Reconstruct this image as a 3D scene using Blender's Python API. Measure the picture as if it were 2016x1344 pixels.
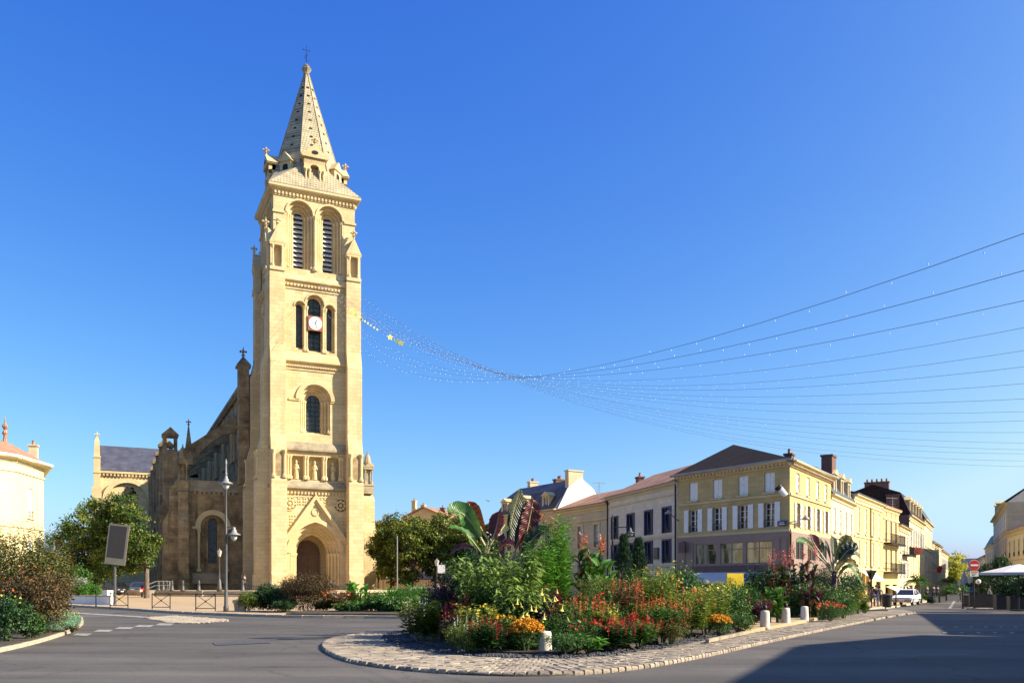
import bpy, bmesh, math, random
import numpy as np
from mathutils import Vector, Matrix
R = math.radians
for o in list(bpy.data.objects): bpy.data.objects.remove(o)
SC = bpy.context.scene
COL = SC.collection
# ---------------------------------------------------------------- camera
cam_d = bpy.data.cameras.new('camera'); cam = bpy.data.objects.new('camera', cam_d); COL.objects.link(cam)
cam.location = (0, 0, 1.6); cam.rotation_euler = (R(90), 0, 0)
cam_d.sensor_width = 36; cam_d.lens = 1700/2016*36; cam_d.shift_y = (1148-672)/2016
cam_d.clip_start = .1; cam_d.clip_end = 5000
SC.camera = cam
# ---------------------------------------------------------------- sky and sun
SUN_EL = 32
W = bpy.data.worlds.new('World'); SC.world = W; W.use_nodes = True
nt = W.node_tree; nt.nodes.clear()
sky = nt.nodes.new('ShaderNodeTexSky'); sky.sky_type = 'NISHITA'; sky.sun_disc = False
sky.sun_elevation = R(SUN_EL); sky.sun_rotation = R(100)
sky.air_density = .6; sky.dust_density = 2.0; sky.ozone_density = 4.0; sky.altitude = 0
sep = nt.nodes.new('ShaderNodeSeparateColor'); com = nt.nodes.new('ShaderNodeCombineColor'); nt.links.new(sky.outputs[0], sep.inputs[0])
for i_, (pw, kk, top) in enumerate(((1.85,.69,2.7),(1.28,.95,3.9),(.49,2.42,4.6))):      # deeper blue than the bare model, same everywhere
    q1 = nt.nodes.new('ShaderNodeMath'); q1.operation = 'POWER'; q1.inputs[1].default_value = pw; nt.links.new(sep.outputs[i_], q1.inputs[0])
    q2 = nt.nodes.new('ShaderNodeMath'); q2.operation = 'MULTIPLY'; q2.inputs[1].default_value = kk; nt.links.new(q1.outputs[0], q2.inputs[0])
    q3 = nt.nodes.new('ShaderNodeMath'); q3.operation = 'MINIMUM'; q3.inputs[1].default_value = top; nt.links.new(q2.outputs[0], q3.inputs[0])
    nt.links.new(q3.outputs[0], com.inputs[i_])
bg = nt.nodes.new('ShaderNodeBackground'); bg.inputs['Strength'].default_value = .1
wo = nt.nodes.new('ShaderNodeOutputWorld')
nt.links.new(com.outputs[0], bg.inputs[0]); nt.links.new(bg.outputs[0], wo.inputs[0])
sl = bpy.data.lights.new('sun', 'SUN'); sl.energy = 5.0; sl.angle = R(.5); sl.color = (1, .90, .74)
sun = bpy.data.objects.new('sun', sl); COL.objects.link(sun)
sun.rotation_euler = (0, R(90-SUN_EL), R(-10))      # from the right, a little behind the camera
sun.location = (60, 0, 60)
SC.view_settings.view_transform = 'Standard'; SC.view_settings.look = 'None'
SC.view_settings.gamma = 1; SC.view_settings.use_curve_mapping = False
SC.view_settings.exposure = 1.15
random.seed(7); rng = np.random.default_rng(7)
# ---------------------------------------------------------------- helpers
def P(px, py, d):            # pixel of the photograph + distance from its contact -> point
    return ((px-1008)/1700*d, d, 1.6+(1148-py)/1700*d)
def PX(px, d): return (px-1008)/1700*d
def sst(a, b, t):
    t = min(1, max(0, (t-a)/(b-a))); return t*t*(3-2*t)
def g(x, y):                 # lie of the land: street falls a little, church square rises a little
    return -.42*sst(40, 75, y)*sst(5, 20, x) + .22*sst(48, 82, y)*sst(8, -8, x)
def tag(o, label=None, cat=None, group=None, kind=None):
    if label: o['label'] = label
    if cat: o['category'] = cat
    if group: o['group'] = group
    if kind: o['kind'] = kind
    return o
def empty(name, loc, rz=0, label=None, cat=None, group=None):
    o = bpy.data.objects.new(name, None); COL.objects.link(o)
    o.location = loc; o.rotation_euler = (0, 0, rz); o.empty_display_size = .3
    return tag(o, label, cat, group)
def link(name, me, parent=None, loc=(0,0,0), rz=0, sc=None, rot=None):
    o = bpy.data.objects.new(name, me); COL.objects.link(o)
    o.parent = parent; o.location = loc; o.rotation_euler = rot if rot else (0, 0, rz)
    if sc: o.scale = sc
    return o
def copy_tree(o, parent=None):
    c = o.copy(); COL.objects.link(c); c.parent = parent
    for ch in o.children: copy_tree(ch, c)
    return c
class MB:
    def __init__(s): s.v = []; s.f = []; s.M = None
    def add(s, vs, fs):
        n = len(s.v)
        if s.M is not None: vs = [tuple(s.M @ Vector(v)) for v in vs]
        s.v += [tuple(v) for v in vs]; s.f += [tuple(i+n for i in f) for f in fs]
        return s
    def box(s, x0, x1, y0, y1, z0, z1):
        return s.add([(x0,y0,z0),(x1,y0,z0),(x1,y1,z0),(x0,y1,z0),(x0,y0,z1),(x1,y0,z1),(x1,y1,z1),(x0,y1,z1)],
                     [(3,2,1,0),(4,5,6,7),(0,1,5,4),(1,2,6,5),(2,3,7,6),(3,0,4,7)])
    def prism(s, poly, ax, lo, hi):
        n = len(poly)
        mk = {'z': lambda a,b,c:(a,b,c), 'y': lambda a,b,c:(a,c,b), 'x': lambda a,b,c:(c,a,b)}[ax]
        vs = [mk(a,b,lo) for a,b in poly]+[mk(a,b,hi) for a,b in poly]
        fs = [tuple(range(n))[::-1], tuple(range(n,2*n))]+[(i,(i+1)%n,n+(i+1)%n,n+i) for i in range(n)]
        return s.add(vs, fs)
    def tube(s, p0, p1, r0, r1=None, n=8, caps=True):
        r1 = r0 if r1 is None else r1
        p0 = Vector(p0); p1 = Vector(p1); d = (p1-p0)
        if d.length < 1e-6: return s
        d.normalize()
        a = d.orthogonal().normalized(); b = d.cross(a)
        vs = []
        for p, r in ((p0,r0),(p1,r1)):
            for i in range(n):
                t = 2*math.pi*i/n; vs.append(tuple(p+a*(r*math.cos(t))+b*(r*math.sin(t))))
        fs = [(i,(i+1)%n,n+(i+1)%n,n+i) for i in range(n)]
        if caps: fs += [tuple(range(n))[::-1], tuple(range(n,2*n))]
        return s.add(vs, fs)
    def path(s, pts, r0, r1=None, n=6):
        r1 = r0 if r1 is None else r1; k = len(pts)-1
        for i in range(k):
            s.tube(pts[i], pts[i+1], r0+(r1-r0)*i/k, r0+(r1-r0)*(i+1)/k, n)
        return s
    def lathe(s, prof, n=12, c=(0,0,0), ph=0, caps=True):
        vs = []; m = len(prof)
        for r, z in prof:
            for i in range(n):
                t = 2*math.pi*i/n+ph; vs.append((c[0]+r*math.cos(t), c[1]+r*math.sin(t), c[2]+z))
        fs = [(j*n+i, j*n+(i+1)%n, (j+1)*n+(i+1)%n, (j+1)*n+i) for j in range(m-1) for i in range(n)]
        if caps: fs += [tuple(range(n))[::-1], tuple(range((m-1)*n, m*n))]
        return s.add(vs, fs)
    def sq(s, prof, c=(0,0,0), kx=1, ky=1):      # square frusta stacked: (half, z)
        vs = []; m = len(prof)
        for h, z in prof:
            for a, b in ((-1,-1),(1,-1),(1,1),(-1,1)): vs.append((c[0]+a*h*kx, c[1]+b*h*ky, c[2]+z))
        fs = [(j*4+i, j*4+(i+1)%4, (j+1)*4+(i+1)%4, (j+1)*4+i) for j in range(m-1) for i in range(4)]
        return s.add(vs, fs+[(3,2,1,0), tuple(range((m-1)*4, m*4))])
    def bridge(s, la, lb, closed=True):          # faces between two loops of points
        n = len(la); vs = list(la)+list(lb)
        return s.add(vs, [(i,(i+1)%n,n+(i+1)%n,n+i) for i in range(n if closed else n-1)])
    def poly(s, pts): return s.add(pts, [tuple(range(len(pts)))])
    def mesh(s, name, mat, smooth=False):
        me = bpy.data.meshes.new(name); me.from_pydata(s.v, [], s.f); me.update()
        for m in (mat if isinstance(mat, (list,tuple)) else [mat]):
            me.materials.append(m)
        if smooth:
            me.polygons.foreach_set('use_smooth', [True]*len(me.polygons))
        return me
    def build(s, name, mat, parent=None, loc=(0,0,0), rz=0, smooth=False, rot=None):
        return link(name, s.mesh(name, mat, smooth), parent, loc, rz, rot=rot)
def fast_mesh(name, V, F, mat, var=None, smooth=False):
    V = np.asarray(V, np.float32).reshape(-1,3); F = np.asarray(F, np.int32).reshape(-1,3)
    me = bpy.data.meshes.new(name)
    me.vertices.add(len(V)); me.vertices.foreach_set('co', V.ravel())
    me.loops.add(F.size); me.loops.foreach_set('vertex_index', F.ravel())
    me.polygons.add(len(F)); me.polygons.foreach_set('loop_start', np.arange(0, F.size, 3, dtype=np.int32))
    me.update(calc_edges=True)
    if var is not None:
        a = me.attributes.new('var', 'FLOAT', 'POINT'); a.data.foreach_set('value', np.asarray(var, np.float32))
    me.materials.append(mat)
    if smooth: me.polygons.foreach_set('use_smooth', [True]*len(me.polygons))
    return me
# ---------------------------------------------------------------- materials
def newmat(name):
    m = bpy.data.materials.new(name); m.use_nodes = True
    n = m.node_tree.nodes; l = m.node_tree.links
    return m, n, l, n['Principled BSDF']
def plain(name, c, rough=.6, metal=0, var=.12, scale=3, bump=0, spec=.4):
    m, n, l, b = newmat(name)
    tc = n.new('ShaderNodeTexCoord'); ns = n.new('ShaderNodeTexNoise'); ns.inputs['Scale'].default_value = scale; ns.inputs['Detail'].default_value = 6
    l.new(tc.outputs['Object'], ns.inputs['Vector'])
    mr = n.new('ShaderNodeMapRange'); mr.inputs['From Min'].default_value = .3; mr.inputs['From Max'].default_value = .7
    mr.inputs['To Min'].default_value = 1-var; mr.inputs['To Max'].default_value = 1+var
    l.new(ns.outputs[0], mr.inputs['Value'])
    mx = n.new('ShaderNodeVectorMath'); mx.operation = 'SCALE'; mx.inputs[0].default_value = c
    l.new(mr.outputs[0], mx.inputs['Scale']); l.new(mx.outputs[0], b.inputs['Base Color'])
    b.inputs['Roughness'].default_value = rough; b.inputs['Metallic'].default_value = metal
    b.inputs['Specular IOR Level'].default_value = spec
    if bump:
        bp = n.new('ShaderNodeBump'); bp.inputs['Strength'].default_value = bump; bp.inputs['Distance'].default_value = .05
        l.new(ns.outputs[0], bp.inputs['Height']); l.new(bp.outputs[0], b.inputs['Normal'])
    return m
def stone(name, c1, c2, stain, bw=.9, bh=.36, stain_amt=.5, joint=.8, vscale=1., streak=.5):
    """ashlar: courses from a brick texture laid on vertical faces, blotches, vertical streaks"""
    m, n, l, b = newmat(name)
    tc = n.new('ShaderNodeTexCoord'); sp = n.new('ShaderNodeSeparateXYZ'); l.new(tc.outputs['Object'], sp.inputs[0])
    ad = n.new('ShaderNodeMath'); ad.operation = 'ADD'; l.new(sp.outputs[0], ad.inputs[0]); l.new(sp.outputs[1], ad.inputs[1])
    cb = n.new('ShaderNodeCombineXYZ'); l.new(ad.outputs[0], cb.inputs[0]); l.new(sp.outputs[2], cb.inputs[1])
    br = n.new('ShaderNodeTexBrick'); l.new(cb.outputs[0], br.inputs['Vector'])
    br.inputs['Scale'].default_value = 1; br.inputs['Brick Width'].default_value = bw; br.inputs['Row Height'].default_value = bh
    br.inputs['Mortar Size'].default_value = .012; br.inputs['Mortar Smooth'].default_value = .3; br.inputs['Bias'].default_value = 0
    br.inputs['Color1'].default_value = (*c1,1); br.inputs['Color2'].default_value = (*c2,1)
    br.inputs['Mortar'].default_value = (*[joint*(a+d)/2 for a,d in zip(c1,c2)],1)
    n1 = n.new('ShaderNodeTexNoise'); n1.inputs['Scale'].default_value = .35*vscale; n1.inputs['Detail'].default_value = 8; n1.inputs['Roughness'].default_value = .65
    l.new(tc.outputs['Object'], n1.inputs['Vector'])
    mp = n.new('ShaderNodeMapping'); mp.inputs['Scale'].default_value = (2.2,2.2,.12); l.new(tc.outputs['Object'], mp.inputs['Vector'])
    n2 = n.new('ShaderNodeTexNoise'); n2.inputs['Scale'].default_value = 1; n2.inputs['Detail'].default_value = 5; l.new(mp.outputs[0], n2.inputs['Vector'])
    r1 = n.new('ShaderNodeMapRange'); r1.inputs['From Min'].default_value = .42; r1.inputs['From Max'].default_value = .72; r1.inputs['To Max'].default_value = stain_amt; l.new(n1.outputs[0], r1.inputs['Value'])
    r2 = n.new('ShaderNodeMapRange'); r2.inputs['From Min'].default_value = .55; r2.inputs['From Max'].default_value = .78; r2.inputs['To Max'].default_value = streak; l.new(n2.outputs[0], r2.inputs['Value'])
    mxx = n.new('ShaderNodeMath'); mxx.operation = 'MAXIMUM'; l.new(r1.outputs[0], mxx.inputs[0]); l.new(r2.outputs[0], mxx.inputs[1])
    mx = n.new('ShaderNodeMixRGB'); mx.inputs['Color2'].default_value = (*stain,1); l.new(mxx.outputs[0], mx.inputs['Fac']); l.new(br.outputs['Color'], mx.inputs['Color1'])
    l.new(mx.outputs[0], b.inputs['Base Color']); b.inputs['Roughness'].default_value = .9; b.inputs['Specular IOR Level'].default_value = .15
    n3 = n.new('ShaderNodeTexNoise'); n3.inputs['Scale'].default_value = 6; n3.inputs['Detail'].default_value = 6; l.new(tc.outputs['Object'], n3.inputs['Vector'])
    m2 = n.new('ShaderNodeMath'); m2.operation = 'MULTIPLY_ADD'; m2.inputs[1].default_value = -.6; l.new(br.outputs['Fac'], m2.inputs[0]); l.new(n3.outputs[0], m2.inputs[2])
    bp = n.new('ShaderNodeBump'); bp.inputs['Strength'].default_value = .5; bp.inputs['Distance'].default_value = .03
    l.new(m2.outputs[0], bp.inputs['Height']); l.new(bp.outputs[0], b.inputs['Normal'])
    return m
def tiled(name, c1, c2, su, sv, wave=.5, rough=.8):
    """roof covering: rows and columns of small units, uses object coords along the slope"""
    m, n, l, b = newmat(name)
    tc = n.new('ShaderNodeTexCoord'); sp = n.new('ShaderNodeSeparateXYZ'); l.new(tc.outputs['Object'], sp.inputs[0])
    ad = n.new('ShaderNodeMath'); ad.operation = 'ADD'; l.new(sp.outputs[0], ad.inputs[0]); l.new(sp.outputs[1], ad.inputs[1])
    cb = n.new('ShaderNodeCombineXYZ'); l.new(ad.outputs[0], cb.inputs[0]); l.new(sp.outputs[2], cb.inputs[1])
    br = n.new('ShaderNodeTexBrick'); l.new(cb.outputs[0], br.inputs['Vector'])
    br.inputs['Scale'].default_value = 1; br.inputs['Brick Width'].default_value = su; br.inputs['Row Height'].default_value = sv; br.inputs['Mortar Size'].default_value = sv*.12
    br.inputs['Color1'].default_value = (*c1,1); br.inputs['Color2'].default_value = (*c2,1); br.inputs['Mortar'].default_value = (*[x*.45 for x in c1],1)
    ns = n.new('ShaderNodeTexNoise'); ns.inputs['Scale'].default_value = .8; ns.inputs['Detail'].default_value = 8; l.new(tc.outputs['Object'], ns.inputs['Vector'])
    mr = n.new('ShaderNodeMapRange'); mr.inputs['From Min'].default_value = .3; mr.inputs['From Max'].default_value = .7; mr.inputs['To Min'].default_value = .7; mr.inputs['To Max'].default_value = 1.25; l.new(ns.outputs[0], mr.inputs['Value'])
    vm = n.new('ShaderNodeVectorMath'); vm.operation = 'SCALE'; l.new(br.outputs['Color'], vm.inputs[0]); l.new(mr.outputs[0], vm.inputs['Scale'])
    l.new(vm.outputs[0], b.inputs['Base Color']); b.inputs['Roughness'].default_value = rough
    bp = n.new('ShaderNodeBump'); bp.inputs['Strength'].default_value = wave; bp.inputs['Distance'].default_value = .06; bp.invert = True
    l.new(br.outputs['Fac'], bp.inputs['Height']); l.new(bp.outputs[0], b.inputs['Normal'])
    return m
def leafmat(name, c0, c1, c2, trans=.3, rough=.5):
    m, n, l, b = newmat(name)
    at = n.new('ShaderNodeAttribute'); at.attribute_name = 'var'
    cr = n.new('ShaderNodeValToRGB'); e = cr.color_ramp.elements
    e[0].color = (*c0,1); e[1].color = (*c2,1); k = cr.color_ramp.elements.new(.5); k.color = (*c1,1)
    l.new(at.outputs['Fac'], cr.inputs['Fac']); l.new(cr.outputs[0], b.inputs['Base Color'])
    b.inputs['Roughness'].default_value = rough; b.inputs['Specular IOR Level'].default_value = .35
    tr = n.new('ShaderNodeBsdfTranslucent'); l.new(cr.outputs[0], tr.inputs[0])
    mx = n.new('ShaderNodeMixShader'); mx.inputs[0].default_value = trans
    l.new(b.outputs[0], mx.inputs[1]); l.new(tr.outputs[0], mx.inputs[2])
    l.new(mx.outputs[0], n['Material Output'].inputs[0])
    return m
def glassmat(name, c, rough=.06):
    m, n, l, b = newmat(name)
    tc = n.new('ShaderNodeTexCoord'); ns = n.new('ShaderNodeTexNoise'); ns.inputs['Scale'].default_value = .7; l.new(tc.outputs['Object'], ns.inputs['Vector'])
    bp = n.new('ShaderNodeBump'); bp.inputs['Strength'].default_value = .12; bp.inputs['Distance'].default_value = .1
    l.new(ns.outputs[0], bp.inputs['Height']); l.new(bp.outputs[0], b.inputs['Normal'])
    b.inputs['Base Color'].default_value = (*c,1); b.inputs['Roughness'].default_value = rough; b.inputs['Specular IOR Level'].default_value = .8
    return m
M = {}
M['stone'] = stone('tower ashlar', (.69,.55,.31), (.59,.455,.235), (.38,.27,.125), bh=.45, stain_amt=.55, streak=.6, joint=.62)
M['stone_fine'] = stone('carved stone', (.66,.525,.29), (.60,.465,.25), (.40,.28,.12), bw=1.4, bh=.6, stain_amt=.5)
M['stone_dirty_shaded'] = stone('shaded weathered ashlar', (.42,.305,.16), (.31,.22,.115), (.045,.036,.028), bh=.45, stain_amt=.95, streak=.9, joint=.6, vscale=1.6)  # grime, plus the shade on the church's dim parts put into the colour
M['stone_grey'] = stone('grey capping stone', (.40,.33,.22), (.35,.29,.19), (.17,.14,.10), stain_amt=.8, vscale=3)
M['scales'] = tiled('spire stone scales', (.52,.435,.27), (.43,.355,.21), .34, .3, .9)
M['slate'] = tiled('blue slate', (.055,.058,.075), (.04,.043,.058), .3, .22, .25, .55)
M['slate_lit'] = tiled('sunlit church slate', (.10,.10,.125), (.075,.077,.095), .3, .22, .25, .5)  # lighter copy of the blue slate, sunlight put into its colour
M['terracotta'] = tiled('canal tiles', (.60,.30,.17), (.48,.24,.13), .22, .4, 1.)
M['darktile'] = tiled('dark flat tiles', (.032,.014,.010), (.02,.010,.008), .25, .3, .6, .95)
M['glass'] = glassmat('window glass', (.02,.025,.03))
M['leaded'] = plain('leaded stained glass', (.035,.05,.06), .25, 0, .7, 5, .4)
M['dark'] = plain('dark interior', (.02,.017,.015), .9)
M['louvre'] = plain('belfry slates', (.58,.58,.58), .6, 0, .25, 4)
M['white'] = plain('white paint', (.78,.76,.72), .5, 0, .06, 2)
M['cream'] = plain('cream paint', (.72,.66,.50), .6, 0, .06, 2)
M['iron'] = plain('dark iron', (.03,.03,.033), .5, .6)
M['steel'] = plain('grey painted steel', (.085,.082,.075), .5, .1)
M['alu'] = plain('pale metal', (.27,.26,.24), .5, .2)
M['wood'] = plain('brown wood', (.16,.09,.05), .7, 0, .3, 6)
M['gold'] = plain('gilt', (.5,.33,.08), .4, .6)
M['black'] = plain('black paint', (.012,.012,.013), .5)
M['bluepaint'] = plain('navy window paint', (.03,.035,.11), .5)
M['bark'] = plain('bark', (.14,.10,.07), .9, 0, .4, 5, .6)
M['red'] = plain('red enamel', (.55,.02,.015), .4)
# ---------------------------------------------------------------- ground
def asphalt_mat():
    m, n, l, b = newmat('worn asphalt')
    tc = n.new('ShaderNodeTexCoord')
    def noise(sc, det, vec=None, ro=.6):
        x = n.new('ShaderNodeTexNoise'); x.inputs['Scale'].default_value = sc; x.inputs['Detail'].default_value = det; x.inputs['Roughness'].default_value = ro
        l.new(vec if vec else tc.outputs['Object'], x.inputs['Vector']); return x.outputs[0]
    mp = n.new('ShaderNodeMapping'); mp.inputs['Rotation'].default_value = (0,0,.5); mp.inputs['Scale'].default_value = (.05,.5,1); l.new(tc.outputs['Object'], mp.inputs['Vector'])
    big = noise(.25, 6); fine = noise(40, 3); grit = noise(9, 8, None, .8); tyre = noise(1.2, 4, mp.outputs[0])
    def rng_(v, a, c, lo, hi):
        r = n.new('ShaderNodeMapRange'); r.inputs['From Min'].default_value = a; r.inputs['From Max'].default_value = c; r.inputs['To Min'].default_value = lo; r.inputs['To Max'].default_value = hi; l.new(v, r.inputs['Value']); return r.outputs[0]
    def mul(a, c):
        x = n.new('ShaderNodeMath'); x.operation = 'MULTIPLY'; l.new(a, x.inputs[0]); l.new(c, x.inputs[1]); return x.outputs[0]
    k = mul(mul(rng_(big,.35,.65,.85,1.12), rng_(fine,.3,.7,.8,1.2)), mul(rng_(tyre,.38,.62,.74,1.08), rng_(grit,.35,.7,.84,1.14)))
    wn = n.new('ShaderNodeTexNoise'); wn.inputs['Scale'].default_value = .9; wn.inputs['Detail'].default_value = 4; l.new(tc.outputs['Object'], wn.inputs['Vector'])
    wm = n.new('ShaderNodeVectorMath'); wm.operation = 'MULTIPLY_ADD'; wm.inputs[1].default_value = (1.6,1.6,0); l.new(wn.outputs['Color'], wm.inputs[0]); l.new(tc.outputs['Object'], wm.inputs[2])
    vo = n.new('ShaderNodeTexVoronoi'); vo.feature = 'DISTANCE_TO_EDGE'; vo.inputs['Scale'].default_value = .22; l.new(wm.outputs[0], vo.inputs['Vector'])
    pa = n.new('ShaderNodeTexVoronoi'); pa.inputs['Scale'].default_value = .13; l.new(wm.outputs[0], pa.inputs['Vector']); pb = n.new('ShaderNodeSeparateColor'); l.new(pa.outputs['Color'], pb.inputs[0])
    k = mul(mul(k, rng_(vo.outputs[0],.0,.009,.72,1.)), rng_(pb.outputs[0],0,1,.9,1.08))
    vm = n.new('ShaderNodeVectorMath'); vm.operation = 'SCALE'; vm.inputs[0].default_value = (.114,.101,.087); l.new(k, vm.inputs['Scale'])
    l.new(vm.outputs[0], b.inputs['Base Color']); b.inputs['Roughness'].default_value = .85; b.inputs['Specular IOR Level'].default_value = .25
    bp = n.new('ShaderNodeBump'); bp.inputs['Strength'].default_value = .5; bp.inputs['Distance'].default_value = .01
    l.new(fine, bp.inputs['Height']); l.new(bp.outputs[0], b.inputs['Normal'])
    return m
M['asphalt'] = asphalt_mat()
M['tan'] = stone('tan paving', (.44,.32,.19), (.40,.285,.165), (.30,.21,.13), bw=2.4, bh=1.2, stain_amt=.4, streak=0)
M['kerb'] = plain('pale kerb stone', (.40,.335,.24), .9, 0, .25, 2, .2)
M['sett'] = plain('granite sett', (.285,.23,.165), .85, 0, .35, 2.2, .4)
M['sett2'] = plain('granite sett pale', (.35,.29,.21), .85, 0, .3, 2.2, .4)
M['mortar'] = plain('sett joints', (.09,.075,.06), .95, 0, .3, 8)
M['gravel'] = plain('dark gravel', (.075,.075,.085), .9, 0, .7, 30, 1.)
M['soil'] = plain('planting soil', (.06,.045,.03), .95, 0, .5, 6, .6)
M['mark'] = plain('worn road paint', (.28,.265,.24), .7, 0, .6, 4)
xs = np.array([-2500,-900,-400,-200,-120,-80]+list(np.arange(-60,141,2.5))+[160,200,300,600,2500.])
ys = np.array([-600,-150,-60,-30]+list(np.arange(-20,221,2.5))+[240,300,500,1000,4000.])
V = [(x,y,g(x,y)) for y in ys for x in xs]; nx = len(xs)
F = [(j*nx+i, j*nx+i+1, (j+1)*nx+i+1, (j+1)*nx+i) for j in range(len(ys)-1) for i in range(nx-1)]
mb = MB(); mb.v = V; mb.f = F
tag(mb.build('road', M['asphalt'], smooth=True), 'grey worn asphalt road and roundabout surface', kind='structure')
def sheet(name, poly, dz, mat, thick=0, label=None, kind='structure', parent=None):
    """polygon laid on the land, cut on the ground grid so that it follows it; thick > 0 gives it an upstand"""
    bm = bmesh.new(); f = bm.faces.new([bm.verts.new((x,y,0)) for x,y in poly])
    if f.normal.z < 0 or f.calc_area() and sum((poly[i][0]*poly[(i+1)%len(poly)][1]-poly[(i+1)%len(poly)][0]*poly[i][1]) for i in range(len(poly))) < 0: f.normal_flip()
    X = [p[0] for p in poly]; Y = [p[1] for p in poly]
    for ax, lo, hi in ((0,min(X),max(X)),(1,min(Y),max(Y))):
        k = math.ceil(lo/2.5)*2.5
        while k < hi:
            no = (1,0,0) if ax == 0 else (0,1,0); co = (k,0,0) if ax == 0 else (0,k,0)
            bmesh.ops.bisect_plane(bm, geom=bm.verts[:]+bm.edges[:]+bm.faces[:], plane_co=co, plane_no=no)
            k += 2.5 if hi-lo < 120 else 5
    bmesh.ops.triangulate(bm, faces=bm.faces[:])
    if thick:
        bd = [e for e in bm.edges if e.is_boundary]
        r = bmesh.ops.extrude_edge_only(bm, edges=bd)
        low = [v for v in r['geom'] if isinstance(v, bmesh.types.BMVert)]
        ls = set(low)
        for v in bm.verts: v.co.z = g(v.co.x, v.co.y)+dz-(thick if v in ls else 0)
    else:
        for v in bm.verts: v.co.z = g(v.co.x, v.co.y)+dz
    me = bpy.data.meshes.new(name); bm.to_mesh(me); bm.free(); me.materials.append(mat)
    o = link(name, me, parent)
    if parent is None: tag(o, label, kind=kind)
    return o
def gp(px, py):              # ground point under a pixel
    d = 40.
    for _ in range(30):
        x = PX(px, d); d = .5*d+.5*(1.6-g(x, d))*1700/max(3, py-1148)
    return (PX(px, d), d)
def along(pts, step):        # resample a polyline
    out = []; carry = 0
    for (ax,ay),(bx,by) in zip(pts, pts[1:]):
        L = math.hypot(bx-ax, by-ay); t = carry
        while t < L:
            out.append((ax+(bx-ax)*t/L, ay+(by-ay)*t/L, math.atan2(by-ay, bx-ax))); t += step
        carry = t-L
    return out
def smooth_poly(pts, n=4, closed=False):    # Catmull-Rom
    out = []; m = len(pts)
    for i in range(m if closed else m-1):
        p = [Vector(pts[(i+k) % m] if closed else pts[min(m-1, max(0, i+k))]) for k in (-1,0,1,2)]
        for j in range(n):
            t = j/n
            q = .5*((2*p[1])+(p[2]-p[0])*t+(2*p[0]-5*p[1]+4*p[2]-p[3])*t*t+(3*p[1]-p[0]-3*p[2]+p[3])*t**3)
            out.append(tuple(q))
    if not closed: out.append(tuple(pts[-1]))
    return out
def kerb_line(name, pts, label, w=.22, h=.13, step=1.02, mat='kerb'):
    root = empty(name, (pts[0][0], pts[0][1], 0)); tag(root, label, kind='structure')
    me = MB().sq([(.5,-.1),(.5,.9),(.47,1.)], (0,0,0)).mesh('kerb_stone', M[mat])
    for x, y, a in along(pts, step):
        o = link('kerb_stone', me, root, (x-pts[0][0]+math.cos(a)*step/2, y-pts[0][1]+math.sin(a)*step/2, g(x,y)), a, (step-.015, w, h*random.uniform(.96,1.04)))
    return root
# church square
kp = [gp(*p) for p in ((-160,1183),(60,1190),(150,1194),(250,1200),(350,1207),(440,1211),(560,1215),(700,1216),(830,1217),(960,1215))]
kp = smooth_poly(kp, 4)
plaza_poly = kp+[(1.0,75),(-2,105),(-12,150),(-90,150),(-95,90),(-70,66)]
sheet('plaza', plaza_poly, .11, M['tan'], .3, 'tan paved church square behind the kerb')
kerb_line('plaza_kerb', kp, 'pale stone kerb along the church square')
# terrace under the tower
ter = [P(311,1170,88)[:2], P(400,1170,85)[:2], P(500,1170,84)[:2], P(640,1170,86)[:2], P(770,1170,97)[:2], (-8,140), (-80,150), (-52,105)]
sheet('church_terrace', ter, .62, M['tan'], .8, 'raised stone terrace around the church foot')
tk = empty('terrace_edge', (ter[0][0], ter[0][1], 0)); tag(tk, 'stone edging course of the church terrace', kind='structure')
me = MB().sq([(.5,0),(.5,.94),(.48,1)]).mesh('edge_stone', M['kerb'])
for x, y, a in along(ter[:5], 1.32):
    link('edge_stone', me, tk, (x-ter[0][0]+math.cos(a)*.66, y-ter[0][1]+math.sin(a)*.66, g(x,y)+.40), a, (1.3,.5,.26))
    link('edge_stone', me, tk, (x-ter[0][0]+math.cos(a)*.66+.3, y-ter[0][1]+math.sin(a)*.66-.4, g(x,y)), a, (1.3,1.0,.28))
# street pavements
LS = [(9.5,85.5),(13.73,71.4),(19.95,62),(26.9,72.8),(32.8,82.8),(41,95.4),(45.9,102.5),(52,113),(73,150),(100,200)]
pe = [(-6,92),(3,80),(9,68),(17.5,58.5),(23.5,58.8),(25.8,62.5),(31.5,71.5),(45,94),(57,113),(78,150),(104.5,200)]
sheet('street_pavement', pe+[(96,202),(60,140),(30,85),(8,95)], .1, M['tan'], .3, 'tan pavement in front of the street houses')
kerb_line('street_kerb', pe[3:9], 'pale kerb of the pavement below the houses')
pr = [(46,55.5),(38,56.8),(32.6,59.8),(33.5,63),(38.5,72),(50,93),(62,113),(84,150),(109,200)]
sheet('cafe_pavement', pr+[(120,195),(80,120),(60,75),(60,50)], .1, M['tan'], .3, 'tan pavement under the parasols across the street')
kerb_line('cafe_kerb', pr[:7], 'pale kerb of the parasol pavement')
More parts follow.
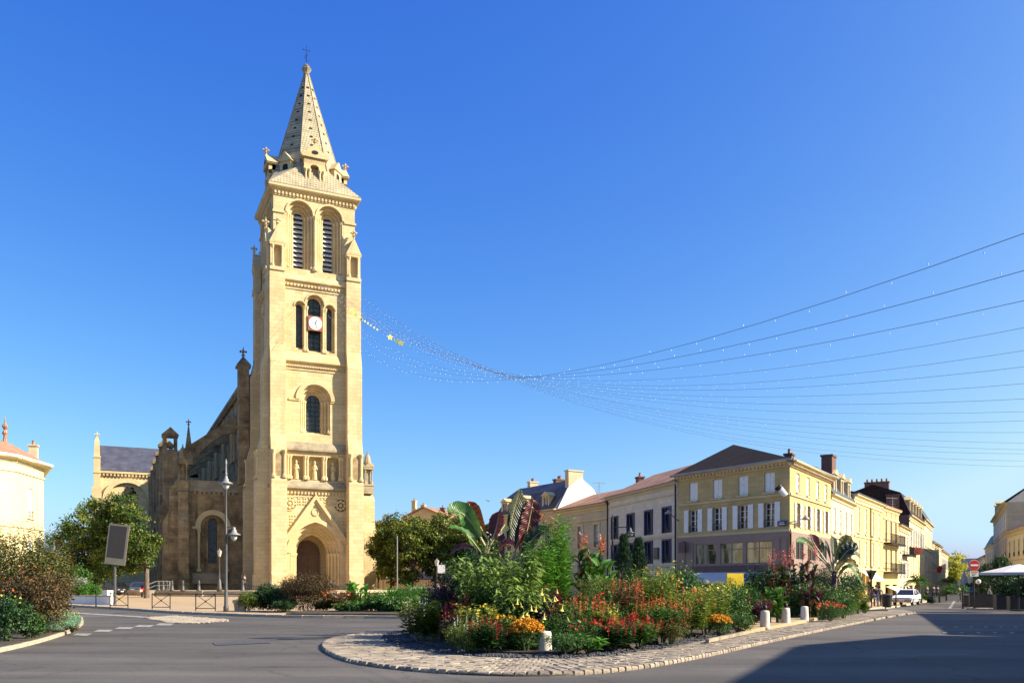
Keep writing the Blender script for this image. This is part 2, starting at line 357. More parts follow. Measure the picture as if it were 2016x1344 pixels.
# ------- roundabout island with cobbled apron
outer = [gp(*p) for p in ((720,1247),(660,1258),(640,1267),(638,1278),(660,1292),(700,1305),(760,1315),(850,1324),(940,1329),(1030,1331),(1120,1329),(1210,1322),(1300,1309),(1400,1289),(1500,1266),(1600,1244),(1700,1223),(1780,1207))]
inner = [gp(*p) for p in ((800,1245),(765,1252),(755,1258),(757,1265),(775,1274),(800,1281),(845,1289),(905,1296),(965,1300),(1035,1302),(1110,1302),(1190,1297),(1280,1286),(1370,1270),(1465,1251),(1565,1233),(1670,1214),(1755,1201)) ]
outer = smooth_poly(outer, 5); inner = smooth_poly(inner, 5)
back = [(19,52),(10,46),(2,38),(-2,32.5)]
isl = outer+[(23.5,53)]+back
sheet('island_apron', isl, .03, M['mortar'], .2, 'raised roundabout island base with cobbled apron')
apron = bpy.data.objects['island_apron']
kerb_o = along(outer, .34)
sett = MB().sq([(.5,-.6),(.5,.55),(.44,1.)]).mesh('sett', M['sett'])
sett_b = MB().sq([(.5,-.6),(.5,.6),(.43,1.)]).mesh('sett', M['sett2'])
sett_c = MB().sq([(.5,-.6),(.5,.5),(.42,1.)]).mesh('sett', plain('granite sett dark', (.19,.155,.115), .85, 0, .35, 2.2, .4))
cand = []
NR = 9
cum = None
for r in range(NR):
    t = (r+.5)/NR
    row = [((1-t)*a[0]+t*b[0], (1-t)*a[1]+t*b[1]) for a, b in zip(outer, inner)]
    wid = [math.hypot(a[0]-b[0], a[1]-b[1])/NR for a, b in zip(outer, inner)]
    L = .20
    for k, (x, y, a) in enumerate(along([row[0]]+row[1:], L)):
        i = min(range(len(row)), key=lambda q: (row[q][0]-x)**2+(row[q][1]-y)**2)
        cand.append((y, x, a, wid[i], L))
cand.sort(key=lambda c: c[0])
vs = MB()
for n_, (y, x, a, w, L) in enumerate(cand):
    a += random.uniform(-.06,.06); sx = L-.022+random.uniform(-.012,.008); sy = w-.022+random.uniform(-.012,.006); h = .065+random.uniform(-.006,.01)
    if n_ < 295:
        link('sett', random.choice((sett,sett,sett_b,sett_c)), apron, (x, y, g(x,y)+.01), a, (sx, sy, h))
    else:
        vs.M = Matrix.Translation((x,y,g(x,y)+.01)) @ Matrix.Rotation(a,4,'Z') @ Matrix.Diagonal((sx,sy,h,1))
        vs.sq([(.5,-.2),(.5,.55),(.44,1.)])
o = vs.build('setts', M['sett'], apron); o['kind'] = 'stuff'
bed = inner+[(23,51.5)]+back
sheet('gravel_strip', bed, .075, M['gravel'], .12, 'dark gravel strip round the island planting')
nb = len(inner)
inn2 = []
for i, p in enumerate(inner):
    q = inner[min(nb-1,i+1)]; r_ = inner[max(0,i-1)]
    t = Vector((q[0]-r_[0], q[1]-r_[1])).normalized(); nrm = Vector((-t.y, t.x))
    wdt = .75 if 8 < i < 70 else .5
    inn2.append((p[0]+nrm.x*wdt, p[1]+nrm.y*wdt))
sheet('planting_soil', inn2+[(22,50.5)]+[(18,50.5),(10,44.5),(2.5,36.5),(-1.2,31.5)], .14, M['soil'], .12, 'dark soil of the island flower bed')
nt_ = [gp(*p) for p in ((1468,1252),(1530,1240),(1610,1224),(1600,1216),(1470,1224),(1440,1240))]
sheet('paved_notch', nt_, .185, M['tan'], .2, 'small pale paved patch with bollards in the island')
# loose pebbles on the gravel
pv = []; pf = []
mbp = MB()
for k in range(1500):
    i = random.randrange(nb-14); t = random.random()*.95
    x = inner[i][0]*(1-t)+inn2[i][0]*t+random.uniform(-.1,.1); y = inner[i][1]*(1-t)+inn2[i][1]*t+random.uniform(-.1,.1)
    s_ = random.uniform(.015,.04)
    mbp.M = Matrix.Translation((x,y,g(x,y)+.08)) @ Matrix.Rotation(random.random()*6,4,'Z')
    mbp.lathe([(s_,-.01),(s_*1.1,s_*.5),(s_*.4,s_*1.0)], 5)
tag(mbp.build('pebbles', M['gravel']), 'small dark pebbles lying on the gravel strip', 'gravel', kind='stuff')
# left bed
lb = [gp(*p) for p in ((-90,1300),(0,1282),(60,1268),(105,1255),(140,1242),(160,1226),(150,1213),(110,1204),(40,1199),(-90,1197))]
lb = smooth_poly(lb, 4)
sheet('left_bed_soil', lb, .12, M['soil'], .2, 'soil of the corner flower bed by the road')
kerb_line('left_bed_kerb', lb[:24], 'curved pale kerb of the corner flower bed', .15, .10, .8)
# bed in front of the church
cb_ = kp[25:]+[(x,y+4.5) for x,y in kp[25:]][::-1]
sheet('church_bed_soil', [(x,y+.25) for x,y in kp[24:]]+[(x,y+4.8) for x,y in kp[24:]][::-1], .2, M['soil'], .2, 'soil of the flower bed before the church')
# markings
def quadmark(pix, label, dz=.014, name='road_marking', mat='mark'):
    o = sheet(name, [gp(*p) for p in pix], dz, M[mat], 0, label)
quadmark(((120,1203.5),(290,1213.5),(284,1215.5),(118,1205.5)), 'white line along the church road')
for i, (a, b) in enumerate(((160,1249),(202,1241.5),(243,1236.2),(282,1232.2),(322,1229))):
    quadmark(((a-18,b+1.6),(a+12,b+2.2),(a+22,b-1.8),(a-8,b-2.2)), 'pale give way dash painted on the asphalt')
wedge = [gp(*p) for p in ((284,1216),(335,1226),(380,1227),(450,1223),(440,1219),(340,1212))]
sheet('cobbled_wedge', wedge, .015, M['mortar'], .06, 'flush cobbled wedge dividing the road')
def inside(x, y, poly):
    c = False
    for (x0,y0),(x1,y1) in zip(poly, poly[1:]+poly[:1]):
        if (y0 > y) != (y1 > y) and x < (x1-x0)*(y-y0)/(y1-y0)+x0: c = not c
    return c
wv = MB(); wx = [p[0] for p in wedge]; wy = [p[1] for p in wedge]; yy_ = min(wy); rw = 0
while yy_ < max(wy):
    xx_ = min(wx)+.12*(rw%2)
    while xx_ < max(wx):
        if inside(xx_, yy_, wedge):
            wv.M = Matrix.Translation((xx_,yy_,g(xx_,yy_)+.012)) @ Matrix.Rotation(random.uniform(-.05,.05),4,'Z') @ Matrix.Diagonal((.22,.2,.03+random.uniform(-.006,.008),1)); wv.sq([(.5,-.2),(.5,.55),(.42,1.)])
        xx_ += .25
    yy_ += .23; rw += 1
o = wv.build('setts', M['sett2'], bpy.data.objects['cobbled_wedge']); o['kind'] = 'stuff'
for i in range(9):
    quadmark(((1851+i*29,1233.1),(1857+i*29,1233.1),(1857.6+i*29,1234.4),(1851+i*29,1234.4)), 'small white crossing stud on the shaded road')
    quadmark(((1856+i*33,1244.6),(1864+i*33,1244.6),(1864.8+i*33,1246.2),(1856+i*33,1246.2)), 'small white crossing stud on the shaded road')
quadmark(((1866,1197),(1873,1197),(1884,1177),(1881,1177)), 'white lane line running down the street')
quadmark(((418,1265),(470,1262),(528,1262.5),(534,1265.5),(475,1268),(425,1270)), 'dark patched repair in the asphalt', .012, 'road_patch', 'gravel')
# ---------------------------------------------------------------- church
PHI = R(25)
CH = empty('church', (-25.35, 106.5, 0), PHI, 'tall yellow stone church with clock tower and scaled spire', 'church')
def arch(u0, w, zb, zs, kind='round', n=10, k=1.35):
    """closed outline, from bottom left over the arch to bottom right"""
    pts = [(u0-w, zb), (u0-w, zs)]
    if kind == 'round':
        pts += [(u0-w*math.cos(math.pi*i/n), zs+w*math.sin(math.pi*i/n)) for i in range(1, n)]
    elif kind == 'point':
        r = k*w; c = r-w; amax = math.acos(c/r); h = n//2
        pts += [(u0+c-r*math.cos(amax*i/h), zs+r*math.sin(amax*i/h)) for i in range(1, h+1)]
        pts += [(u0-c+r*math.cos(amax*(h-i)/h), zs+r*math.sin(amax*(h-i)/h)) for i in range(1, h)]
    pts += [(u0+w, zs), (u0+w, zb)]
    return pts
def lift(ol, v): return [(u, v, z) for u, z in ol]
def panel(mb, u0, u1, z0, z1, v, holes):
    """wall sheet in plane y=v with holes (outlines from arch())"""
    cur = u0
    for ol in sorted(holes, key=lambda o: o[0][0]):
        a, b = ol[0][0], ol[-1][0]; zb = ol[0][1]
        if a > cur+1e-4: mb.poly([(cur,v,z0),(a,v,z0),(a,v,z1),(cur,v,z1)])
        if zb > z0+1e-4: mb.poly([(a,v,z0),(b,v,z0),(b,v,zb),(a,v,zb)])
        top = ol[1:-1]
        for p, q in zip(top, top[1:]):
            if q[0]-p[0] > 1e-5: mb.poly([(p[0],v,p[1]),(q[0],v,q[1]),(q[0],v,z1),(p[0],v,z1)])
        cur = b
    if u1 > cur+1e-4: mb.poly([(cur,v,z0),(u1,v,z0),(u1,v,z1),(cur,v,z1)])
def orders(mb, ols, vs):
    """stepped recess: ols[i] at depth vs[i]..vs[i+1]"""
    for i, ol in enumerate(ols):
        mb.bridge(lift(ol, vs[i]), lift(ol, vs[i+1]))
        if i+1 < len(ols): mb.bridge(lift(ol, vs[i+1]), lift(ols[i+1], vs[i+1]))
def band(mb, ol_out, ol_in, v0, v1):      # raised hood moulding between two outlines (open at the bottom)
    a, b = ol_out[1:-1], ol_in[1:-1]
    mb.bridge(lift(a,v0), lift(a,v1), False); mb.bridge(lift(a,v0), lift(b,v0), False); mb.bridge(lift(b,v0), lift(b,v1), False)
def colonnette(mb, u, v, z0, z1, r=.13):
    mb.lathe([(r*1.9,0),(r*1.9,.25),(r*1.3,.4),(r,.5),(r,z1-z0-.5),(r*1.2,z1-z0-.42),(r*1.9,z1-z0-.1),(r*1.9,z1-z0)], 8, (u,v,z0))
def finial(mb, c, s=1.):
    mb.lathe([(.1*s,0),(.12*s,.3*s),(.28*s,.45*s),(.1*s,.55*s),(.09*s,.9*s),(.2*s,1.0*s),(.07*s,1.15*s),(.03*s,1.5*s)], 6, c)
    for a, b in ((1,0),(-1,0),(0,1),(0,-1)):
        mb.sq([(.05*s,-.12*s),(.14*s,.0),(.06*s,.16*s)], (c[0]+a*.33*s, c[1]+b*.33*s, c[2]+.85*s))
        mb.tube((c[0],c[1],c[2]+.8*s), (c[0]+a*.33*s, c[1]+b*.33*s, c[2]+.85*s), .06*s, .05*s, 5)
def gabled(mb, u0, w, v0, v1, zb, h):     # little gable roof block, ridge along v
    mb.prism([(u0-w,zb),(u0+w,zb),(u0,zb+h)], 'y', v0, v1)
H1, H2, H3, H4, H5 = 5.1, 5.05, 5.0, 4.9, 4.8
def facemesh(fn, name, mat):
    mb = MB(); fn(mb); return mb.mesh(name, M[mat])
FACES = [0, -90, 90, 180]
def on_faces(me, name, faces=FACES):
    return [link(name, me, CH, rz=R(a)) for a in faces]
# wall sheets of the five stages ------------------------------------------------
portal_o = [arch(0, 2.95-.28*k, .5, 5.2, 'point', 14, 1.25) for k in range(5)]
def wall_fn(mb, room=True):
    panel(mb, -H1, H1, .3, 13.2, -H1, [portal_o[0]])
    orders(mb, portal_o, [-H1+.5*k for k in range(5)]+[-H1+2.6])
    if not room: mb.poly(lift(portal_o[4],-H1+2.6))
    rm = [(-2.6,.5),(-2.6,5.2)]+[(p[0]*1.42,p[1]*1.12) for p in portal_o[4][2:-2]]+[(2.6,5.2),(2.6,.5)]
    if room: mb.bridge(lift(portal_o[4],-H1+2.6), lift(rm,-H1+2.6)); mb.bridge(lift(rm,-H1+2.6), lift(rm,-H1+5.0)); mb.poly(lift(rm,-H1+5.0))
    n3 = [[(u-.78,13.75),(u-.78,16.55),(u+.78,16.55),(u+.78,13.75)] for u in (-2.15,0,2.15)]
    panel(mb, -H2, H2, 13.2, 17.6, -H2, n3)
    for ol in n3: orders(mb, [ol], [-H2,-H2+.75]); mb.poly(lift(ol, -H2+.75))
    w3 = [arch(0, 1.75-.3*k, 19.2+.12*k, 23.2, 'round', 12) for k in range(4)]
    panel(mb, -H3, H3, 17.6, 28.2, -H3, [w3[0]]); orders(mb, w3, [-H3+.38*k for k in range(4)]+[-H3+1.6])
    t = [arch(-1.75,.42,29.3,34.1,'round',8), arch(0,.85,29.1,34.6,'round',10), arch(1.75,.42,29.3,34.1,'round',8)]
    t0 = [arch(-1.75,.6,29.0,34.1,'round',8), arch(0,1.05,28.9,34.6,'round',10), arch(1.75,.6,29.0,34.1,'round',8)]
    panel(mb, -H4, H4, 28.2, 37.4, -H4, t0)
    for a, b in zip(t0, t): orders(mb, [a,b], [-H4,-H4+.4,-H4+1.2])
    for s_ in (-1,1):
        bo = [arch(s_*1.75, 1.5-.31*k, 38.5, 44.95, 'round', 12) for k in range(4)]
        bs = bo if s_ == -1 else bs
        if s_ == -1: b1 = bo
        else: b2 = bo
    panel(mb, -H5, H5, 37.4, 47.6, -H5, [b1[0], b2[0]])
    for bo in (b1, b2): orders(mb, bo, [-H5+.36*k for k in range(4)]+[-H5+1.8])
on_faces(facemesh(wall_fn, 'tower_wall', 'stone'), 'tower_wall', [0])
on_faces(facemesh(lambda mb: wall_fn(mb, False), 'tower_wall', 'stone'), 'tower_wall', FACES[1:])
# inside of the tower so that no light leaks
MB().box(-H5+1.9,H5-1.9,-H5+1.9,H5-1.9,17.8,47).build('tower_core', M['dark'], CH)
def core2(mb): mb.box(-2.4, 2.4, -2.4, 2.4, 10.5, 18)
mb = MB(); core2(mb); mb.build('tower_core', M['dark'], CH)
# doors, windows -----------------------------------------------------------------
def door_fn(mb):
    for s_ in (-1,1): mb.box(.04*s_ if s_>0 else -1.55, 1.55 if s_>0 else -.04, -H1+4.75, -H1+4.9, .5, 5.2)
    mb.poly(lift(arch(0,1.6,5.2,5.3,'round',8), -H1+4.85))
on_faces(facemesh(door_fn, 'door', 'wood'), 'door', [0])
on_faces(facemesh(lambda mb: mb.poly(lift(arch(0,1.3,.5,5.0,'point',10,1.25),-H1+2.55)), 'door', 'wood'), 'door', FACES[1:3])
def w3_fn(mb): mb.poly(lift(arch(0,.86,19.5,23.2,'round',12), -H3+1.45))
for o in on_faces(facemesh(w3_fn, 'window', 'leaded'), 'window', FACES[:3]):
    mb = MB()
    for z in np.arange(19.9,23.4,.55): mb.box(-.84,.84,-H3+1.38,-H3+1.43,z,z+.035)
    for u in (-.28,.28): mb.box(u-.02,u+.02,-H3+1.37,-H3+1.42,19.5,23.9)
    mb.build('glazing_bar', M['iron'], o)
def tri_fn(k):
    def fn(mb):
        if k == 1: mb.poly(lift(arch(0,.84,29.1,34.6,'round',10), -H4+1.0))
        else: mb.poly(lift(arch(-1.75+3.5*(k==2),.41,29.3,34.1,'round',8), -H4+1.0))
    return fn
for k in range(3):
    for o in on_faces(facemesh(tri_fn(k), 'window', 'leaded'), 'window', FACES[:3]):
        if k == 1:
            mb = MB()
            for z in np.arange(29.6,35,.6): mb.box(-.82,.82,-H4+.93,-H4+.98,z,z+.04)
            mb.box(-.03,.03,-H4+.92,-H4+.97,29.1,35.3); mb.build('glazing_bar', M['iron'], o)
# belfry louvres: each slate board a part
lv = MB(); lv.M = Matrix.Rotation(R(-38),4,'X')
n_ = 7
zz = [(-.62,0)]
for i in range(n_):
    a = -.62+1.24*i/n_; b = -.62+1.24*(i+1)/n_; zz += [(a+.03,-.16),(b-.03,-.16),(b,-.06)]
lv.prism([(-.62,.42)]+[(u,z) for u,z in zz[1:]]+[(.62,.42)], 'y', -.02, .02)
lvm = lv.mesh('louvre_board', M['louvre'])
bk = MB().poly([(-.68,0,38.4),(.68,0,38.4),(.68,0,45.7),(-.68,0,45.7)]).mesh('belfry_opening', M['dark'])
for a in FACES[:3]:
    for s_ in (-1,1):
        rot = Matrix.Rotation(R(a),4,'Z')
        p = rot @ Vector((s_*1.75, -H5+1.5, 0))
        o = link('belfry_opening', bk, CH, p, R(a))
        for i in range(13): link('louvre_board', lvm, o, (0,-.3,38.75+i*.56))
# colonnettes, hoods, gables -------------------------------------------------------
def col_fn(mb):
    for k in range(4):
        for s_ in (-1,1): colonnette(mb, s_*(2.95-.28*k-.11), -H1+.5*k+.28, 1.3, 5.2, .13)
    for k in range(3):
        for s_ in (-1,1): colonnette(mb, s_*(1.75-.3*k-.12), -H3+.38*k+.2, 19.4, 23.2, .1)
    for s_ in (-1,1):
        for q in (-.13,.13): colonnette(mb, s_*(1.1+q), -H4+.08, 28.9, 34.2, .12)
    for c in (-1.75,1.75):
        for k in range(3):
            for s_ in (-1,1): colonnette(mb, c+s_*(1.5-.31*k-.1), -H5+.36*k+.18, 38.6, 44.95, .1)
    colonnette(mb, 0, -H5-.02, 38.5, 44.95, .16)
    for u in (-3.05,-1.08,1.08,3.05):
        for q in (-.14,.14): colonnette(mb, u+q, -H2-.05, 13.8, 16.6, .13)
me = facemesh(col_fn, 'colonnettes', 'stone_fine')
for o in on_faces(me, 'colonnettes'): o['kind'] = 'stuff'
def hood_fn(mb):
    band(mb, arch(0,3.35,.5,5.2,'point',14,1.25), arch(0,2.96,.5,5.2,'point',14,1.25), -H1-.16, -H1)
    for s_ in (-1,1):   # straight gable over the portal
        a = Vector((s_*3.55,-H1,6.6)); b = Vector((0,-H1,11.6))
        mb.add([(s_*3.75,-H1-.45,6.3),(0,-H1-.45,11.5),(0,-H1-.45,12.1),(s_*4.05,-H1-.45,6.3),(s_*3.75,-H1,6.3),(0,-H1,11.5),(0,-H1,12.1),(s_*4.05,-H1,6.3)],
               [(0,1,2,3),(0,1,5,4),(3,2,6,7),(0,3,7,4)])
        mb.add([(s_*3.4,-H1-.2,6.3),(0,-H1-.2,11.05),(0,-H1-.2,11.5),(s_*3.75,-H1-.2,6.3),(s_*3.4,-H1,6.3),(0,-H1,11.05)], [(0,1,2,3),(0,1,5,4)])
    band(mb, arch(0,2.3,19.2,23.2,'round',14), arch(0,1.85,19.2,23.2,'round',14), -H3-.2, -H3)
    mb.box(-3.1,-1.8,-H3-.12,-H3,23.0,23.25); mb.box(1.8,3.1,-H3-.12,-H3,23.0,23.25)
    for c in (-1.75,1.75): band(mb, arch(c,1.72,38.5,44.95,'round',14), arch(c,1.52,38.5,44.95,'round',14), -H5-.13, -H5)
    mb.box(-4.9,-3.5,-H5-.14,-H5,44.7,44.95); mb.box(3.5,4.9,-H5-.14,-H5,44.7,44.95)
    for c, w, zs in ((-1.75,.6,34.1),(0,1.05,34.6),(1.75,.6,34.1)):
        band(mb, arch(c,w+.17,29,zs,'round',10), arch(c,w+.01,29,zs,'round',10), -H4-.1, -H4)
for o in on_faces(facemesh(hood_fn, 'arch_moulding', 'stone_fine'), 'arch_moulding'): o['kind'] = 'stuff'
# carved panels beside the gable: rosettes
ros = MB()
for i in range(8):
    a = 2*math.pi*i/8; ros.lathe([(.16,0),(.2,.06),(.1,.13)], 7, (.48*math.cos(a), .48*math.sin(a), 0))
ros.lathe([(.2,0),(.22,.1),(.08,.18)], 8); ros.lathe([(.85,0),(.85,.1),(.74,.1),(.74,0)], 20)
rosm = ros.mesh('rosette', M['stone_fine'])
scr = MB()
for i in range(26):
    x = -.8+.32*(i%6)+.05*math.sin(i*3); z = -.7+.33*(i//6)
    scr.lathe([(.13,0),(.12,.06),(.04,.1)], 6, (x,z,0))
scrm = scr.mesh('carved_panel', M['stone_fine'])
for s_ in (-1,1):
    link('rosette', rosm, CH, (s_*3.0,-H1,10.9), rot=(R(90),0,0))
    link('carved_panel', scrm, CH, (s_*3.1,-H1,9.2), rot=(R(90),0,0))
    link('carved_panel', scrm, CH, (s_*1.55,-H1,11.6), rot=(R(90),0,0))
MB().lathe([(.45,0),(.45,.1),(.3,.12),(.3,.05)],14).build('rosette', M['stone_fine'], CH, (0,-H1,10.0), rot=(R(90),0,0))
# string courses and corbel bands
def ring(mb, prof): mb.sq(prof)
for nm, prof, mt in (('string_course', [(H1,12.55),(H1+.45,12.7),(H1+.45,12.9),(H2,13.65)], 'stone_grey'),
                     ('string_course', [(H2,17.0),(H2+.4,17.15),(H2+.4,17.35),(H3,18.2)], 'stone_grey'),
                     ('string_course', [(H3,27.4),(H3+.35,27.55),(H3+.35,27.7),(H4,28.7)], 'stone'),
                     ('string_course', [(H4,36.9),(H4+.3,37.0),(H4+.3,37.2),(H5,37.8)], 'stone'),
                     ('cornice', [(H5,46.6),(H5+.1,46.7),(H5+.1,47.2),(H5+.5,47.45),(H5+.62,47.6),(H5+.62,47.85),(H5+.2,47.9)], 'stone_fine')):
    mb = MB(); ring(mb, prof); mb.build(nm, M[mt], CH)
def corb_fn(mb):
    for z, h, s_, v in ((47.0,.3,.42,H5), (36.5,.3,.4,H4), (12.2,.28,.4,H1), (27.0,.16,.3,H3)):
        lim = v-.1 if z > 40 else 3.7
        u = -lim
        while u < lim: mb.box(u, u+s_*.5, -v-.26, -v+.02, z-h/2, z+h/2); u += s_
        if z < 47: mb.box(-lim, lim, -v-.1, -v, z-h/2-.35, z-h/2-.2)
for o in on_faces(facemesh(corb_fn, 'corbel_table', 'stone_fine'), 'corbel_table'): o['kind'] = 'stuff'
# buttresses: one prism each, stepped profile
prof = [(.1,.3),(-2.0,.3),(-2.0,2.6),(-1.85,2.8),(-1.85,12.4),(-1.85,13.4),(-1.55,13.7),(-1.55,17.0),(-1.1,18.7),(-1.1,27.2),(-.6,29.2),(-.6,37.7),(.1,38.1)]
bt = MB().prism([(v,z) for v,z in prof], 'x', 0, 1.75).mesh('buttress', M['stone'])
pin = MB()      # pinnacle on the buttress head
pin.box(.0,1.75,-.75,.15,37.7,38.1)
for u in (.08,1.4): pin.box(u,u+.27,-.62,-.1,38.1,40.6)
pin.box(.1,1.65,-.1,.1,38.1,40.6); pin.box(.0,1.75,-.72,.15,40.6,40.85)
gabled(pin, .875, .95, -.75, .6, 40.85, 2.0); pin.poly([(.3,-.77,41),(1.45,-.77,41),(.875,-.77,42.3)])
finial(pin, (.875,-.6,42.7), .9)
for q in range(2): colonnette(pin, .34+q*1.07, -.55, 38.1, 40.6, .11)
pinm = pin.mesh('pinnacle', M['stone_fine'])
# small niches in the buttress at gallery level
nic = MB()
for u in (.25,1.5): colonnette(nic, u, -1.62, 13.7, 16.9, .15)
nicm = nic.mesh('buttress_niche', M['stone_fine'])
nd = MB().poly([(u,-1.555,z) for u,z in arch(.875,.38,13.9,16.2,'round',8)]).mesh('niche_back', M['stone_dirty_shaded'])
for a in FACES:
    for u in (-5.35, 3.6):
        if a == 90 and u < 0: continue
        loc = Matrix.Rotation(R(a),4,'Z') @ Vector((u, -5.0, 0))
        b = link('buttress', bt, CH, loc, R(a))
        link('pinnacle', pinm, b); link('buttress_niche', nicm, b); link('niche_back', nd, b)
# statues in the gallery
st = MB().lathe([(.3,0),(.34,.1),(.26,.2),(.3,.3),(.24,.9),(.2,1.2),(.3,1.55),(.22,1.75),(.09,1.82),(.1,1.88),(.15,2.0),(.15,2.14),(.06,2.28)], 9)
st.tube((-.28,0,1.5),(-.1,-.3,1.15),.08,.06,6); st.tube((.28,0,1.5),(.22,-.28,1.2),.08,.06,6)
stm = st.mesh('statue', M['stone_fine'], True)
for u in (-2.15,0,2.15): link('statue', stm, CH, (u,-H2+.35,13.8))
for u in (-2.15,0,2.15): link('statue', stm, CH, (-H2+.35,u,13.8), R(-90))
# clock
ck = MB().box(-.86,.86,-.12,.0,-.86,.86).build('clock', plain('clock frame', (.28,.09,.04), .5), CH, (0,-H4-.05,32.25))
MB().lathe([(.78,0),(.78,.05)], 28).build('clock_face', M['white'], ck, (0,-.12,0), rot=(R(90),0,0))
for i in range(12):
    a = math.pi*i/6; s_ = .16 if i%3 == 0 else .1
    mb = MB().box(-.025,.025,-.012,0,.7-s_,.7); mb.build('hour_mark', M['black'], ck, (0,-.175,0), rot=(0,a,0))
MB().box(-.035,.035,-.015,0,-.08,.42).build('hour_hand', M['black'], ck, (0,-.2,0), rot=(0,R(25),0))
MB().box(-.025,.025,-.015,0,-.1,.62).build('minute_hand', M['black'], ck, (0,-.22,0), rot=(0,R(155),0))
# spire ---------------------------------------------------------------------------
sk = MB()
e = H5+.62; zb, zt, zo = 47.9, 51.0, 4.3
octv = [(zo*math.cos(math.pi/8+i*math.pi/4), zo*math.sin(math.pi/8+i*math.pi/4), zt) for i in range(8)]
sqv = [(e,e,zb),(-e,e,zb),(-e,-e,zb),(e,-e,zb)]
sk.add(sqv+octv, [(0,4,5),(1,6,7),(2,8,9),(3,10,11),(0,1,6,5),(1,2,8,7),(2,3,10,9),(3,0,4,11)])
sk.build('spire_skirt', M['scales'], CH)
R0, R1, Z0, Z1 = 4.3, .26, 51.0, 64.4
sp = MB().lathe([(R0,Z0),(R1,Z1)], 8, ph=math.pi/8).build('spire', M['scales'], CH)
rb = MB()
for i in range(8):
    a = math.pi/8+i*math.pi/4
    rb.tube((R0*math.cos(a),R0*math.sin(a),Z0),(R1*math.cos(a),R1*math.sin(a),Z1),.09,.06,5)
rb.build('spire_rib', M['stone_grey'], sp)
hol = MB().lathe([(.17,0),(.17,.05)], 6).mesh('spire_opening', M['dark'])
for i in range(8):
    a = i*math.pi/4; tilt = math.atan2(R0-R1, Z1-Z0)
    for k in range(8):
        z = 54.2+k*1.15; r = (R0+(R1-R0)*(z-Z0)/(Z1-Z0))*math.cos(math.pi/8)
        link('spire_opening', hol, sp, (r*math.cos(a), r*math.sin(a), z), rot=(0, math.pi/2-tilt*.6, a), sc=(.7,1.2,1))
fin = MB().lathe([(.3,0),(.42,.12),(.3,.25),(.5,.55),(.62,.75),(.35,.95),(.42,1.1),(.15,1.3)], 8, (0,0,64.2)); finial(fin, (0,0,64.6), .8)
fin.build('spire_finial', M['stone_grey'], CH)
cr = MB().tube((0,0,65.3),(0,0,67.9),.04,.025,6); cr.tube((-.4,0,67.3),(.4,0,67.3),.025,.025,6)
for s_ in (-.4,.4): cr.lathe([(.02,-.07),(.06,0),(.02,.07)],6,(s_,0,67.3))
for k in range(6): cr.tube((0,0,66+.1*k),(.35*math.cos(k),.35*math.sin(k),66.15+.1*k),.02,.02,4)
cr.build('spire_cross', M['iron'], CH)
# gabled aedicules on the skirt
ae = MB()
ae.box(-1.3,1.3,-.35,1.6,47.95,48.5)
for u in (-1.05,-.62,.62,1.05):
    colonnette(ae, u, -.12, 48.5, 51.6, .13); colonnette(ae, u, .35, 48.5, 51.6, .1)
ae.box(-1.3,-.5,-.3,.6,51.6,51.85); ae.box(.5,1.3,-.3,.6,51.6,51.85)
pts = arch(0,.5,48.5,52.0,'round',10)
panel(ae, -1.25,1.25,51.6,53.6,-.2,[[(-.5,51.6)]+pts[1:-1]+[(.5,51.6)]])
ae.box(-1.25,-.5,.2,.7,48.5,53.5); ae.box(.5,1.25,.2,.7,48.5,53.5); ae.box(-1.25,1.25,-.2,1.8,52.6,53.6)
ae.box(-1.5,1.5,-.42,2.0,53.6,53.8)
gabled(ae, 0, 1.6, -.42, 2.4, 53.8, 2.1)
finial(ae, (0,-.3,55.8), .95)
ae.v = [(x,y,48+(z-48)*.69) for x,y,z in ae.v]
aem = ae.mesh('spire_gable', M['stone_fine'])
occ = MB().lathe([(.3,0),(.3,.04)],12).mesh('gable_opening', M['dark'])
lu = MB().box(-.75,.75,-.1,1.4,51.0,53.2); gabled(lu,0,.95,-.25,1.9,53.2,1.6); lu.box(-.9,.9,-.2,.5,50.7,51.0)
lu.v = [(x,y,48+(z-48)*.69) for x,y,z in lu.v]
lum = lu.mesh('spire_lucarne', M['stone_fine'])
luo = MB().poly([(u,-.11,48+(z-48)*.69) for u,z in arch(0,.36,51.2,52.4,'round',8)]).mesh('lucarne_opening', M['dark'])
for a in FACES:
    loc = Matrix.Rotation(R(a),4,'Z') @ Vector((0,-4.55,0))
    o = link('spire_gable', aem, CH, loc, R(a)); link('gable_opening', occ, o, (0,-.43,52.45), rot=(R(90),0,0), sc=(1.3,.75,1))
    MB().poly([(-.5,.72,48.5),(.5,.72,48.5),(.5,.72,50.9),(-.5,.72,50.9)]).build('gable_opening', M['dark'], o)
    loc = Matrix.Rotation(R(a-45),4,'Z') @ Vector((0,-4.35,0))
    o = link('spire_lucarne', lum, CH, loc, R(a-45)); link('lucarne_opening', luo, o)
# nave ------------------------------------------------------------------------------
nv = MB()
nv.box(-6.5,6.5,5.0,74,0,26.6)
nv.build('nave_wall', M['stone_dirty_shaded'], CH)
MB().prism([(-7.0,27.1),(0,32.5),(7.0,27.1)], 'y', 4.9, 75).build('nave_roof', M['slate_lit'], CH)
mb = MB().box(-7.0,7.0,4.9,75,26.6,27.1)
for i in range(90): mb.box(-6.9,-6.5,5.3+i*.75,5.6+i*.75,26.1,26.6)
mb.build('nave_cornice', M['stone_dirty_shaded'], CH)
tk_ = MB().box(-7.4,-6.2,4.4,6.2,14,28.6); tk_.sq([(.85,0),(.85,.3),(.1,1.4)],(-6.8,5.3,28.6)); finial(tk_,(-6.8,5.3,29.8),1.0)
for z in (21,24): tk_.box(-7.55,-6.1,4.3,6.3,z,z+.25)
tk_.build('nave_corner_pier', M['stone_dirty_shaded'], CH)
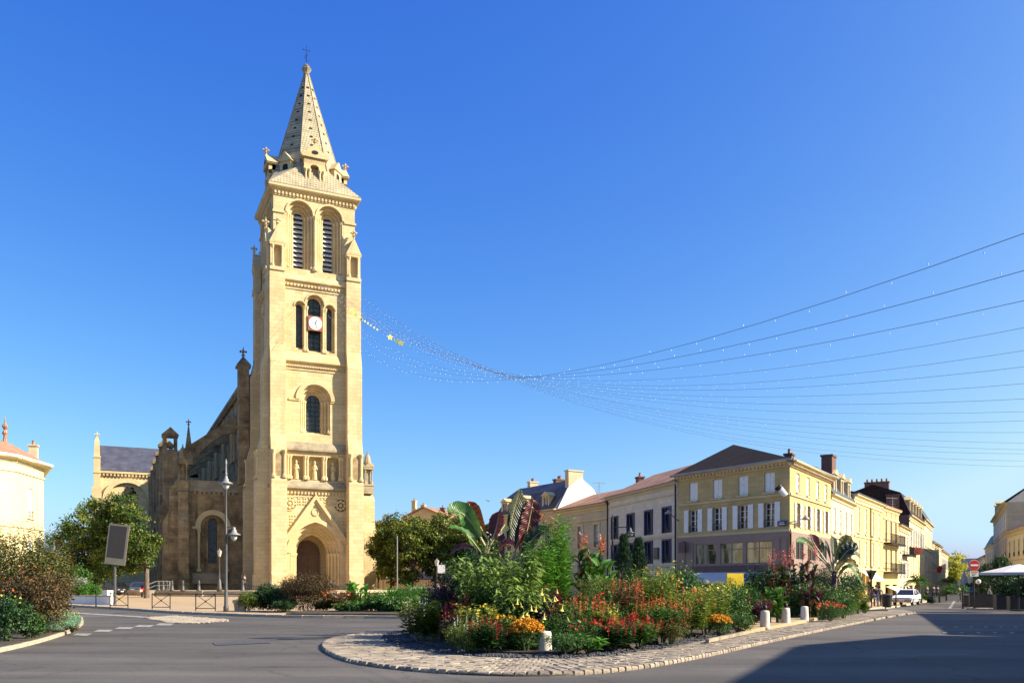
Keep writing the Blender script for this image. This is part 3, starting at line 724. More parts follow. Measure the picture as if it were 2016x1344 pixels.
clw = MB().poly([(u,0,z) for u,z in arch(0,1.1,18.4,23.2,'round',10)]).mesh('window', M['leaded'])
clf = MB(); clf.bridge(lift(arch(0,1.55,18.2,23.2,'round',10),0), lift(arch(0,1.1,18.4,23.2,'round',10),0)); clf.bridge(lift(arch(0,1.55,18.2,23.2,'round',10),0), lift(arch(0,1.55,18.2,23.2,'round',10),-.25).copy())
clfm = clf.mesh('window_surround', M['stone_fine'])
for i in range(6):
    y = 12+i*10
    o = link('window', clw, CH, (-6.53,y+5,0), R(-90)); link('window_surround', clfm, o, (0,-.03,0))
# aisles
for s_, xo in ((-1,14.2),(1,10.6)):
    mb = MB()
    if s_ < 0:
        aw = [arch(-10.1,1.45,3.0,8.8,'round',12), arch(-10.1,1.05,3.1,8.9,'round',12)]
        iw = arch(-10.1,.55,4.2,9.3,'point',10)
        panel(mb, -xo, -6.5, 0, 13.2, 8.3, [aw[0]])
        orders(mb, [aw[0]], [8.3,8.6]); mb.bridge(lift(aw[0],8.6), lift(aw[1],8.6)); orders(mb,[aw[1]],[8.6,8.85])
        panel(mb, -11.15,-9.05,3.1,9.95,8.85,[iw]); orders(mb,[iw],[8.85,9.3])
        mb.poly([(-xo,8.3,0),(-xo,74,0),(-xo,74,13.2),(-xo,8.3,13.2)]); mb.poly([(-xo,8.3,13.2),(-6.5,8.3,13.2),(-6.5,74,13.2),(-xo,74,13.2)])
        al = mb.build('aisle_wall', M['stone_dirty_shaded'], CH)
        MB().poly(lift(iw, 9.25)).build('window', M['leaded'], CH)
        mb = MB(); band(mb, arch(-10.1,2.15,3,8.8,'round',14), arch(-10.1,1.5,3,8.8,'round',14), 8.1, 8.3)
        mb.box(-12.6,-11.6,8.05,8.3,8.5,8.8); mb.box(-8.6,-7.6,8.05,8.3,8.5,8.8)
        for u in (-11.8,-8.4): colonnette(mb, u, 8.2, 3.1, 8.5, .16)
        mb.build('arch_moulding', M['stone_fine'], CH)
        MB().box(-12.6,-8.4,7.9,8.4,1.6,2.9).build('stone_plaque', M['stone_grey'], CH)
    else:
        mb.box(6.5,xo,8.3,74,0,13.2); mb.build('aisle_wall', M['stone'], CH)
    mb = MB(); a, b = (-xo-.25,-6.4) if s_ < 0 else (6.4,xo+.2)
    mb.box(a,b,8.0,8.25,13.2,13.6); mb.box(a+.1,b,8.1,8.6,13.6,14.6)
    xx = (a,a+.6) if s_ < 0 else (b-.6,b)
    mb.box(*xx,8.65,74,13.25,14.6)
    for i in range(int((b-a)/.58)-1): mb.box(a+.3+i*.58, a+.55+i*.58, 8.02, 8.3, 12.85, 13.2)
    mb.build('parapet', M['stone_grey'], CH)
# corner buttresses of the aisles with pinnacles
mb = MB().prism([(8.5,0),(6.6,0),(6.6,2),(6.85,2.2),(6.85,9.2),(7.4,10.4),(7.4,13),(8.5,13.8)], 'x', -13.6, -12.4)
mb.prism([(-13.4,0),(-15.6,0),(-15.6,2),(-15.3,2.2),(-15.3,9.2),(-14.5,10.8),(-14.5,13.5),(-13.4,14.5)], 'y', 8.5, 9.9)
mb.build('buttress', M['stone_dirty_shaded'], CH, (-.7,0,0))
def lantern(mb, c, z0, s_=1.):
    mb.sq([(.75*s_,0),(.75*s_,1.0),(.85*s_,1.05),(.85*s_,1.3)], (c[0],c[1],z0))
    for a, b in ((-1,-1),(1,-1),(1,1),(-1,1)): colonnette(mb, c[0]+a*.5*s_, c[1]+b*.5*s_, z0+1.3, z0+3.3, .11*s_)
    mb.sq([(.3*s_,1.3),(.3*s_,3.3)], (c[0],c[1],z0))
    mb.sq([(.8*s_,3.3),(.8*s_,3.6)], (c[0],c[1],z0))
    for t in (0,90):
        mb2 = MB(); gabled(mb2, 0, .75*s_, -.85*s_, .85*s_, 0, .7*s_)
        rt = Matrix.Translation((c[0],c[1],z0+3.6)) @ Matrix.Rotation(R(t),4,'Z')
        mb.add([tuple(rt @ Vector(v)) for v in mb2.v], mb2.f)
    mb.lathe([(.6*s_,3.9),(.58*s_,4.3),(.4*s_,5.1),(.12*s_,5.5),(.03,5.9)], 8, (c[0],c[1],z0))
mb = MB(); lantern(mb, (-13.7,8.3), 13.2, .85); mb.build('pinnacle', M['stone_dirty_shaded'], CH)
mb = MB(); lantern(mb, (9.9,7.9), 13.8, .9); mb.build('pinnacle', M['stone_grey'], CH)
mb = MB().prism([(8.5,0),(6.0,0),(6.0,8.5),(6.9,9.9),(6.9,13),(8.5,14.2)], 'x', 8.9, 10.6); mb.prism([(10.5,0),(11.0,0),(11.0,9.5),(10.7,11),(10.5,13)],'y',8.4,9.9)
mb.build('buttress', M['stone'], CH)
for i in range(7):
    y = 13+i*9.2
    mb = MB().prism([(-13.3,0),(-15.6,0),(-15.6,3),(-15.3,3.3),(-15.3,11),(-14.9,12.4),(-14.9,19.0),(-13.2,19.0)], 'y', y, y+1.3)
    mb.box(-14.95,-14.5,y+.1,y+1.2,19,20.6); mb.box(-13.6,-13.2,y+.1,y+1.2,19,20.6); mb.box(-15.05,-13.1,y-.05,y+1.35,20.6,20.9)
    gabled(mb, -14.05, 1.05, y-.1, y+1.4, 20.9, 1.0)
    b = mb.build('buttress', M['stone_dirty_shaded'], CH, (-.8,0,0))
    if i == 0:
        mb = MB().sq([(.55,0),(.5,1.2),(.05,5.2)], (-12.6,y+.6,17.2)); finial(mb, (-12.6,y+.6,22.2), .7); mb.build('pinnacle', M['stone_dirty_shaded'], CH)
    mb = MB(); N = 10      # flying buttress
    up = [(-14.1+7.7*t/N, 18.6+5.6*t/N) for t in range(N+1)]
    lo = [(-14.1+7.7*t/N, 15.2+6.6*math.sin(math.pi/2*t/N)) for t in range(N+1)]
    mb.prism(lo+up[::-1], 'y', y+.25, y+1.05)
    mb.build('flying_buttress', M['stone_dirty_shaded'], CH)
# transept
MB().box(-24.0,-6,66,80,0,21.6).build('transept_wall', M['stone'], CH)
MB().prism([(65.4,22.1),(73,27.6),(80.6,22.1)], 'x', -23.9, -6).build('transept_roof', M['slate_lit'], CH)
mb = MB().box(-24.2,-11,65.5,66,21.6,22.1)
for i in range(21): mb.box(-23.7+i*.6,-23.4+i*.6,65.6,66,21.15,21.6)
mb.build('transept_cornice', M['stone_fine'], CH)
mb = MB(); band(mb, arch(-19.0,4.2,2,16.6,'round',16), arch(-19.0,3.4,2,16.6,'round',16), 65.3, 66); mb.build('arch_moulding', M['stone_fine'], CH)
mb = MB().lathe([(.35,0),(.35,.06)],10)
for i in range(6): mb.lathe([(.42,0),(.42,.06)],10,(.75*math.cos(i*math.pi/3),.75*math.sin(i*math.pi/3),0))
mb.build('rose_window', M['dark'], CH, (-18.7,65.98,18.2), rot=(R(90),0,0))
for u in (-19.8,-17.6): MB().poly(lift(arch(u,.7,6,14,'round',8), 65.97)).build('window', M['leaded'], CH)
mb = MB().box(-21.6,-20.0,65.2,66.8,0,19); mb.box(-21.3,-20.2,65.4,66.5,19,24.5); mb.sq([(.5,0),(.42,2.8),(.05,4)], (-20.75,65.95,24.4)); finial(mb,(-20.75,65.95,27.6),1.)
for q in (21.5,24.3): mb.box(-21.4,-20.1,65.3,66.6,q,q+.25)
mb.build('transept_turret', M['stone_fine'], CH, (-3.3,0,0))
for i in range(3):
    mb = MB().prism([(66,0),(64.6,0),(64.6,14),(65.2,15.5),(65.2,20),(66,21)], 'x', -11.6-0.0+i*.0-1.0*i*.0-.9*i, -11.0-.9*i) if i == 0 else MB()
    if i == 0: mb.build('buttress', M['stone'], CH)
# ---------------------------------------------------------------- houses
CACHE = {}
def cached(key, fn):
    if key not in CACHE: CACHE[key] = fn()
    return CACHE[key]
def win_mesh(w, h, mat, bars=3):
    def f():
        mb = MB(); t = .055
        mb.box(-w/2,-w/2+t,0,.06,0,h); mb.box(w/2-t,w/2,0,.06,0,h); mb.box(-w/2+t,w/2-t,0,.06,0,t); mb.box(-w/2+t,w/2-t,0,.06,h-t,h)
        mb.box(-.05,.05,-.01,.06,t,h-t)
        for i in range(1, bars+1):
            z = h*i/(bars+1); mb.box(-w/2+t,-.05,.01,.05,z-.018,z+.018); mb.box(.05,w/2-t,.01,.05,z-.018,z+.018)
        return mb.mesh('window', M[mat])
    return cached(('win',w,h,mat,bars), f)
def pane_mesh(w, h, mat='glass'):
    return cached(('pane',w,h,mat), lambda: MB().box(-w/2+.03,w/2-.03,.065,.08,.03,h-.03).mesh('pane', M[mat]))
def shut_mesh(w, h, mat='white'):
    def f():
        mb = MB().box(0,w,-.05,0,0,h)
        for i in range(1,4): mb.box(w*i/4-.008,w*i/4+.008,-.058,-.05,.03,h-.03)
        for z in (.15,.5,.85): mb.box(.02,w-.02,-.075,-.05,h*z-.05,h*z+.05)
        return mb.mesh('shutter', M[mat])
    return cached(('shut',w,h,mat), f)
def rail_mesh(w, h=.55):
    def f():
        mb = MB().box(-w/2,w/2,-.05,-.01,h-.03,h).box(-w/2,w/2,-.05,-.01,.05,.08)
        n = max(3, int(w/.13))
        for i in range(n+1): mb.tube((-w/2+w*i/n,-.03,.06),(-w/2+w*i/n,-.03,h-.02),.011,None,4)
        for i in range(n//3):
            mb.lathe([(.09,0),(.09,.02),(.07,.02),(.07,0)],10,(0,0,0)) if False else None
        return mb.mesh('railing', M['iron'])
    return cached(('rail',w,h), f)
def sill_mesh(w, mat): return cached(('sill',w,mat), lambda: MB().box(-w/2-.12,w/2+.12,-.12,.1,-.14,0).mesh('sill', M[mat]))
def surround_mesh(w, h, mat):
    return cached(('sur',w,h,mat), lambda: MB().box(-w/2-.16,-w/2,-.05,.02,0,h).box(w/2,w/2+.16,-.05,.02,0,h).box(-w/2-.2,w/2+.2,-.07,.02,h,h+.2).mesh('surround', M[mat]))
def balcony_mesh(w):
    def f():
        mb = MB().box(-w/2,w/2,-.85,0,-.18,0)
        n = int(w/.14)
        for i in range(n+1): mb.tube((-w/2+w*i/n,-.8,0),(-w/2+w*i/n,-.8,.95),.012,None,4)
        for s_ in (-1,1):
            for k in range(1,6): mb.tube((s_*w/2*.998,-.16*k,0),(s_*w/2*.998,-.16*k,.95),.012,None,4)
            mb.box(s_*w/2-.02,s_*w/2+.02,-.8,0,.93,.97)
        mb.box(-w/2,w/2,-.83,-.77,.93,.97)
        return mb.mesh('balcony', M['iron'])
    return cached(('bal',w), f)
RV = .22      # reveal depth
def facade(root, A, B, z0, z1, wins, mat, trim='stone_fine', bands=(), cornice=.35, name='wall'):
    """A,B left and right foot as seen from outside; wins: dict(u,z,w,h,...) or rect openings"""
    ax, ay = A[0]-root.location.x, A[1]-root.location.y
    L = math.hypot(B[0]-A[0], B[1]-A[1]); a = math.atan2(B[1]-A[1], B[0]-A[0]); zr = root.location.z
    z0 -= zr; z1 -= zr
    mb = MB()
    rows = {}
    for w in wins: rows.setdefault((round(w['z'],2), round(w['h'],2)), []).append(w)
    cur = z0
    for (z, h), ws in sorted(rows.items()):
        z -= zr
        if z > cur+.01: panel(mb, 0, L, cur, z, 0, [])
        hs = []
        for w in ws:
            u = w['u']; hw = w['w']/2
            ol = [(u-hw,z),(u-hw,z+h),(u+hw,z+h),(u+hw,z)]; hs.append(ol)
            d = w.get('deep', RV+.1); orders(mb, [ol], [0, d]); mb.poly(lift(ol, d))
        panel(mb, 0, L, z, z+h, 0, hs)
        cur = z+h
    if z1 > cur+.01: panel(mb, 0, L, cur, z1, 0, [])
    wall = mb.build(name, M[mat], root, (ax,ay,0), a)
    tb = MB()
    for zb in bands: MB().box(-.02, L+.02, -.1, .02, zb-zr, zb-zr+.18).build('string_course', M[trim], root, (ax,ay,0), a)
    if cornice: tb.prism([(.05,z1-.42),(-.08,z1-.42),(-.1,z1-.25),(-cornice,z1-.1),(-cornice,z1+.02),(.05,z1+.02)], 'x', -.05, L+.05)
    if tb.v: tb.build('cornice', M[trim], root, (ax,ay,0), a)
    ca, sa = math.cos(a), math.sin(a)
    for w in wins:
        u = w['u']; z = w['z']-zr; ww = w['w']; h = w['h']
        at = lambda v: (ax+ca*u-sa*v, ay+sa*u+ca*v, z)
        st = w.get('style','glass')
        if st == 'void': continue
        o = link('window', win_mesh(ww, h, w.get('frame','white'), w.get('bars',3)), root, at(RV if st != 'closed' else RV-.02), a)
        link('pane', pane_mesh(ww, h, w.get('pane','glass')), o)
        k = -RV
        if w.get('sill', True): link('sill', sill_mesh(ww, trim), o, (0,k,0))
        if w.get('sur'): link('surround', surround_mesh(ww, h, trim), o, (0,k,0))
        sm = w.get('shut','white')
        if st == 'open':
            link('shutter', shut_mesh(ww/2-.02, h, sm), o, (-ww+.0,k-.02,0)); link('shutter', shut_mesh(ww/2-.02, h, sm), o, (ww/2+.02,k-.02,0))
        if st == 'closed':
            link('shutter', shut_mesh(ww/2-.012, h, sm), o, (-ww/2,-.06,0)); link('shutter', shut_mesh(ww/2-.012, h, sm), o, (.012,-.06,0))
        if w.get('rail'): link('railing', rail_mesh(ww), o, (0,k,0))
    return wall, a, L
def row(us, z, w, h, **k): return [dict(u=u, z=z, w=w, h=h, **k) for u in us]
def spread(L, n, m=0): return [m+(L-2*m)*(i+.5)/n for i in range(n)]
def off(A, B, dist, t=0):     # point at fraction t of A->B, pushed inwards
    dx, dy = B[0]-A[0], B[1]-A[1]; L = math.hypot(dx,dy)
    return (A[0]+dx*t-dy/L*dist, A[1]+dy*t+dx/L*dist)
def backwalls(root, pts, z0, z1, mat):       # the walls of the footprint after the first edges
    ox, oy, oz = root.location; mb = MB()
    for p, q in zip(pts, pts[1:]): mb.poly([(p[0]-ox,p[1]-oy,z0-oz),(q[0]-ox,q[1]-oy,z0-oz),(q[0]-ox,q[1]-oy,z1-oz),(p[0]-ox,p[1]-oy,z1-oz)])
    return mb.build('side_wall', M[mat], root)
def roof_gable(root, A, B, D, z, h, mat, over=.4, t0=-.0):   # ridge parallel to facade A->B
    ax, ay = A[0]-root.location.x, A[1]-root.location.y; z -= root.location.z
    L = math.hypot(B[0]-A[0], B[1]-A[1]); a = math.atan2(B[1]-A[1], B[0]-A[0])
    mb = MB().prism([(-over,z),(-over,z+.12),(D/2,z+h+.12),(D+over,z+.12),(D+over,z),(D/2,z+h)], 'x', -.05, L+.05)
    r = mb.build('roof', M[mat], root, (ax,ay,0), a)
    gb = MB().prism([(0,z),(D,z),(D/2,z+h)], 'x', .0, .2).prism([(0,z),(D,z),(D/2,z+h)], 'x', L-.2, L)
    gb.build('gable_wall', M['cream'], root, (ax,ay,0), a)
    return r, a
def roof_mansard(root, A, B, D, z, h, mat, inset=1.1, over=.2):
    ax, ay = A[0]-root.location.x, A[1]-root.location.y; z -= root.location.z
    L = math.hypot(B[0]-A[0], B[1]-A[1]); a = math.atan2(B[1]-A[1], B[0]-A[0])
    mb = MB().prism([(-over,z+.02),(inset,z+h),(D/2,z+h+1.2),(D-inset,z+h),(D,z+.02)], 'x', 0, L)
    return mb.build('roof', M[mat], root, (ax,ay,0), a), a
def dormer(root, A, a, u, z, w=1.0, h=1.5, mat='stone_fine', v=.25):
    ax, ay = A[0]-root.location.x, A[1]-root.location.y; z -= root.location.z
    ca, sa = math.cos(a), math.sin(a)
    mb = MB().box(-w/2-.2,-w/2,0,1.8,0,h).box(w/2,w/2+.2,0,1.8,0,h).box(-w/2-.2,w/2+.2,0,1.9,h,h+.2)
    gabled(mb, 0, w/2+.35, -.15, 2.0, h+.2, .45)
    o = mb.build('dormer', M[mat], root, (ax+ca*u-sa*v, ay+sa*u+ca*v, z), a)
    MB().box(-w/2,w/2,.14,.2,0,h).build('pane', M['glass'], o)
    MB().box(-.04,.04,.08,.14,0,h).box(-w/2,-w/2+.06,.08,.14,0,h).box(w/2-.06,w/2,.08,.14,0,h).build('window_frame', M['white'], o)
    return o
def chimney(root, x, y, z, w, d, h, mat, rz=0, pots=2):
    lx, ly, lz = x-root.location.x, y-root.location.y, z-root.location.z
    mb = MB().box(-w/2,w/2,-d/2,d/2,-1.5,h).box(-w/2-.08,w/2+.08,-d/2-.08,d/2+.08,h,h+.15)
    o = mb.build('chimney', M[mat], root, (lx,ly,lz), rz)
    pm = cached(('pot',), lambda: MB().lathe([(.14,0),(.12,.35),(.15,.4)],8).mesh('chimney_pot', M['terracotta']))
    for i in range(pots): link('chimney_pot', pm, o, (-w/2+w*(i+.5)/pots,0,h+.15))
    return o
def house(name, A, label, group=None): return empty(name, (A[0],A[1],g(*A)), 0, label, 'house', group)
M['w_blue'] = stone('pale limestone front', (.70,.63,.49), (.61,.545,.42), (.44,.38,.28), bw=.8, bh=.34, stain_amt=.5)
M['w_corner'] = stone('ochre limestone front', (.57,.43,.20), (.48,.35,.155), (.33,.23,.10), bw=.9, bh=.38, stain_amt=.55)
M['w_cream'] = stone('cream limestone front', (.60,.52,.36), (.55,.47,.32), (.42,.34,.22), bw=.9, bh=.36, stain_amt=.4)
M['w_yellow'] = plain('yellow render', (.62,.46,.18), .9, 0, .1, 1.2)
M['w_paleyellow'] = plain('pale yellow render', (.66,.55,.29), .9, 0, .08, 1.2)
M['w_tan'] = stone('tan limestone front', (.58,.48,.32), (.50,.41,.265), (.34,.27,.17), stain_amt=.6)
M['w_white'] = plain('white render', (.80,.77,.70), .9, 0, .05, 1)
M['w_lemon'] = stone('lemon limewash stone', (.74,.63,.36), (.70,.59,.33), (.60,.49,.27), bw=1.0, bh=.42, stain_amt=.3, streak=.2)
M['mauve'] = plain('mauve shopfront paint', (.26,.175,.14), .6, 0, .08, 2)
M['mauve_dark'] = plain('dark mauve fascia', (.10,.06,.06), .6, 0, .08, 2)
M['awning'] = plain('pale awning canvas', (.64,.59,.54), .8, 0, .05, 3)
M['brick'] = stone('brown brick stack', (.22,.12,.09), (.17,.10,.08), (.09,.06,.05), bw=.25, bh=.08)
M['curtain'] = plain('pale curtain', (.5,.47,.38), .9, 0, .2, 8)
M['shutgrey'] = plain('brown grey shutters', (.22,.15,.13), .6)
# mansard house far left of the row
A, B = (-1.9,107), (4.9,96); DM = 6.6
h = house('mansard_house', A, 'tan stone house with dark slate mansard roof and round dormers behind the banana')
L = math.hypot(B[0]-A[0],B[1]-A[1])
facade(h, A, B, -.5, 9.9, row(spread(L,4), 6.2, 1.1, 2.0, style='glass')+row(spread(L,4), 2.6, 1.1, 2.2, style='glass'), 'w_tan', bands=(5.4,9.0))
backwalls(h, [B, off(A,B,DM,1), off(A,B,DM,0), A], -.5, 9.9, 'w_white')
r, a = roof_mansard(h, A, B, DM, 9.9, 2.4, 'slate', 1.5)
for u in (1.6, 6.0, 10.6): dormer(h, A, a, u, 10.0, 1.0, 1.35, v=.15)
gb = MB().prism([(.1,0),(DM-.1,0),(DM-1.5,2.4),(DM/2,3.62),(1.5,2.4)], 'x', 0, .25)
gb.build('gable_wall', M['w_white'], h, (B[0]-A[0]-.05*math.cos(a), B[1]-A[1]-.05*math.sin(a), 9.9-h.location.z), a)
p = off(A,B,2.6,.985); chimney(h, p[0], p[1], 11.2, .7, 2.0, 3.0, 'w_tan', a, 0)
p = off(A,B,4.5,.1); chimney(h, p[0], p[1], 13, .6, 1.2, 1.2, 'w_tan', a, 2); p = off(A,B,4.5,.55); chimney(h, p[0], p[1], 13.2, .6, 1.4, .7, 'brick', a, 3)
# low tiled house
A, B = (4.9,96), (9.5,85.5)
h = house('tiled_house', A, 'narrow stone house with low orange tile roof between slate mansard and blue windows')
L = math.hypot(B[0]-A[0],B[1]-A[1])
facade(h, A, B, -.5, 9.6, row([2.2,5.7,9.2], 5.3, 1.15, 2.3, style='glass', rail=True, sur=True, pane='curtain')+row([2.2,5.7,9.2], 1.2, 1.3, 2.4, style='glass'), 'w_tan', bands=(4.6,8.0,8.9))
backwalls(h, [B, off(A,B,9,1), off(A,B,9,0), A], -.5, 9.6, 'w_white')
roof_gable(h, A, B, 9, 9.6, 1.9, 'terracotta')
p = off(A,B,4.2,.93); chimney(h, p[0], p[1], 11, .6, .9, 1.3, 'brick', .2, 1)
# blue window house
A, B = (9.5,85.5), (13.73,71.4)
h = house('blue_window_house', A, 'pale stone house with navy blue window frames and orange tile roof')
L = math.hypot(B[0]-A[0],B[1]-A[1]); us = [1.7,5.4,9.2,12.7]
ws = row(us, 5.9, 1.45, 2.1, frame='bluepaint', rail=True, pane='pane_room', sill=False, deep=.32, bars=0)
ws += row(us, 3.35, 1.45, 1.9, frame='bluepaint', rail=True, pane='pane_room', sill=False, deep=.32, bars=0)
def curtain_reflect():  # pale patches: drawn curtains, with reflected house fronts put into the colour
    m, n, l, b = newmat('glass with curtain and reflection tones')
    tc = n.new('ShaderNodeTexCoord'); mp = n.new('ShaderNodeMapping'); mp.inputs['Scale'].default_value = (1.1,1.1,.25); l.new(tc.outputs['Object'], mp.inputs['Vector'])
    ns = n.new('ShaderNodeTexNoise'); ns.inputs['Scale'].default_value = 1.3; ns.inputs['Detail'].default_value = 3; l.new(mp.outputs[0], ns.inputs['Vector'])
    wv_ = n.new('ShaderNodeTexWave'); wv_.inputs['Scale'].default_value = 3.5; wv_.inputs['Distortion'].default_value = 1.5; l.new(mp.outputs[0], wv_.inputs['Vector'])
    cr = n.new('ShaderNodeValToRGB'); e_ = cr.color_ramp.elements; e_[0].position = .45; e_[0].color = (.03,.03,.028,1); e_[1].position = .54; e_[1].color = (.40,.35,.22,1); l.new(ns.outputs[0], cr.inputs['Fac'])
    mx = n.new('ShaderNodeMixRGB'); mx.blend_type = 'MULTIPLY'; mx.inputs['Fac'].default_value = .45; l.new(cr.outputs[0], mx.inputs['Color1']); l.new(wv_.outputs['Color'], mx.inputs['Color2'])
    l.new(mx.outputs[0], b.inputs['Base Color']); b.inputs['Roughness'].default_value = .08; b.inputs['Specular IOR Level'].default_value = .8
    return m
M['pane_room'] = curtain_reflect()
ws += row([2.6,7.3,12], -.2, 3.2, 1.9, style='glass', frame='mauve_dark', bars=0, sill=False)
facade(h, A, B, -.5, 10.0, ws, 'w_blue', 'w_cream', bands=(5.5,3.0,9.0))
for u_ in us:
    for z_ in (5.9,3.35):
        q = off(A,B,-.02,(u_+.0)/L); a = math.atan2(B[1]-A[1],B[0]-A[0])
        MB().box(-.86,-.72,-.06,.2,0,2.1 if z_>5 else 1.9).box(.72,.86,-.06,.2,0,2.1 if z_>5 else 1.9).box(-.86,.86,-.06,.2,2.1 if z_>5 else 1.9,2.24 if z_>5 else 2.04).build('window_surround', M['bluepaint'], h, (q[0]-A[0],q[1]-A[1],z_-h.location.z), a)
backwalls(h, [B, off(A,B,10,1), off(A,B,10,0), A], -.5, 10., 'w_white')
roof_gable(h, A, B, 10, 10.0, 2.4, 'terracotta')
q = off(A,B,-.1,10.9/L); MB().box(-.4,.4,-.08,.0,-.5,.5).build('wall_plate', M['steel'], h, (q[0]-A[0],q[1]-A[1],4.3), a)
for nm_, q_ in (('drainpipe',off(A,B,-.14,.985)),('drainpipe',off(A,B,-.14,.012))):
    MB().tube((0,0,-.5),(0,0,9.9),.07,None,6).build(nm_, M['iron'], h, (q_[0]-A[0],q_[1]-A[1],0))
# corner house -----------------------------------------------------------------------
Lp, Cp, Rp = (13.73,71.4), (19.95,62), (26.9,72.8)
h = house('corner_house', Cp, 'ochre stone corner house with white shutters above a mauve shopfront')
zc = 10.45
L1 = math.hypot(Cp[0]-Lp[0],Cp[1]-Lp[1]); L2 = math.hypot(Rp[0]-Cp[0],Rp[1]-Cp[1])
us = [1.75,4.35,6.95,9.45]
ws = row(us, 8.3, .95, 1.45, style='closed')
ws += row(us, 5.75, 1.0, 1.8, style='open', rail=True, sill=False)
ws += row([3.25,5.95,8.55], 1.72, 2.25, 1.75, style='glass', frame='mauve', bars=1, pane='pane_room', sill=False)
facade(h, Lp, Cp, -.7, zc, [w for w in ws if w['z'] > 4], 'w_corner', bands=(5.35,7.95), cornice=.5, name='wall')
ws2 = row([2.2,5.2,8.2,11], 8.3, .95, 1.45, style='closed')+row([2.2,5.2,8.2,11], 5.75, 1.0, 1.8, style='open', sill=False)
facade(h, Cp, Rp, -.7, zc, ws2, 'w_corner', bands=(5.35,7.95), cornice=.5)
def dent(root, A, B, z, s_=.36):
    mb = MB(); L = math.hypot(B[0]-A[0],B[1]-A[1]); u = .1
    while u < L: mb.box(u,u+s_*.5,-.3,.0,z-.22,z-.02); u += s_
    o = mb.build('dentils', M['w_cream'], root, (A[0]-root.location.x,A[1]-root.location.y,0), math.atan2(B[1]-A[1],B[0]-A[0])); o['kind'] = 'stuff'
dent(h, Lp, Cp, zc-.1-h.location.z); dent(h, Cp, Rp, zc-.1-h.location.z)
Qp = (20.8, 80.5)
backwalls(h, [Rp, Qp, Lp], -.7, zc, 'w_white')
ox, oy, oz = h.location
def lp(p, z): return (p[0]-ox, p[1]-oy, z-oz)
def outp(p, c, k): v = Vector((p[0]-c[0],p[1]-c[1])); v.normalize(); return (p[0]+v.x*k, p[1]+v.y*k)
cen = (20.3, 71.8)
e = [outp(p, cen, .65) for p in (Lp,Cp,Rp,Qp)]
rd = (18.1, 70.6); rd2 = (21.8, 74.5)
mb = MB().add([lp(p,zc+.03) for p in e]+[lp(rd,12.95),lp(rd2,12.7)], [(0,1,4),(1,2,5,4),(2,3,5),(3,0,4,5),(3,2,1,0)]).build('roof', M['darktile'], h)
mb = MB()
for p, q in ((e[0],e[1]),(e[1],e[2])): mb.tube(lp(p,zc+.0), lp(q,zc+.0), .1, None, 8)
mb.build('gutter', M['alu'], h)
chimney(h, 27.5, 75.0, 11.0, 1.5, .9, 1.55, 'brick', 1.0, 0); chimney(h, 22.8, 71, 11.3, .8, .6, .8, 'brick', 1.0, 1)
# mauve shopfront: clad panels over the lower storeys
def shopfront(root, A, B, openings, z0, z1, name, mat, v=-.12, lbl=None):
    a = math.atan2(B[1]-A[1],B[0]-A[0]); L = math.hypot(B[0]-A[0],B[1]-A[1]); mb = MB(); zr = root.location.z
    cur = z0-zr
    for z, hh, us_ in openings:
        z -= zr
        panel(mb, 0, L, cur, z, v, []); hs = [[(u0,z),(u0,z+hh),(u1,z+hh),(u1,z)] for u0,u1 in us_]
        panel(mb, 0, L, z, z+hh, v, hs)
        for ol in hs: orders(mb, [ol], [v, v+.1])
        cur = z+hh
    panel(mb, 0, L, cur, z1-zr, v, [])
    return mb.build(name, M[mat], root, (A[0]-root.location.x,A[1]-root.location.y,0), a), a, L
sf, a1, L1 = shopfront(h, Lp, Cp, [(-.4,2.4,[(1.9,3.9),(4.2,6.4),(6.6,8.2)]),(3.1,1.65,[(2.15,4.35),(4.75,7.0),(7.35,9.75)])], -.7, 5.35, 'shopfront', 'mauve')
for (u0,u1) in ((2.15,4.35),(4.75,7.0),(7.35,9.75)):
    w_ = u1-u0; um = (u0+u1)/2
    o = MB().box(-w_/2,w_/2,-.02,.04,0,.07).box(-w_/2,w_/2,-.02,.04,1.58,1.65).box(-.04,.04,-.02,.04,.07,1.58).box(-w_/2,-.04,-.02,.04,1.1,1.16).box(.04,w_/2,-.02,.04,1.1,1.16).build('shop_window', M['mauve'], sf, (um,-.06,3.1-oz))
for (u0,u1,z_,hh,mt) in ((2.15,4.35,3.1,1.65,'pane_room'),(4.75,7.0,3.1,1.65,'pane_room'),(7.35,9.75,3.1,1.65,'pane_room'),(1.9,3.9,-.4,2.4,'pane_room'),(4.2,6.4,-.4,2.4,'pane_room'),(6.6,8.2,-.4,2.4,'glass')):
    MB().box(u0,u1,-.05,-.035,z_-oz,z_+hh-oz).build('pane', M[mt], sf)
for u0 in (2.25,5.5,7.9):   # curtains behind the upper shop panes
    MB().box(u0,u0+.9,-.033,-.022,3.15-oz,4.6-oz).build('curtain', M['curtain'], sf)
for u0,u1 in ((.3,.95),(1.1,1.85),(9.95,10.5),(10.65,11.15)): MB().box(u0,u1,-.17,-.11,3.0-oz,4.85-oz).build('panelling', M['mauve'], sf)
MB().box(1.8,L1-.1,-.2,-.11,2.5-oz,2.98-oz).build('fascia', M['mauve_dark'], sf)
aw = MB().add([(1.9,-.15,2.48-oz),(9.2,-.15,2.48-oz),(9.6,-1.7,1.72-oz),(1.5,-1.7,1.72-oz),(1.9,-.15,2.44-oz),(9.2,-.15,2.44-oz),(9.6,-1.7,1.55-oz),(1.5,-1.7,1.55-oz)], [(0,1,2,3),(7,6,5,4),(2,3,7,6),(0,3,7,4),(1,2,6,5)])
aw.build('awning', M['awning'], sf)
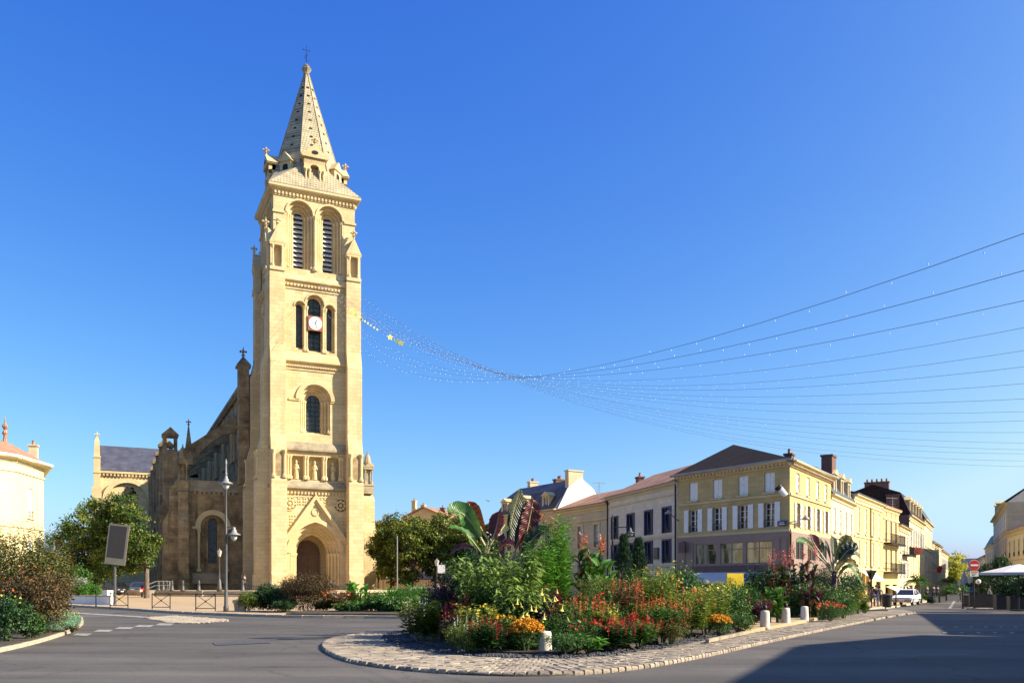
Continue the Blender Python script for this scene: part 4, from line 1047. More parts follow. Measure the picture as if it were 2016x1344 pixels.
# pale swirl lettering on the lower pane
sw = MB(); pts = [(2.75+.5*math.cos(t)*(1 if t<4 else .9), -.06, .35+.45*math.sin(t)) for t in np.linspace(2.4,-1.9,14)]
sw.path(pts, .05, .04, 5); sw.path([(2.35,-.06,.65),(2.5,-.06,1.05),(2.95,-.06,1.1)], .04, .04, 5)
sw.build('window_lettering', M['white'], sf, (0,-.02,.55-oz))
sf2, a2, L2 = shopfront(h, Cp, Rp, [(-.5,2.6,[(1.2,3.4),(4.4,6.6),(8,10.4)]),(3.4,1.3,[(1.2,3.4),(4.6,7.0),(8.2,10.8)])], -.7, 5.35, 'shopfront', 'mauve')
for u0,u1,z_,hh in ((1.2,3.4,-.5,2.6),(4.4,6.6,-.5,2.6),(8,10.4,-.5,2.6),(1.2,3.4,3.4,1.3),(4.6,7.0,3.4,1.3),(8.2,10.8,3.4,1.3)):
    MB().box(u0,u1,-.05,-.035,z_-oz,z_+hh-oz).build('pane', M['glass'], sf2)
    MB().box(u0,u0+.06,-.1,-.05,z_-oz,z_+hh-oz).box(u1-.06,u1,-.1,-.05,z_-oz,z_+hh-oz).box((u0+u1)/2-.03,(u0+u1)/2+.03,-.1,-.05,z_-oz,z_+hh-oz).build('shop_window', M['mauve'], sf2)
# white mansard house
def street_house(name, label, A, B, zt, spec, mat, roof='gable', rm='slate', D=9, bands=(), trim='stone_fine', rh=1.6, z0=-1.2, cornice=.35, back='w_tan'):
    h = house(name, A, label); L = math.hypot(B[0]-A[0],B[1]-A[1]); ws = []
    for n_, z, w, hh, k in spec: ws += row(spread(L, n_, .3), z, w, hh, **k)
    facade(h, A, B, z0, zt, ws, mat, trim, bands, cornice)
    backwalls(h, [B, off(A,B,D,1), off(A,B,D,0), A], z0, zt, back)
    if roof == 'gable': roof_gable(h, A, B, D, zt, rh, rm)
    else: roof_mansard(h, A, B, D, zt, rh, rm)
    return h, math.atan2(B[1]-A[1],B[0]-A[0]), L
S = lambda **k: k
h, a, L = street_house('mansard_house', 'white stone house with grey slate mansard beside the mauve corner shop', (26.9,72.8), (32.8,82.8), 9.15,
    [(4,6.1,.95,2.0,S(style='closed',sill=True)),(3,3.3,1.5,1.6,S(frame='wood',bars=1,sill=False)),(3,-.5,2.2,2.6,S(frame='wood',bars=0,sill=False))], 'w_cream', 'mansard', 'slate', 8, (5.5,2.6), rh=2.3)
for u in (2.2,5.6,9.2): dormer(h, (26.9,72.8), a, u, 9.3, .9, 1.5, v=.05)
# yellow pair
h, a, L = street_house('yellow_house', 'yellow rendered house with four rows of pale closed shutters', (32.8,82.8), (41,95.4), 10.2,
    [(4,6.6,1.1,2.5,S(style='closed',shut='cream')),(4,3.4,1.1,2.45,S(style='closed',shut='cream')),(3,-.6,2.6,2.4,S(frame='wood',bars=0,sill=False))], 'w_yellow', 'gable', 'slate', 9, (6.15,3.0,9.4), trim='w_paleyellow', rh=1.2)
mb = MB().tube((0,0,-.5),(0,0,9.8),.07,None,6); q = off((32.8,82.8),(41,95.4),-.12,.5); mb.build('drainpipe', M['iron'], h, (q[0]-32.8,q[1]-82.8,0))
q = off((32.8,82.8),(41,95.4),-.1,.1)
for k in range(3):
    MB().add([(0,-.1,3.3),(2.0,-.1,3.3),(2.0,-1.2,2.5),(0,-1.2,2.5),(0,-1.2,2.3),(2.0,-1.2,2.3)], [(0,1,2,3),(3,2,5,4)]).build('awning', M['cream'], h, (q[0]-32.8+k*2.2*math.cos(a),q[1]-82.8+k*2.2*math.sin(a),0), a)
# balcony house
h, a, L = street_house('balcony_house', 'ochre house with two long iron balconies next to the yellow shutters', (41,95.4), (45.9,102.5), 10.1,
    [(3,9.1,.5,.55,S(bars=0,sill=False)),(3,6.25,1.05,2.4,S(shut='shutgrey',style='closed',sill=False)),(3,3.0,1.05,2.4,S(shut='shutgrey',style='closed',sill=False)),(2,-1,2.4,2.5,S(frame='black',bars=0,sill=False))], 'w_yellow', 'gable', 'terracotta', 9, (5.75,8.75), trim='w_paleyellow')
bm_ = balcony_mesh(round(L-.6,2)); mid = off((41,95.4),(45.9,102.5),0,.5)
for z in (6.15,2.9): link('balcony', bm_, h, (mid[0]-41,mid[1]-95.4,z-h.location.z), a)
MB().add([(-3,0,1.9),(3,0,1.9),(3,-1.3,1.3),(-3,-1.3,1.3),(3,-1.3,1.1),(-3,-1.3,1.1)],[(0,1,2,3),(3,2,4,5)]).build('awning', M['cream'], h, (mid[0]-41,mid[1]-95.4,-.2), a)
# cream house
h, a, L = street_house('cream_house', 'cream house with one iron balcony between ochre house and tall mansard', (45.9,102.5), (52,113), 8.6,
    [(3,5.4,1.0,2.1,S(style='closed')),(3,2.5,1.,2.1,S(style='open')),(3,-1,2.2,2.2,S(frame='black',bars=0,sill=False))], 'w_cream', 'gable', 'slate', 9, (4.2,7.9))
mid = off((45.9,102.5),(52,113),0,.55); link('balcony', balcony_mesh(6.0), h, (mid[0]-45.9,mid[1]-102.5,5.6), a)
# tall mansard with flower boxes
A, B = (52,113), (63,132)
h, a, L = street_house('tall_house', 'tall street house with brown mansard, dormers and red flower boxes', A, B, 10.6,
    [(6,6.6,1.1,2.4,S(style='open')),(6,3.0,1.1,2.4,S(style='closed')),(4,-1,3,2.4,S(frame='black',bars=0,sill=False))], 'w_paleyellow', 'mansard', 'darktile', 9, (6.2,9.8), rh=3.0, back='brick')
for u in (2.5,6.5,10.5,14.5,18.5): dormer(h, A, a, u, 10.8, 1.0, 1.7, v=.1)
p = off(A,B,4,.02); chimney(h, p[0], p[1], 13, 3.0, .8, 2.0, 'brick', a+1.57, 5); p = off(A,B,2,.01); chimney(h,p[0],p[1],11.6,1.6,.7,1.6,'brick',a+1.57,0)
V_, F_ = [], []
mid = off(A,B,-.4,.3); MB().box(-3,3,-.2,.2,0,.3).build('flower_box', M['wood'], h, (mid[0]-A[0],mid[1]-A[1],5.6-h.location.z), a)
mb = MB()
for k in range(160): mb.sq([(.03,0),(.12,.1),(.03,.2)], (random.uniform(-3,3),random.uniform(-.35,.25),random.uniform(-.3,.55)))
o = mb.build('box_flowers', plain('geraniums', (.30,.06,.05), .7, 0, .6, 2), h, (mid[0]-A[0],mid[1]-A[1],5.8-h.location.z), a); o['kind'] = 'stuff'
A, B = (63,132), (73,150)
h, a, L = street_house('dark_gable_house', 'grey roofed stone house beyond the flower box house', A, B, 11.5,
    [(5,7.4,1.1,2.2,S(style='closed')),(5,3.6,1.1,2.2,S(style='glass')),(4,-1,2.6,2.4,S(frame='black',bars=0,sill=False))], 'w_cream', 'mansard', 'slate', 9, (6.8,10.6), rh=2.4, back='brick')
A, B = (73,150), (86,173)
h, a, L = street_house('far_house', 'pale far street house with red flag hung out', A, B, 8.8,
    [(6,5,1.1,2.2,S(style='closed')),(6,1.7,1.2,2.2,S(style='glass'))], 'w_cream', 'gable', 'slate', 9, (4.4,8.0))
p = off(A,B,4,.05); chimney(h, p[0], p[1], 10, 2.6, .8, 2.6, 'brick', a+1.57, 3)
A, B = (86,173), (101,200)
h, a, L = street_house('far_house', 'last pale house of the row before the street tree', A, B, 8.2,
    [(6,4.8,1.1,2.0,S(style='open')),(6,1.5,1.2,2.0,S(style='glass'))], 'w_cream', 'gable', 'slate', 9, (4.2,7.4))
# across the end of the street
A, B = (138,292), (164,284)
h, a, L = street_house('end_building', 'long grey roofed building closing the far end of the street', A, B, 6.0,
    [(9,3.2,1.2,2.0,S()),(9,0,1.2,2.2,S())], 'w_tan', 'gable', 'slate', 12, (2.8,), rh=4.0)
# right side, A far, B near
h, a, L = street_house('lemon_house', 'pale yellow three window house behind the parasol', (71.7,125), (64.5,107), 8.9,
    [(5,5.4,1.1,2.2,S(rail=True)),(5,2.0,1.1,2.2,S()),(4,-1,2.6,2.2,S(frame='wood',bars=0,sill=False))], 'w_paleyellow', 'gable', 'terracotta', 10, (4.8,8.2), rh=1.8)
A, B = (92,165), (71.9,125.4)
h, a, L = street_house('tall_stone_house', 'tall grey stone house with big gable chimneys past the lemon house', A, B, 13.4,
    [(8,9.6,1.2,2.4,S(style='open')),(8,5.8,1.2,2.6,S(rail=True)),(8,2.2,1.2,2.4,S()),(6,-1,2.8,2.4,S(frame='wood',bars=0,sill=False))], 'w_tan', 'gable', 'slate', 11, (5.2,9.0,12.6), rh=4.2, cornice=.6)
for t, s_, hh in ((.985,4.0,2.5),(.97,8.0,1.4)):
    p = off(A,B,s_,t); chimney(h, p[0], p[1], 16.2, 2.4, .9, hh, 'brick', a+1.57, 3)
for u in (4,10): dormer(h, A, a, u, 13.6, 1.4, 2.2, v=.1)
A, B = (103,188), (92.2,165.4)
h, a, L = street_house('ornate_house', 'carved stone house with iron balcony far down the shaded side', A, B, 9.2,
    [(5,5.2,1.2,2.6,S(rail=True)),(5,1.6,1.2,2.4,S())], 'w_cream', 'mansard', 'slate', 10, (4.8,8.4), rh=2.5)
mid = off(A,B,0,.5); link('balcony', balcony_mesh(9.0), h, (mid[0]-A[0],mid[1]-A[1],5.1), a)
A, B = (117,218), (103.2,188.4)
h, a, L = street_house('plain_house', 'plain low house last on the shaded street side', A, B, 7.4,
    [(6,4.2,1.1,2.0,S()),(6,1.0,1.1,2.0,S())], 'w_paleyellow', 'gable', 'slate', 10, (3.8,), rh=3.0)
# houses standing just right of the view, whose shade lies on the road
street_house('shade_house', 'cream three storey house whose shade covers the road, beside the parasols', (35.4,45.4), (26.6,24.6), 7.9,
    [(5,5.0,1.1,2.0,S(style='open')),(5,2.0,1.1,2.0,S(style='open')),(4,-.2,2.6,2.0,S(frame='wood',bars=0,sill=False))], 'w_cream', 'gable', 'terracotta', 10, (4.4,), rh=1.2)
street_house('shade_house', 'tall cream house whose long shade reaches the island kerb', (24.1,18.9), (14.6,-1.9), 10.4,
    [(5,7.0,1.1,2.2,S(style='open')),(5,3.6,1.1,2.2,S(style='open')),(4,-.2,2.6,2.6,S(frame='wood',bars=0,sill=False))], 'w_cream', 'gable', 'terracotta', 10, (3.2,6.5), rh=1.2)
street_house('shade_house', 'narrow cream house set across the corner between the two shade houses', (29.5,23.6), (24.2,19.1), 10.4,
    [(2,7.0,1.1,2.2,S(style='open')),(2,3.6,1.1,2.2,S(style='open')),(1,-.2,2.6,2.6,S(frame='wood',bars=0,sill=False))], 'w_cream', 'gable', 'terracotta', 4.5, (3.2,6.5), rh=.6)
# left: octagonal-cornered villa
vd = 72.
v0 = [(-60,60.5), (PX(-70,68),68-2), (PX(32,vd),vd), (PX(86,vd+5.5),vd+5.5), (-51.5,93), (-64,92)]
h = empty('villa', (v0[2][0],v0[2][1],.15), 0, 'lemon yellow villa with canted corner and red tile roof', 'house')
zv = 12.1
for p, q in ((v0[1],v0[2]),(v0[2],v0[3]),(v0[3],v0[4])):
    Lq = math.hypot(q[0]-p[0],q[1]-p[1]); uc = [Lq/2] if Lq < 8 else spread(Lq, 3)
    facade(h, p, q, -.2, zv, row(uc, 7.3, 1.05, 2.5, style='closed', rail=True)+row(uc, 3.0, 1.05, 2.5, style='closed')+row(uc, .2, 1.05, 2.0, style='closed'), 'w_lemon', 'w_lemon', bands=(6.3,10.9), cornice=.55)
backwalls(h, [v0[4], v0[5], v0[0], v0[1]], -.2, zv, 'w_lemon')
ox, oy, oz = h.location; c = (PX(10,77),77)
e = [outp(p, c, .7) for p in v0]
MB().add([lp(p,zv+.05) for p in e]+[lp(c,14.3)], [(i,(i+1)%6,6) for i in range(6)]).build('roof', M['terracotta'], h)
mb = MB()
for p, q in zip(e, e[1:]): mb.tube(lp(p,zv+.05), lp(q,zv+.05), .14, None, 6)
mb.build('gutter', M['w_white'], h)
chimney(h, PX(66,82), 82, 13.0, .7, .7, 1.6, 'w_tan', .3, 1)
MB().lathe([(.2,0),(.12,.5),(.25,.8),(.1,1.1),(.28,1.4),(.06,1.7),(.02,2.3)],8,lp((c[0],c[1]),14.2)).build('roof_finial', M['terracotta'], h)
# gable building behind the trees right of the tower
A, B = (PX(700,150),150), (PX(900,142),142)
h = house('gable_house', A, 'tan gabled house with chimneys behind the square trees')
L = math.hypot(B[0]-A[0],B[1]-A[1])
facade(h, A, B, -.3, 10, row(spread(L,5), 6.6, 1.1, 2, style='closed')+row(spread(L,5), 2.6, 1.1, 2.2, style='closed'), 'w_tan', bands=(5.8,))
backwalls(h, [B, off(A,B,12,1), off(A,B,12,0), A], -.3, 10, 'w_tan')
a = math.atan2(B[1]-A[1],B[0]-A[0])
MB().prism([(9.5,9.9),(17.5,9.9),(17.5,12.6),(13.5,14.2),(9.5,12.6)], 'y', .0, 8).build('gable_wall', M['w_tan'], h, (0,0,-h.location.z), a)
MB().prism([(9.2,12.5),(13.5,14.25),(17.8,12.5),(17.8,12.75),(13.5,14.5),(9.2,12.75)], 'y', -.3, 8.2).build('roof', M['terracotta'], h, (0,0,-h.location.z), a)
roof_gable(h, A, B, 12, 10, 2.6, 'terracotta')
for u, hh in ((9.4,2.6),(11.2,1.8),(15,1.2),(16.5,1.1)):
    q = off(A,B,4,u/L); chimney(h, q[0], q[1], 13.2, .7, .6, hh, 'brick' if u > 14 else 'w_tan', a, 1)
A, B = (PX(892,150),150), (-2.3,112)
h = house('rear_house', A, 'plain stone house half hidden behind trees and banana leaves')
L = math.hypot(B[0]-A[0],B[1]-A[1])
facade(h, A, B, -.3, 9.4, row(spread(L,9), 6, 1.1, 2, style='closed')+row(spread(L,9), 2.4, 1.1, 2.2, style='glass'), 'w_tan', bands=(5.2,))
backwalls(h, [B, off(A,B,10,1), off(A,B,10,0), A], -.3, 9.4, 'w_tan'); roof_gable(h, A, B, 10, 9.4, 2, 'slate')
# ---------------------------------------------------------------- planting
M['lf_dark'] = leafmat('dark green leaves', (.008,.025,.007), (.025,.07,.014), (.07,.15,.03), .2)  # leaf ramps from near-black to bright put shade and highlights into the colour
M['lf_green'] = leafmat('mid green leaves', (.015,.05,.008), (.05,.13,.018), (.14,.26,.04), .22)
M['lf_bright'] = leafmat('bright green leaves', (.025,.09,.01), (.08,.22,.02), (.19,.40,.05), .3)
M['lf_lime'] = leafmat('yellow green leaves', (.04,.075,.01), (.13,.19,.022), (.33,.36,.055), .3)
M['lf_bronze'] = leafmat('bronze leaves', (.025,.02,.01), (.10,.065,.022), (.22,.12,.035), .2)
M['lf_copper'] = leafmat('copper autumn leaves', (.02,.045,.01), (.11,.12,.02), (.29,.155,.035), .25)
M['lf_purple'] = leafmat('purple leaves', (0.014,0.006,0.014), (0.048,0.012,0.026), (0.120,0.024,0.048), .25)
M['lf_fresh'] = leafmat('fresh green leaves', (.035,.085,.012), (.11,.19,.03), (.27,.36,.07), .25)
M['lf_silver'] = leafmat('silver leaves', (0.154,0.187,0.121), (0.297,0.341,0.242), (0.462,0.495,0.374), .2)
M['lf_teal'] = leafmat('teal santolina', (0.105,0.210,0.126), (0.210,0.378,0.221), (0.347,0.525,0.315), .2)
M['lf_tree'] = leafmat('turning tree leaves', (.014,.04,.007), (.09,.15,.018), (.34,.29,.035), .28)
M['lf_tree2'] = leafmat('square tree leaves', (.018,.042,.009), (.12,.165,.02), (.36,.32,.045), .28)
M['lf_yellow'] = leafmat('sunny yellow leaves', (0.174,0.203,0.022), (0.478,0.464,0.043), (0.754,0.652,0.087), .4)
M['lf_conifer'] = leafmat('conifer needles', (0.017,0.043,0.022), (0.043,0.087,0.043), (0.102,0.160,0.072), .15)
M['fl_red'] = leafmat('red flowers', (.32,.008,.012), (.50,.02,.015), (.65,.07,.03), .3)
M['fl_crimson'] = leafmat('crimson flowers', (.16,.005,.015), (.28,.008,.02), (.42,.02,.03), .3)
M['fl_orange'] = leafmat('orange flowers', (.60,.20,.01), (.74,.33,.015), (.82,.50,.04), .2)
M['fl_coral'] = leafmat('coral flowers', (.55,.06,.03), (.65,.13,.04), (.72,.28,.06), .3)
M['fl_yellow'] = leafmat('yellow flowers', (.60,.42,.03), (.75,.62,.08), (.82,.76,.25), .3)
M['fl_pale'] = leafmat('pale flowers', (.6,.6,.3), (.75,.72,.5), (.85,.83,.7), .3)
M['fl_pink'] = leafmat('salmon pink flowers', (.45,.05,.06), (.60,.12,.10), (.70,.25,.18), .3)
M['stem'] = plain('green stems', (.07,.09,.03), .8, 0, .3, 5)
def nrm(a): return a/np.maximum(1e-6, np.linalg.norm(a, axis=1, keepdims=True))
def leafset(C, U, L, Wd, fold=.15, rg=rng, N=None):
    """folded rhombic leaves: base points C, directions U"""
    n = len(C); U = nrm(U)
    A = N if N is not None else rg.normal(size=(n,3)); S = nrm(np.cross(U, A)); Nn = np.cross(S, U)
    L = np.broadcast_to(L, n)[:,None]; Wd = np.broadcast_to(Wd, n)[:,None]
    mid = C+U*L*.45
    V = np.stack([C, mid+S*Wd/2+Nn*Wd*fold, C+U*L-Nn*L*.12, mid-S*Wd/2+Nn*Wd*fold], 1).reshape(-1,3)
    i = np.arange(n)[:,None]*4
    F = np.concatenate([i+np.array([[0,1,2]]), i+np.array([[0,2,3]])], 1).reshape(-1,3)
    return V, F
class LB:
    def __init__(s): s.V = []; s.F = []; s.A = []; s.n = 0
    def add(s, V, F, var):
        s.V.append(V); s.F.append(F+s.n); s.A.append(np.repeat(var, len(V)//len(var))); s.n += len(V)
    def mesh(s, name, mat): return fast_mesh(name, np.concatenate(s.V), np.concatenate(s.F), M[mat], np.concatenate(s.A))
def rdir(n, rg=rng, up=0):
    d = nrm(rg.normal(size=(n,3))); d[:,2] += up; return nrm(d)
def crown(lobes, n, L, Wd, clump=.9, per=40, up=.15, rg=rng, inner=.45, sq=.55):
    """leaf clumps spread through ellipsoid lobes (x,y,z,rx,ry,rz)"""
    lb = LB(); vol = np.array([l[3]*l[4]*l[5] for l in lobes])**.67; K = max(3, n//per)
    pick = rg.choice(len(lobes), K, p=vol/vol.sum()); lo = np.array(lobes)[pick]
    d = rdir(K, rg); r = rg.uniform(inner, 1.0, K)**.6
    cc = lo[:,:3]+d*lo[:,3:]*r[:,None]; cv = rg.uniform(0,1,K)
    idx = np.repeat(np.arange(K), per); m = len(idx)
    off_ = rg.normal(size=(m,3))*clump*np.array([.5,.5,.5*sq])
    C = cc[idx]+off_
    out = nrm(C-lo[idx][:,:3]); U = nrm(out*.6+rg.normal(size=(m,3))*.6+np.array([0,0,-.15]))
    N = nrm(out*.5+np.array([.15,0,.8])+rg.normal(size=(m,3))*.45)
    V, F = leafset(C, U, L*rg.uniform(.7,1.25,m), Wd*rg.uniform(.7,1.2,m), .12, rg, N)
    lb.add(V, F, np.clip(.5*cv[idx]+.5*rg.uniform(0,1,m), 0, 1)**1.35)  # tones skewed dark, so the foliage's inner shade is partly in the colour
    return lb
def tree(name, label, base, height, lobes, n, L, mat, tr=.2, fork=.45, group=None, clump=.9, rg=None, tname='bark'):
    """lobes given relative to the tree's foot"""
    rg = rg or rng
    ex = []
    for l in lobes:           # boughs that break the outline
        for k in range(4):
            d_ = rdir(1, rg, .25)[0]; q = rg.uniform(.22,.42); ex.append((l[0]+d_[0]*l[3]*1.02, l[1]+d_[1]*l[4]*1.02, l[2]+d_[2]*l[5]*1.08, l[3]*q, l[4]*q, l[5]*q*.8))
    o = empty(name, (base[0], base[1], g(*base[:2])+(base[2] if len(base) > 2 else 0)), 0, label, 'tree', group)
    tb = MB(); zf = height*fork
    tb.lathe([(tr*1.5,-.1),(tr*1.15,.25),(tr,.8),(tr*.85,zf)], 9)
    for l in lobes:
        p0 = Vector((0,0,zf*.9)); p3 = Vector(l[:3])
        p1 = p0.lerp(p3,.4)+Vector((0,0,.3*abs(l[2]-zf)*.5+.1))
        tb.path([p0, p1, p3], tr*.6, tr*.15, 6)
        for k in range(4):
            q = p3+Vector(rdir(1,rg)[0])*.75*min(l[3:]); tb.path([p1.lerp(p3,.5), q], tr*.2, tr*.04, 5)
    tb.build('trunk', M[tname], o, smooth=True)
    link('crown', crown([(l[0],l[1],l[2],l[3]*.92,l[4]*.92,l[5]*.92) for l in lobes]+ex, n, L, L*.62, clump*.8, 45, rg=rg).mesh('crown', mat), o)
    return o
def px_lobes(base, d, spec, dep=1.):       # lobes from pixel centres/radii
    out = []; x0, y0 = base[0], base[1]; z0 = g(x0,y0)
    for px, py, rp in spec:
        r = rp/1700*d; p = P(px, py, d); out.append((p[0]-x0, random.uniform(-.5,.5)*r*dep, p[2]-z0, r, r*dep, r*.85))
    return out
# --- generic bed plants (meshes unit-free, real size)
def dome_mesh(w, h, n, L, mat, wd=.55, per=14, clump=.28, rg=rng, up=.2):
    s_ = min(w/2, h)
    lob = [(0,0,h*.48,w/2*.86,w/2*.86,h*.46)]
    for k in range(5):
        a = k*1.257+rg.uniform(0,1); lob.append((math.cos(a)*w*.24, math.sin(a)*w*.24, h*rg.uniform(.35,.72), w*.24, w*.24, h*.27))
    lb = crown(lob, int(n*.8), L, L*wd, clump*s_*.62, per+10, up, rg, .3, .8)
    ns = int(14+8*w)          # shoots that break the outline
    for k in range(ns):
        a = rg.uniform(0,6.28); el = rg.uniform(.35,1.45); r = rg.uniform(.95,1.24); m = 16
        e = np.array([math.cos(a)*math.cos(el)*w/2*r, math.sin(a)*math.cos(el)*w/2*r, h*(.45+.55*math.sin(el)*r)])
        t = np.linspace(.45,1,m); C = e*t[:,None]*np.array([1,1,1]); C[:,2] = h*.25+(e[2]-h*.25)*t
        th = rg.uniform(0,6.28,m); U = np.stack([np.cos(th),np.sin(th),rg.uniform(.1,.9,m)],1)
        V, F = leafset(C, U, L*1.1*(1.2-.6*t), L*wd*1.1*(1.2-.6*t), .12, rg); lb.add(V, F, np.clip(rg.uniform(.3,1,m),0,1))
    return lb.mesh('foliage', mat)
def spire_mesh(w, h, ns, L, mat, wd=.28, rg=rng, dens=26, lean=.25, droop=0.):
    """upright stems clothed with leaves"""
    lb = LB()
    for k in range(ns):
        a = rg.uniform(0,6.28); r = w/2*math.sqrt(rg.uniform(0,1))*.75; hh = h*rg.uniform(.72,1.0)
        b = np.array([r*math.cos(a)*.6, r*math.sin(a)*.6, 0]); t = np.array([r*math.cos(a)*(1+lean), r*math.sin(a)*(1+lean), hh])
        s_ = rg.uniform(.12,1,dens)**.8; C = b+(t-b)*s_[:,None]
        th = rg.uniform(0,6.28,dens); U = np.stack([np.cos(th),np.sin(th),.35+rg.normal(size=dens)*.25-droop],1)
        l_ = L*(1.15-.55*s_)*rg.uniform(.8,1.2,dens)
        N = np.stack([rg.normal(size=dens)*.3,rg.normal(size=dens)*.3,np.ones(dens)],1)
        V, F = leafset(C, U, l_, l_*wd, .1, rg, N); lb.add(V, F, np.clip(.25+.5*s_+rg.normal(size=dens)*.2,0,1))
    return lb.mesh('foliage', mat)
def strap_mesh(w, h, n, mat, wid=.045, rg=rng):
    lb = LB()
    a = rg.uniform(0,6.28,n); sp = rg.uniform(.1,1,n); hh = h*rg.uniform(.6,1,n)
    for i in range(n):
        d = np.array([math.cos(a[i]),math.sin(a[i]),0]); s_ = np.array([-d[1],d[0],0])
        t = np.linspace(0,1,5); bx = w/2*sp[i]*t**1.7; bz = hh[i]*(t-.25*sp[i]*t**3)
        wd = wid*(1-t**2)*rg.uniform(.7,1.2)+.003
        c = d*(bx+.05)[:,None]+np.array([0,0,1])*bz[:,None]
        V = np.stack([c-s_*wd[:,None], c+s_*wd[:,None]],1).reshape(-1,3)
        F = np.array([[2*k,2*k+1,2*k+3] for k in range(4)]+[[2*k,2*k+3,2*k+2] for k in range(4)])
        lb.add(V, F, np.array([rg.uniform(0,1)]))
    return lb.mesh('foliage', mat)
def bloom_mesh(w, h, n, s_, mat, rg=rng, form='ball', top=.55, hmin=.45):
    """flower heads over the upper surface of a plant"""
    lb = LB()
    a = rg.uniform(0,6.28,n); r = np.sqrt(rg.uniform(0,1,n)); z = h*(hmin+(1-hmin)*np.sqrt(np.maximum(0,1-r**2*.8)))*rg.uniform(.88,1.06,n)
    C = np.stack([np.cos(a)*r*w/2*.95, np.sin(a)*r*w/2*.95, z],1)
    pet = 8 if form != 'spike' else 14
    idx = np.repeat(np.arange(n), pet); m = len(idx); U = rdir(m, rg)
    if form == 'ball': c = C[idx]; l_ = s_*rg.uniform(.8,1.2,m); wd = .9
    elif form == 'star': c = C[idx]; U[:,2] = np.abs(U[:,2])*.4+.1; l_ = s_*rg.uniform(.8,1.2,m); wd = .7
    else:
        c = C[idx]+np.array([0,0,1])*(rg.uniform(-1.2,1.6,m)*s_*2)[:,None]; U[:,2] = np.abs(U[:,2])+.2; l_ = s_*rg.uniform(.6,1,m); wd = .5
    V, F = leafset(c, U, l_, l_*wd, .1, rg); lb.add(V, F, rg.uniform(0,1,n)[idx])
    return lb.mesh('flowers', mat)
def stems(root, w, h, n=7, rg=rng):
    mb = MB()
    for k in range(n):
        a = rg.uniform(0,6.28); r = rg.uniform(.1,.4)*w; mb.path([(r*.2*math.cos(a),r*.2*math.sin(a),-.03),(r*.6*math.cos(a),r*.6*math.sin(a),h*.5),(r*math.cos(a),r*math.sin(a),h*.8)], .018, .008, 5)
    return mb.build('stem', M['stem'], root)
def plant(name, label, px, top, wpx, d, kind, mat, fl=None, fn=30, fs=.05, ff='ball', n=None, L=None, group=None, z=None, cat='plant', stem=True, depth=None, hmin=.45):
    x = PX(px, d); zb = g(x, d)+(.14 if z is None else z); w = wpx*1.18/1700*d; h = max(.25, (1.6+(1148-top)/1700*d-zb)*1.05)
    o = empty(name, (x, d, zb), random.uniform(0,6.28), label, cat, group)
    rg = np.random.default_rng(int(px*7+top)); A = w*max(w,h)
    if kind == 'dome': me = dome_mesh(w, h, n or int(1500*A+700), L or .085, mat, rg=rg)
    elif kind == 'fine': me = dome_mesh(w, h, n or int(3000*A+1200), L or .05, mat, .3, 14, .25, rg)
    elif kind == 'spire': me = spire_mesh(w, h, n or int(30*A**.7+16), L or .2, mat, rg=rg)
    elif kind == 'willow': me = spire_mesh(w, h, n or int(14*A**.7+8), L or .26, mat, .2, rg, 70, .15)
    elif kind == 'droop': me = spire_mesh(w, h, n or int(26*A**.7+10), L or .3, mat, .32, rg, 34, .35, .75)
    elif kind == 'strap': me = strap_mesh(w, h, n or int(60*A**.5+30), mat, rg=rg)
    f = link('foliage', me, o)
    if stem and kind not in ('strap',): stems(o, w, h, rg=rg)
    if fl:
        q = link('flowers', bloom_mesh(w, h, fn, fs, fl, rg, ff, hmin=hmin), o); q['kind'] = 'stuff'
    f['kind'] = 'stuff'
    return o
# --- banana plants, leaf by leaf
def bleaf_mat(name, c, vein, trans):
    m, n, l, b = newmat(name)
    at = n.new('ShaderNodeAttribute'); at.attribute_name = 'var'
    mu = n.new('ShaderNodeMath'); mu.operation = 'MULTIPLY'; mu.inputs[1].default_value = 150; l.new(at.outputs['Fac'], mu.inputs[0])
    si = n.new('ShaderNodeMath'); si.operation = 'SINE'; l.new(mu.outputs[0], si.inputs[0])
    tc = n.new('ShaderNodeTexCoord'); ns = n.new('ShaderNodeTexNoise'); ns.inputs['Scale'].default_value = 2.2; ns.inputs['Detail'].default_value = 5; l.new(tc.outputs['Object'], ns.inputs['Vector'])
    mr = n.new('ShaderNodeMapRange'); mr.inputs['From Min'].default_value = .38; mr.inputs['From Max'].default_value = .62; l.new(ns.outputs[0], mr.inputs['Value'])
    mx = n.new('ShaderNodeMixRGB'); mx.inputs['Color1'].default_value = (*c,1); mx.inputs['Color2'].default_value = (*vein,1); l.new(mr.outputs[0], mx.inputs['Fac'])
    l.new(mx.outputs[0], b.inputs['Base Color']); b.inputs['Roughness'].default_value = .38
    bp = n.new('ShaderNodeBump'); bp.inputs['Strength'].default_value = .35; bp.inputs['Distance'].default_value = .02; l.new(si.outputs[0], bp.inputs['Height']); l.new(bp.outputs[0], b.inputs['Normal'])
    tr = n.new('ShaderNodeBsdfTranslucent'); l.new(mx.outputs[0], tr.inputs[0]); ms = n.new('ShaderNodeMixShader'); ms.inputs[0].default_value = trans
    l.new(b.outputs[0], ms.inputs[1]); l.new(tr.outputs[0], ms.inputs[2]); l.new(ms.outputs[0], n['Material Output'].inputs[0])
    return m
M['bl_green'] = bleaf_mat('banana leaf green', (.06,.16,.03), (.10,.22,.05), .35)
M['bl_dark'] = bleaf_mat('banana leaf dark', (.02,.04,.015), (.05,.06,.02), .3)
M['bl_red'] = bleaf_mat('banana leaf red', (.32,.06,.015), (.45,.16,.03), .6)
M['bl_maroon'] = bleaf_mat('banana leaf maroon', (.10,.018,.02), (.19,.04,.03), .3)
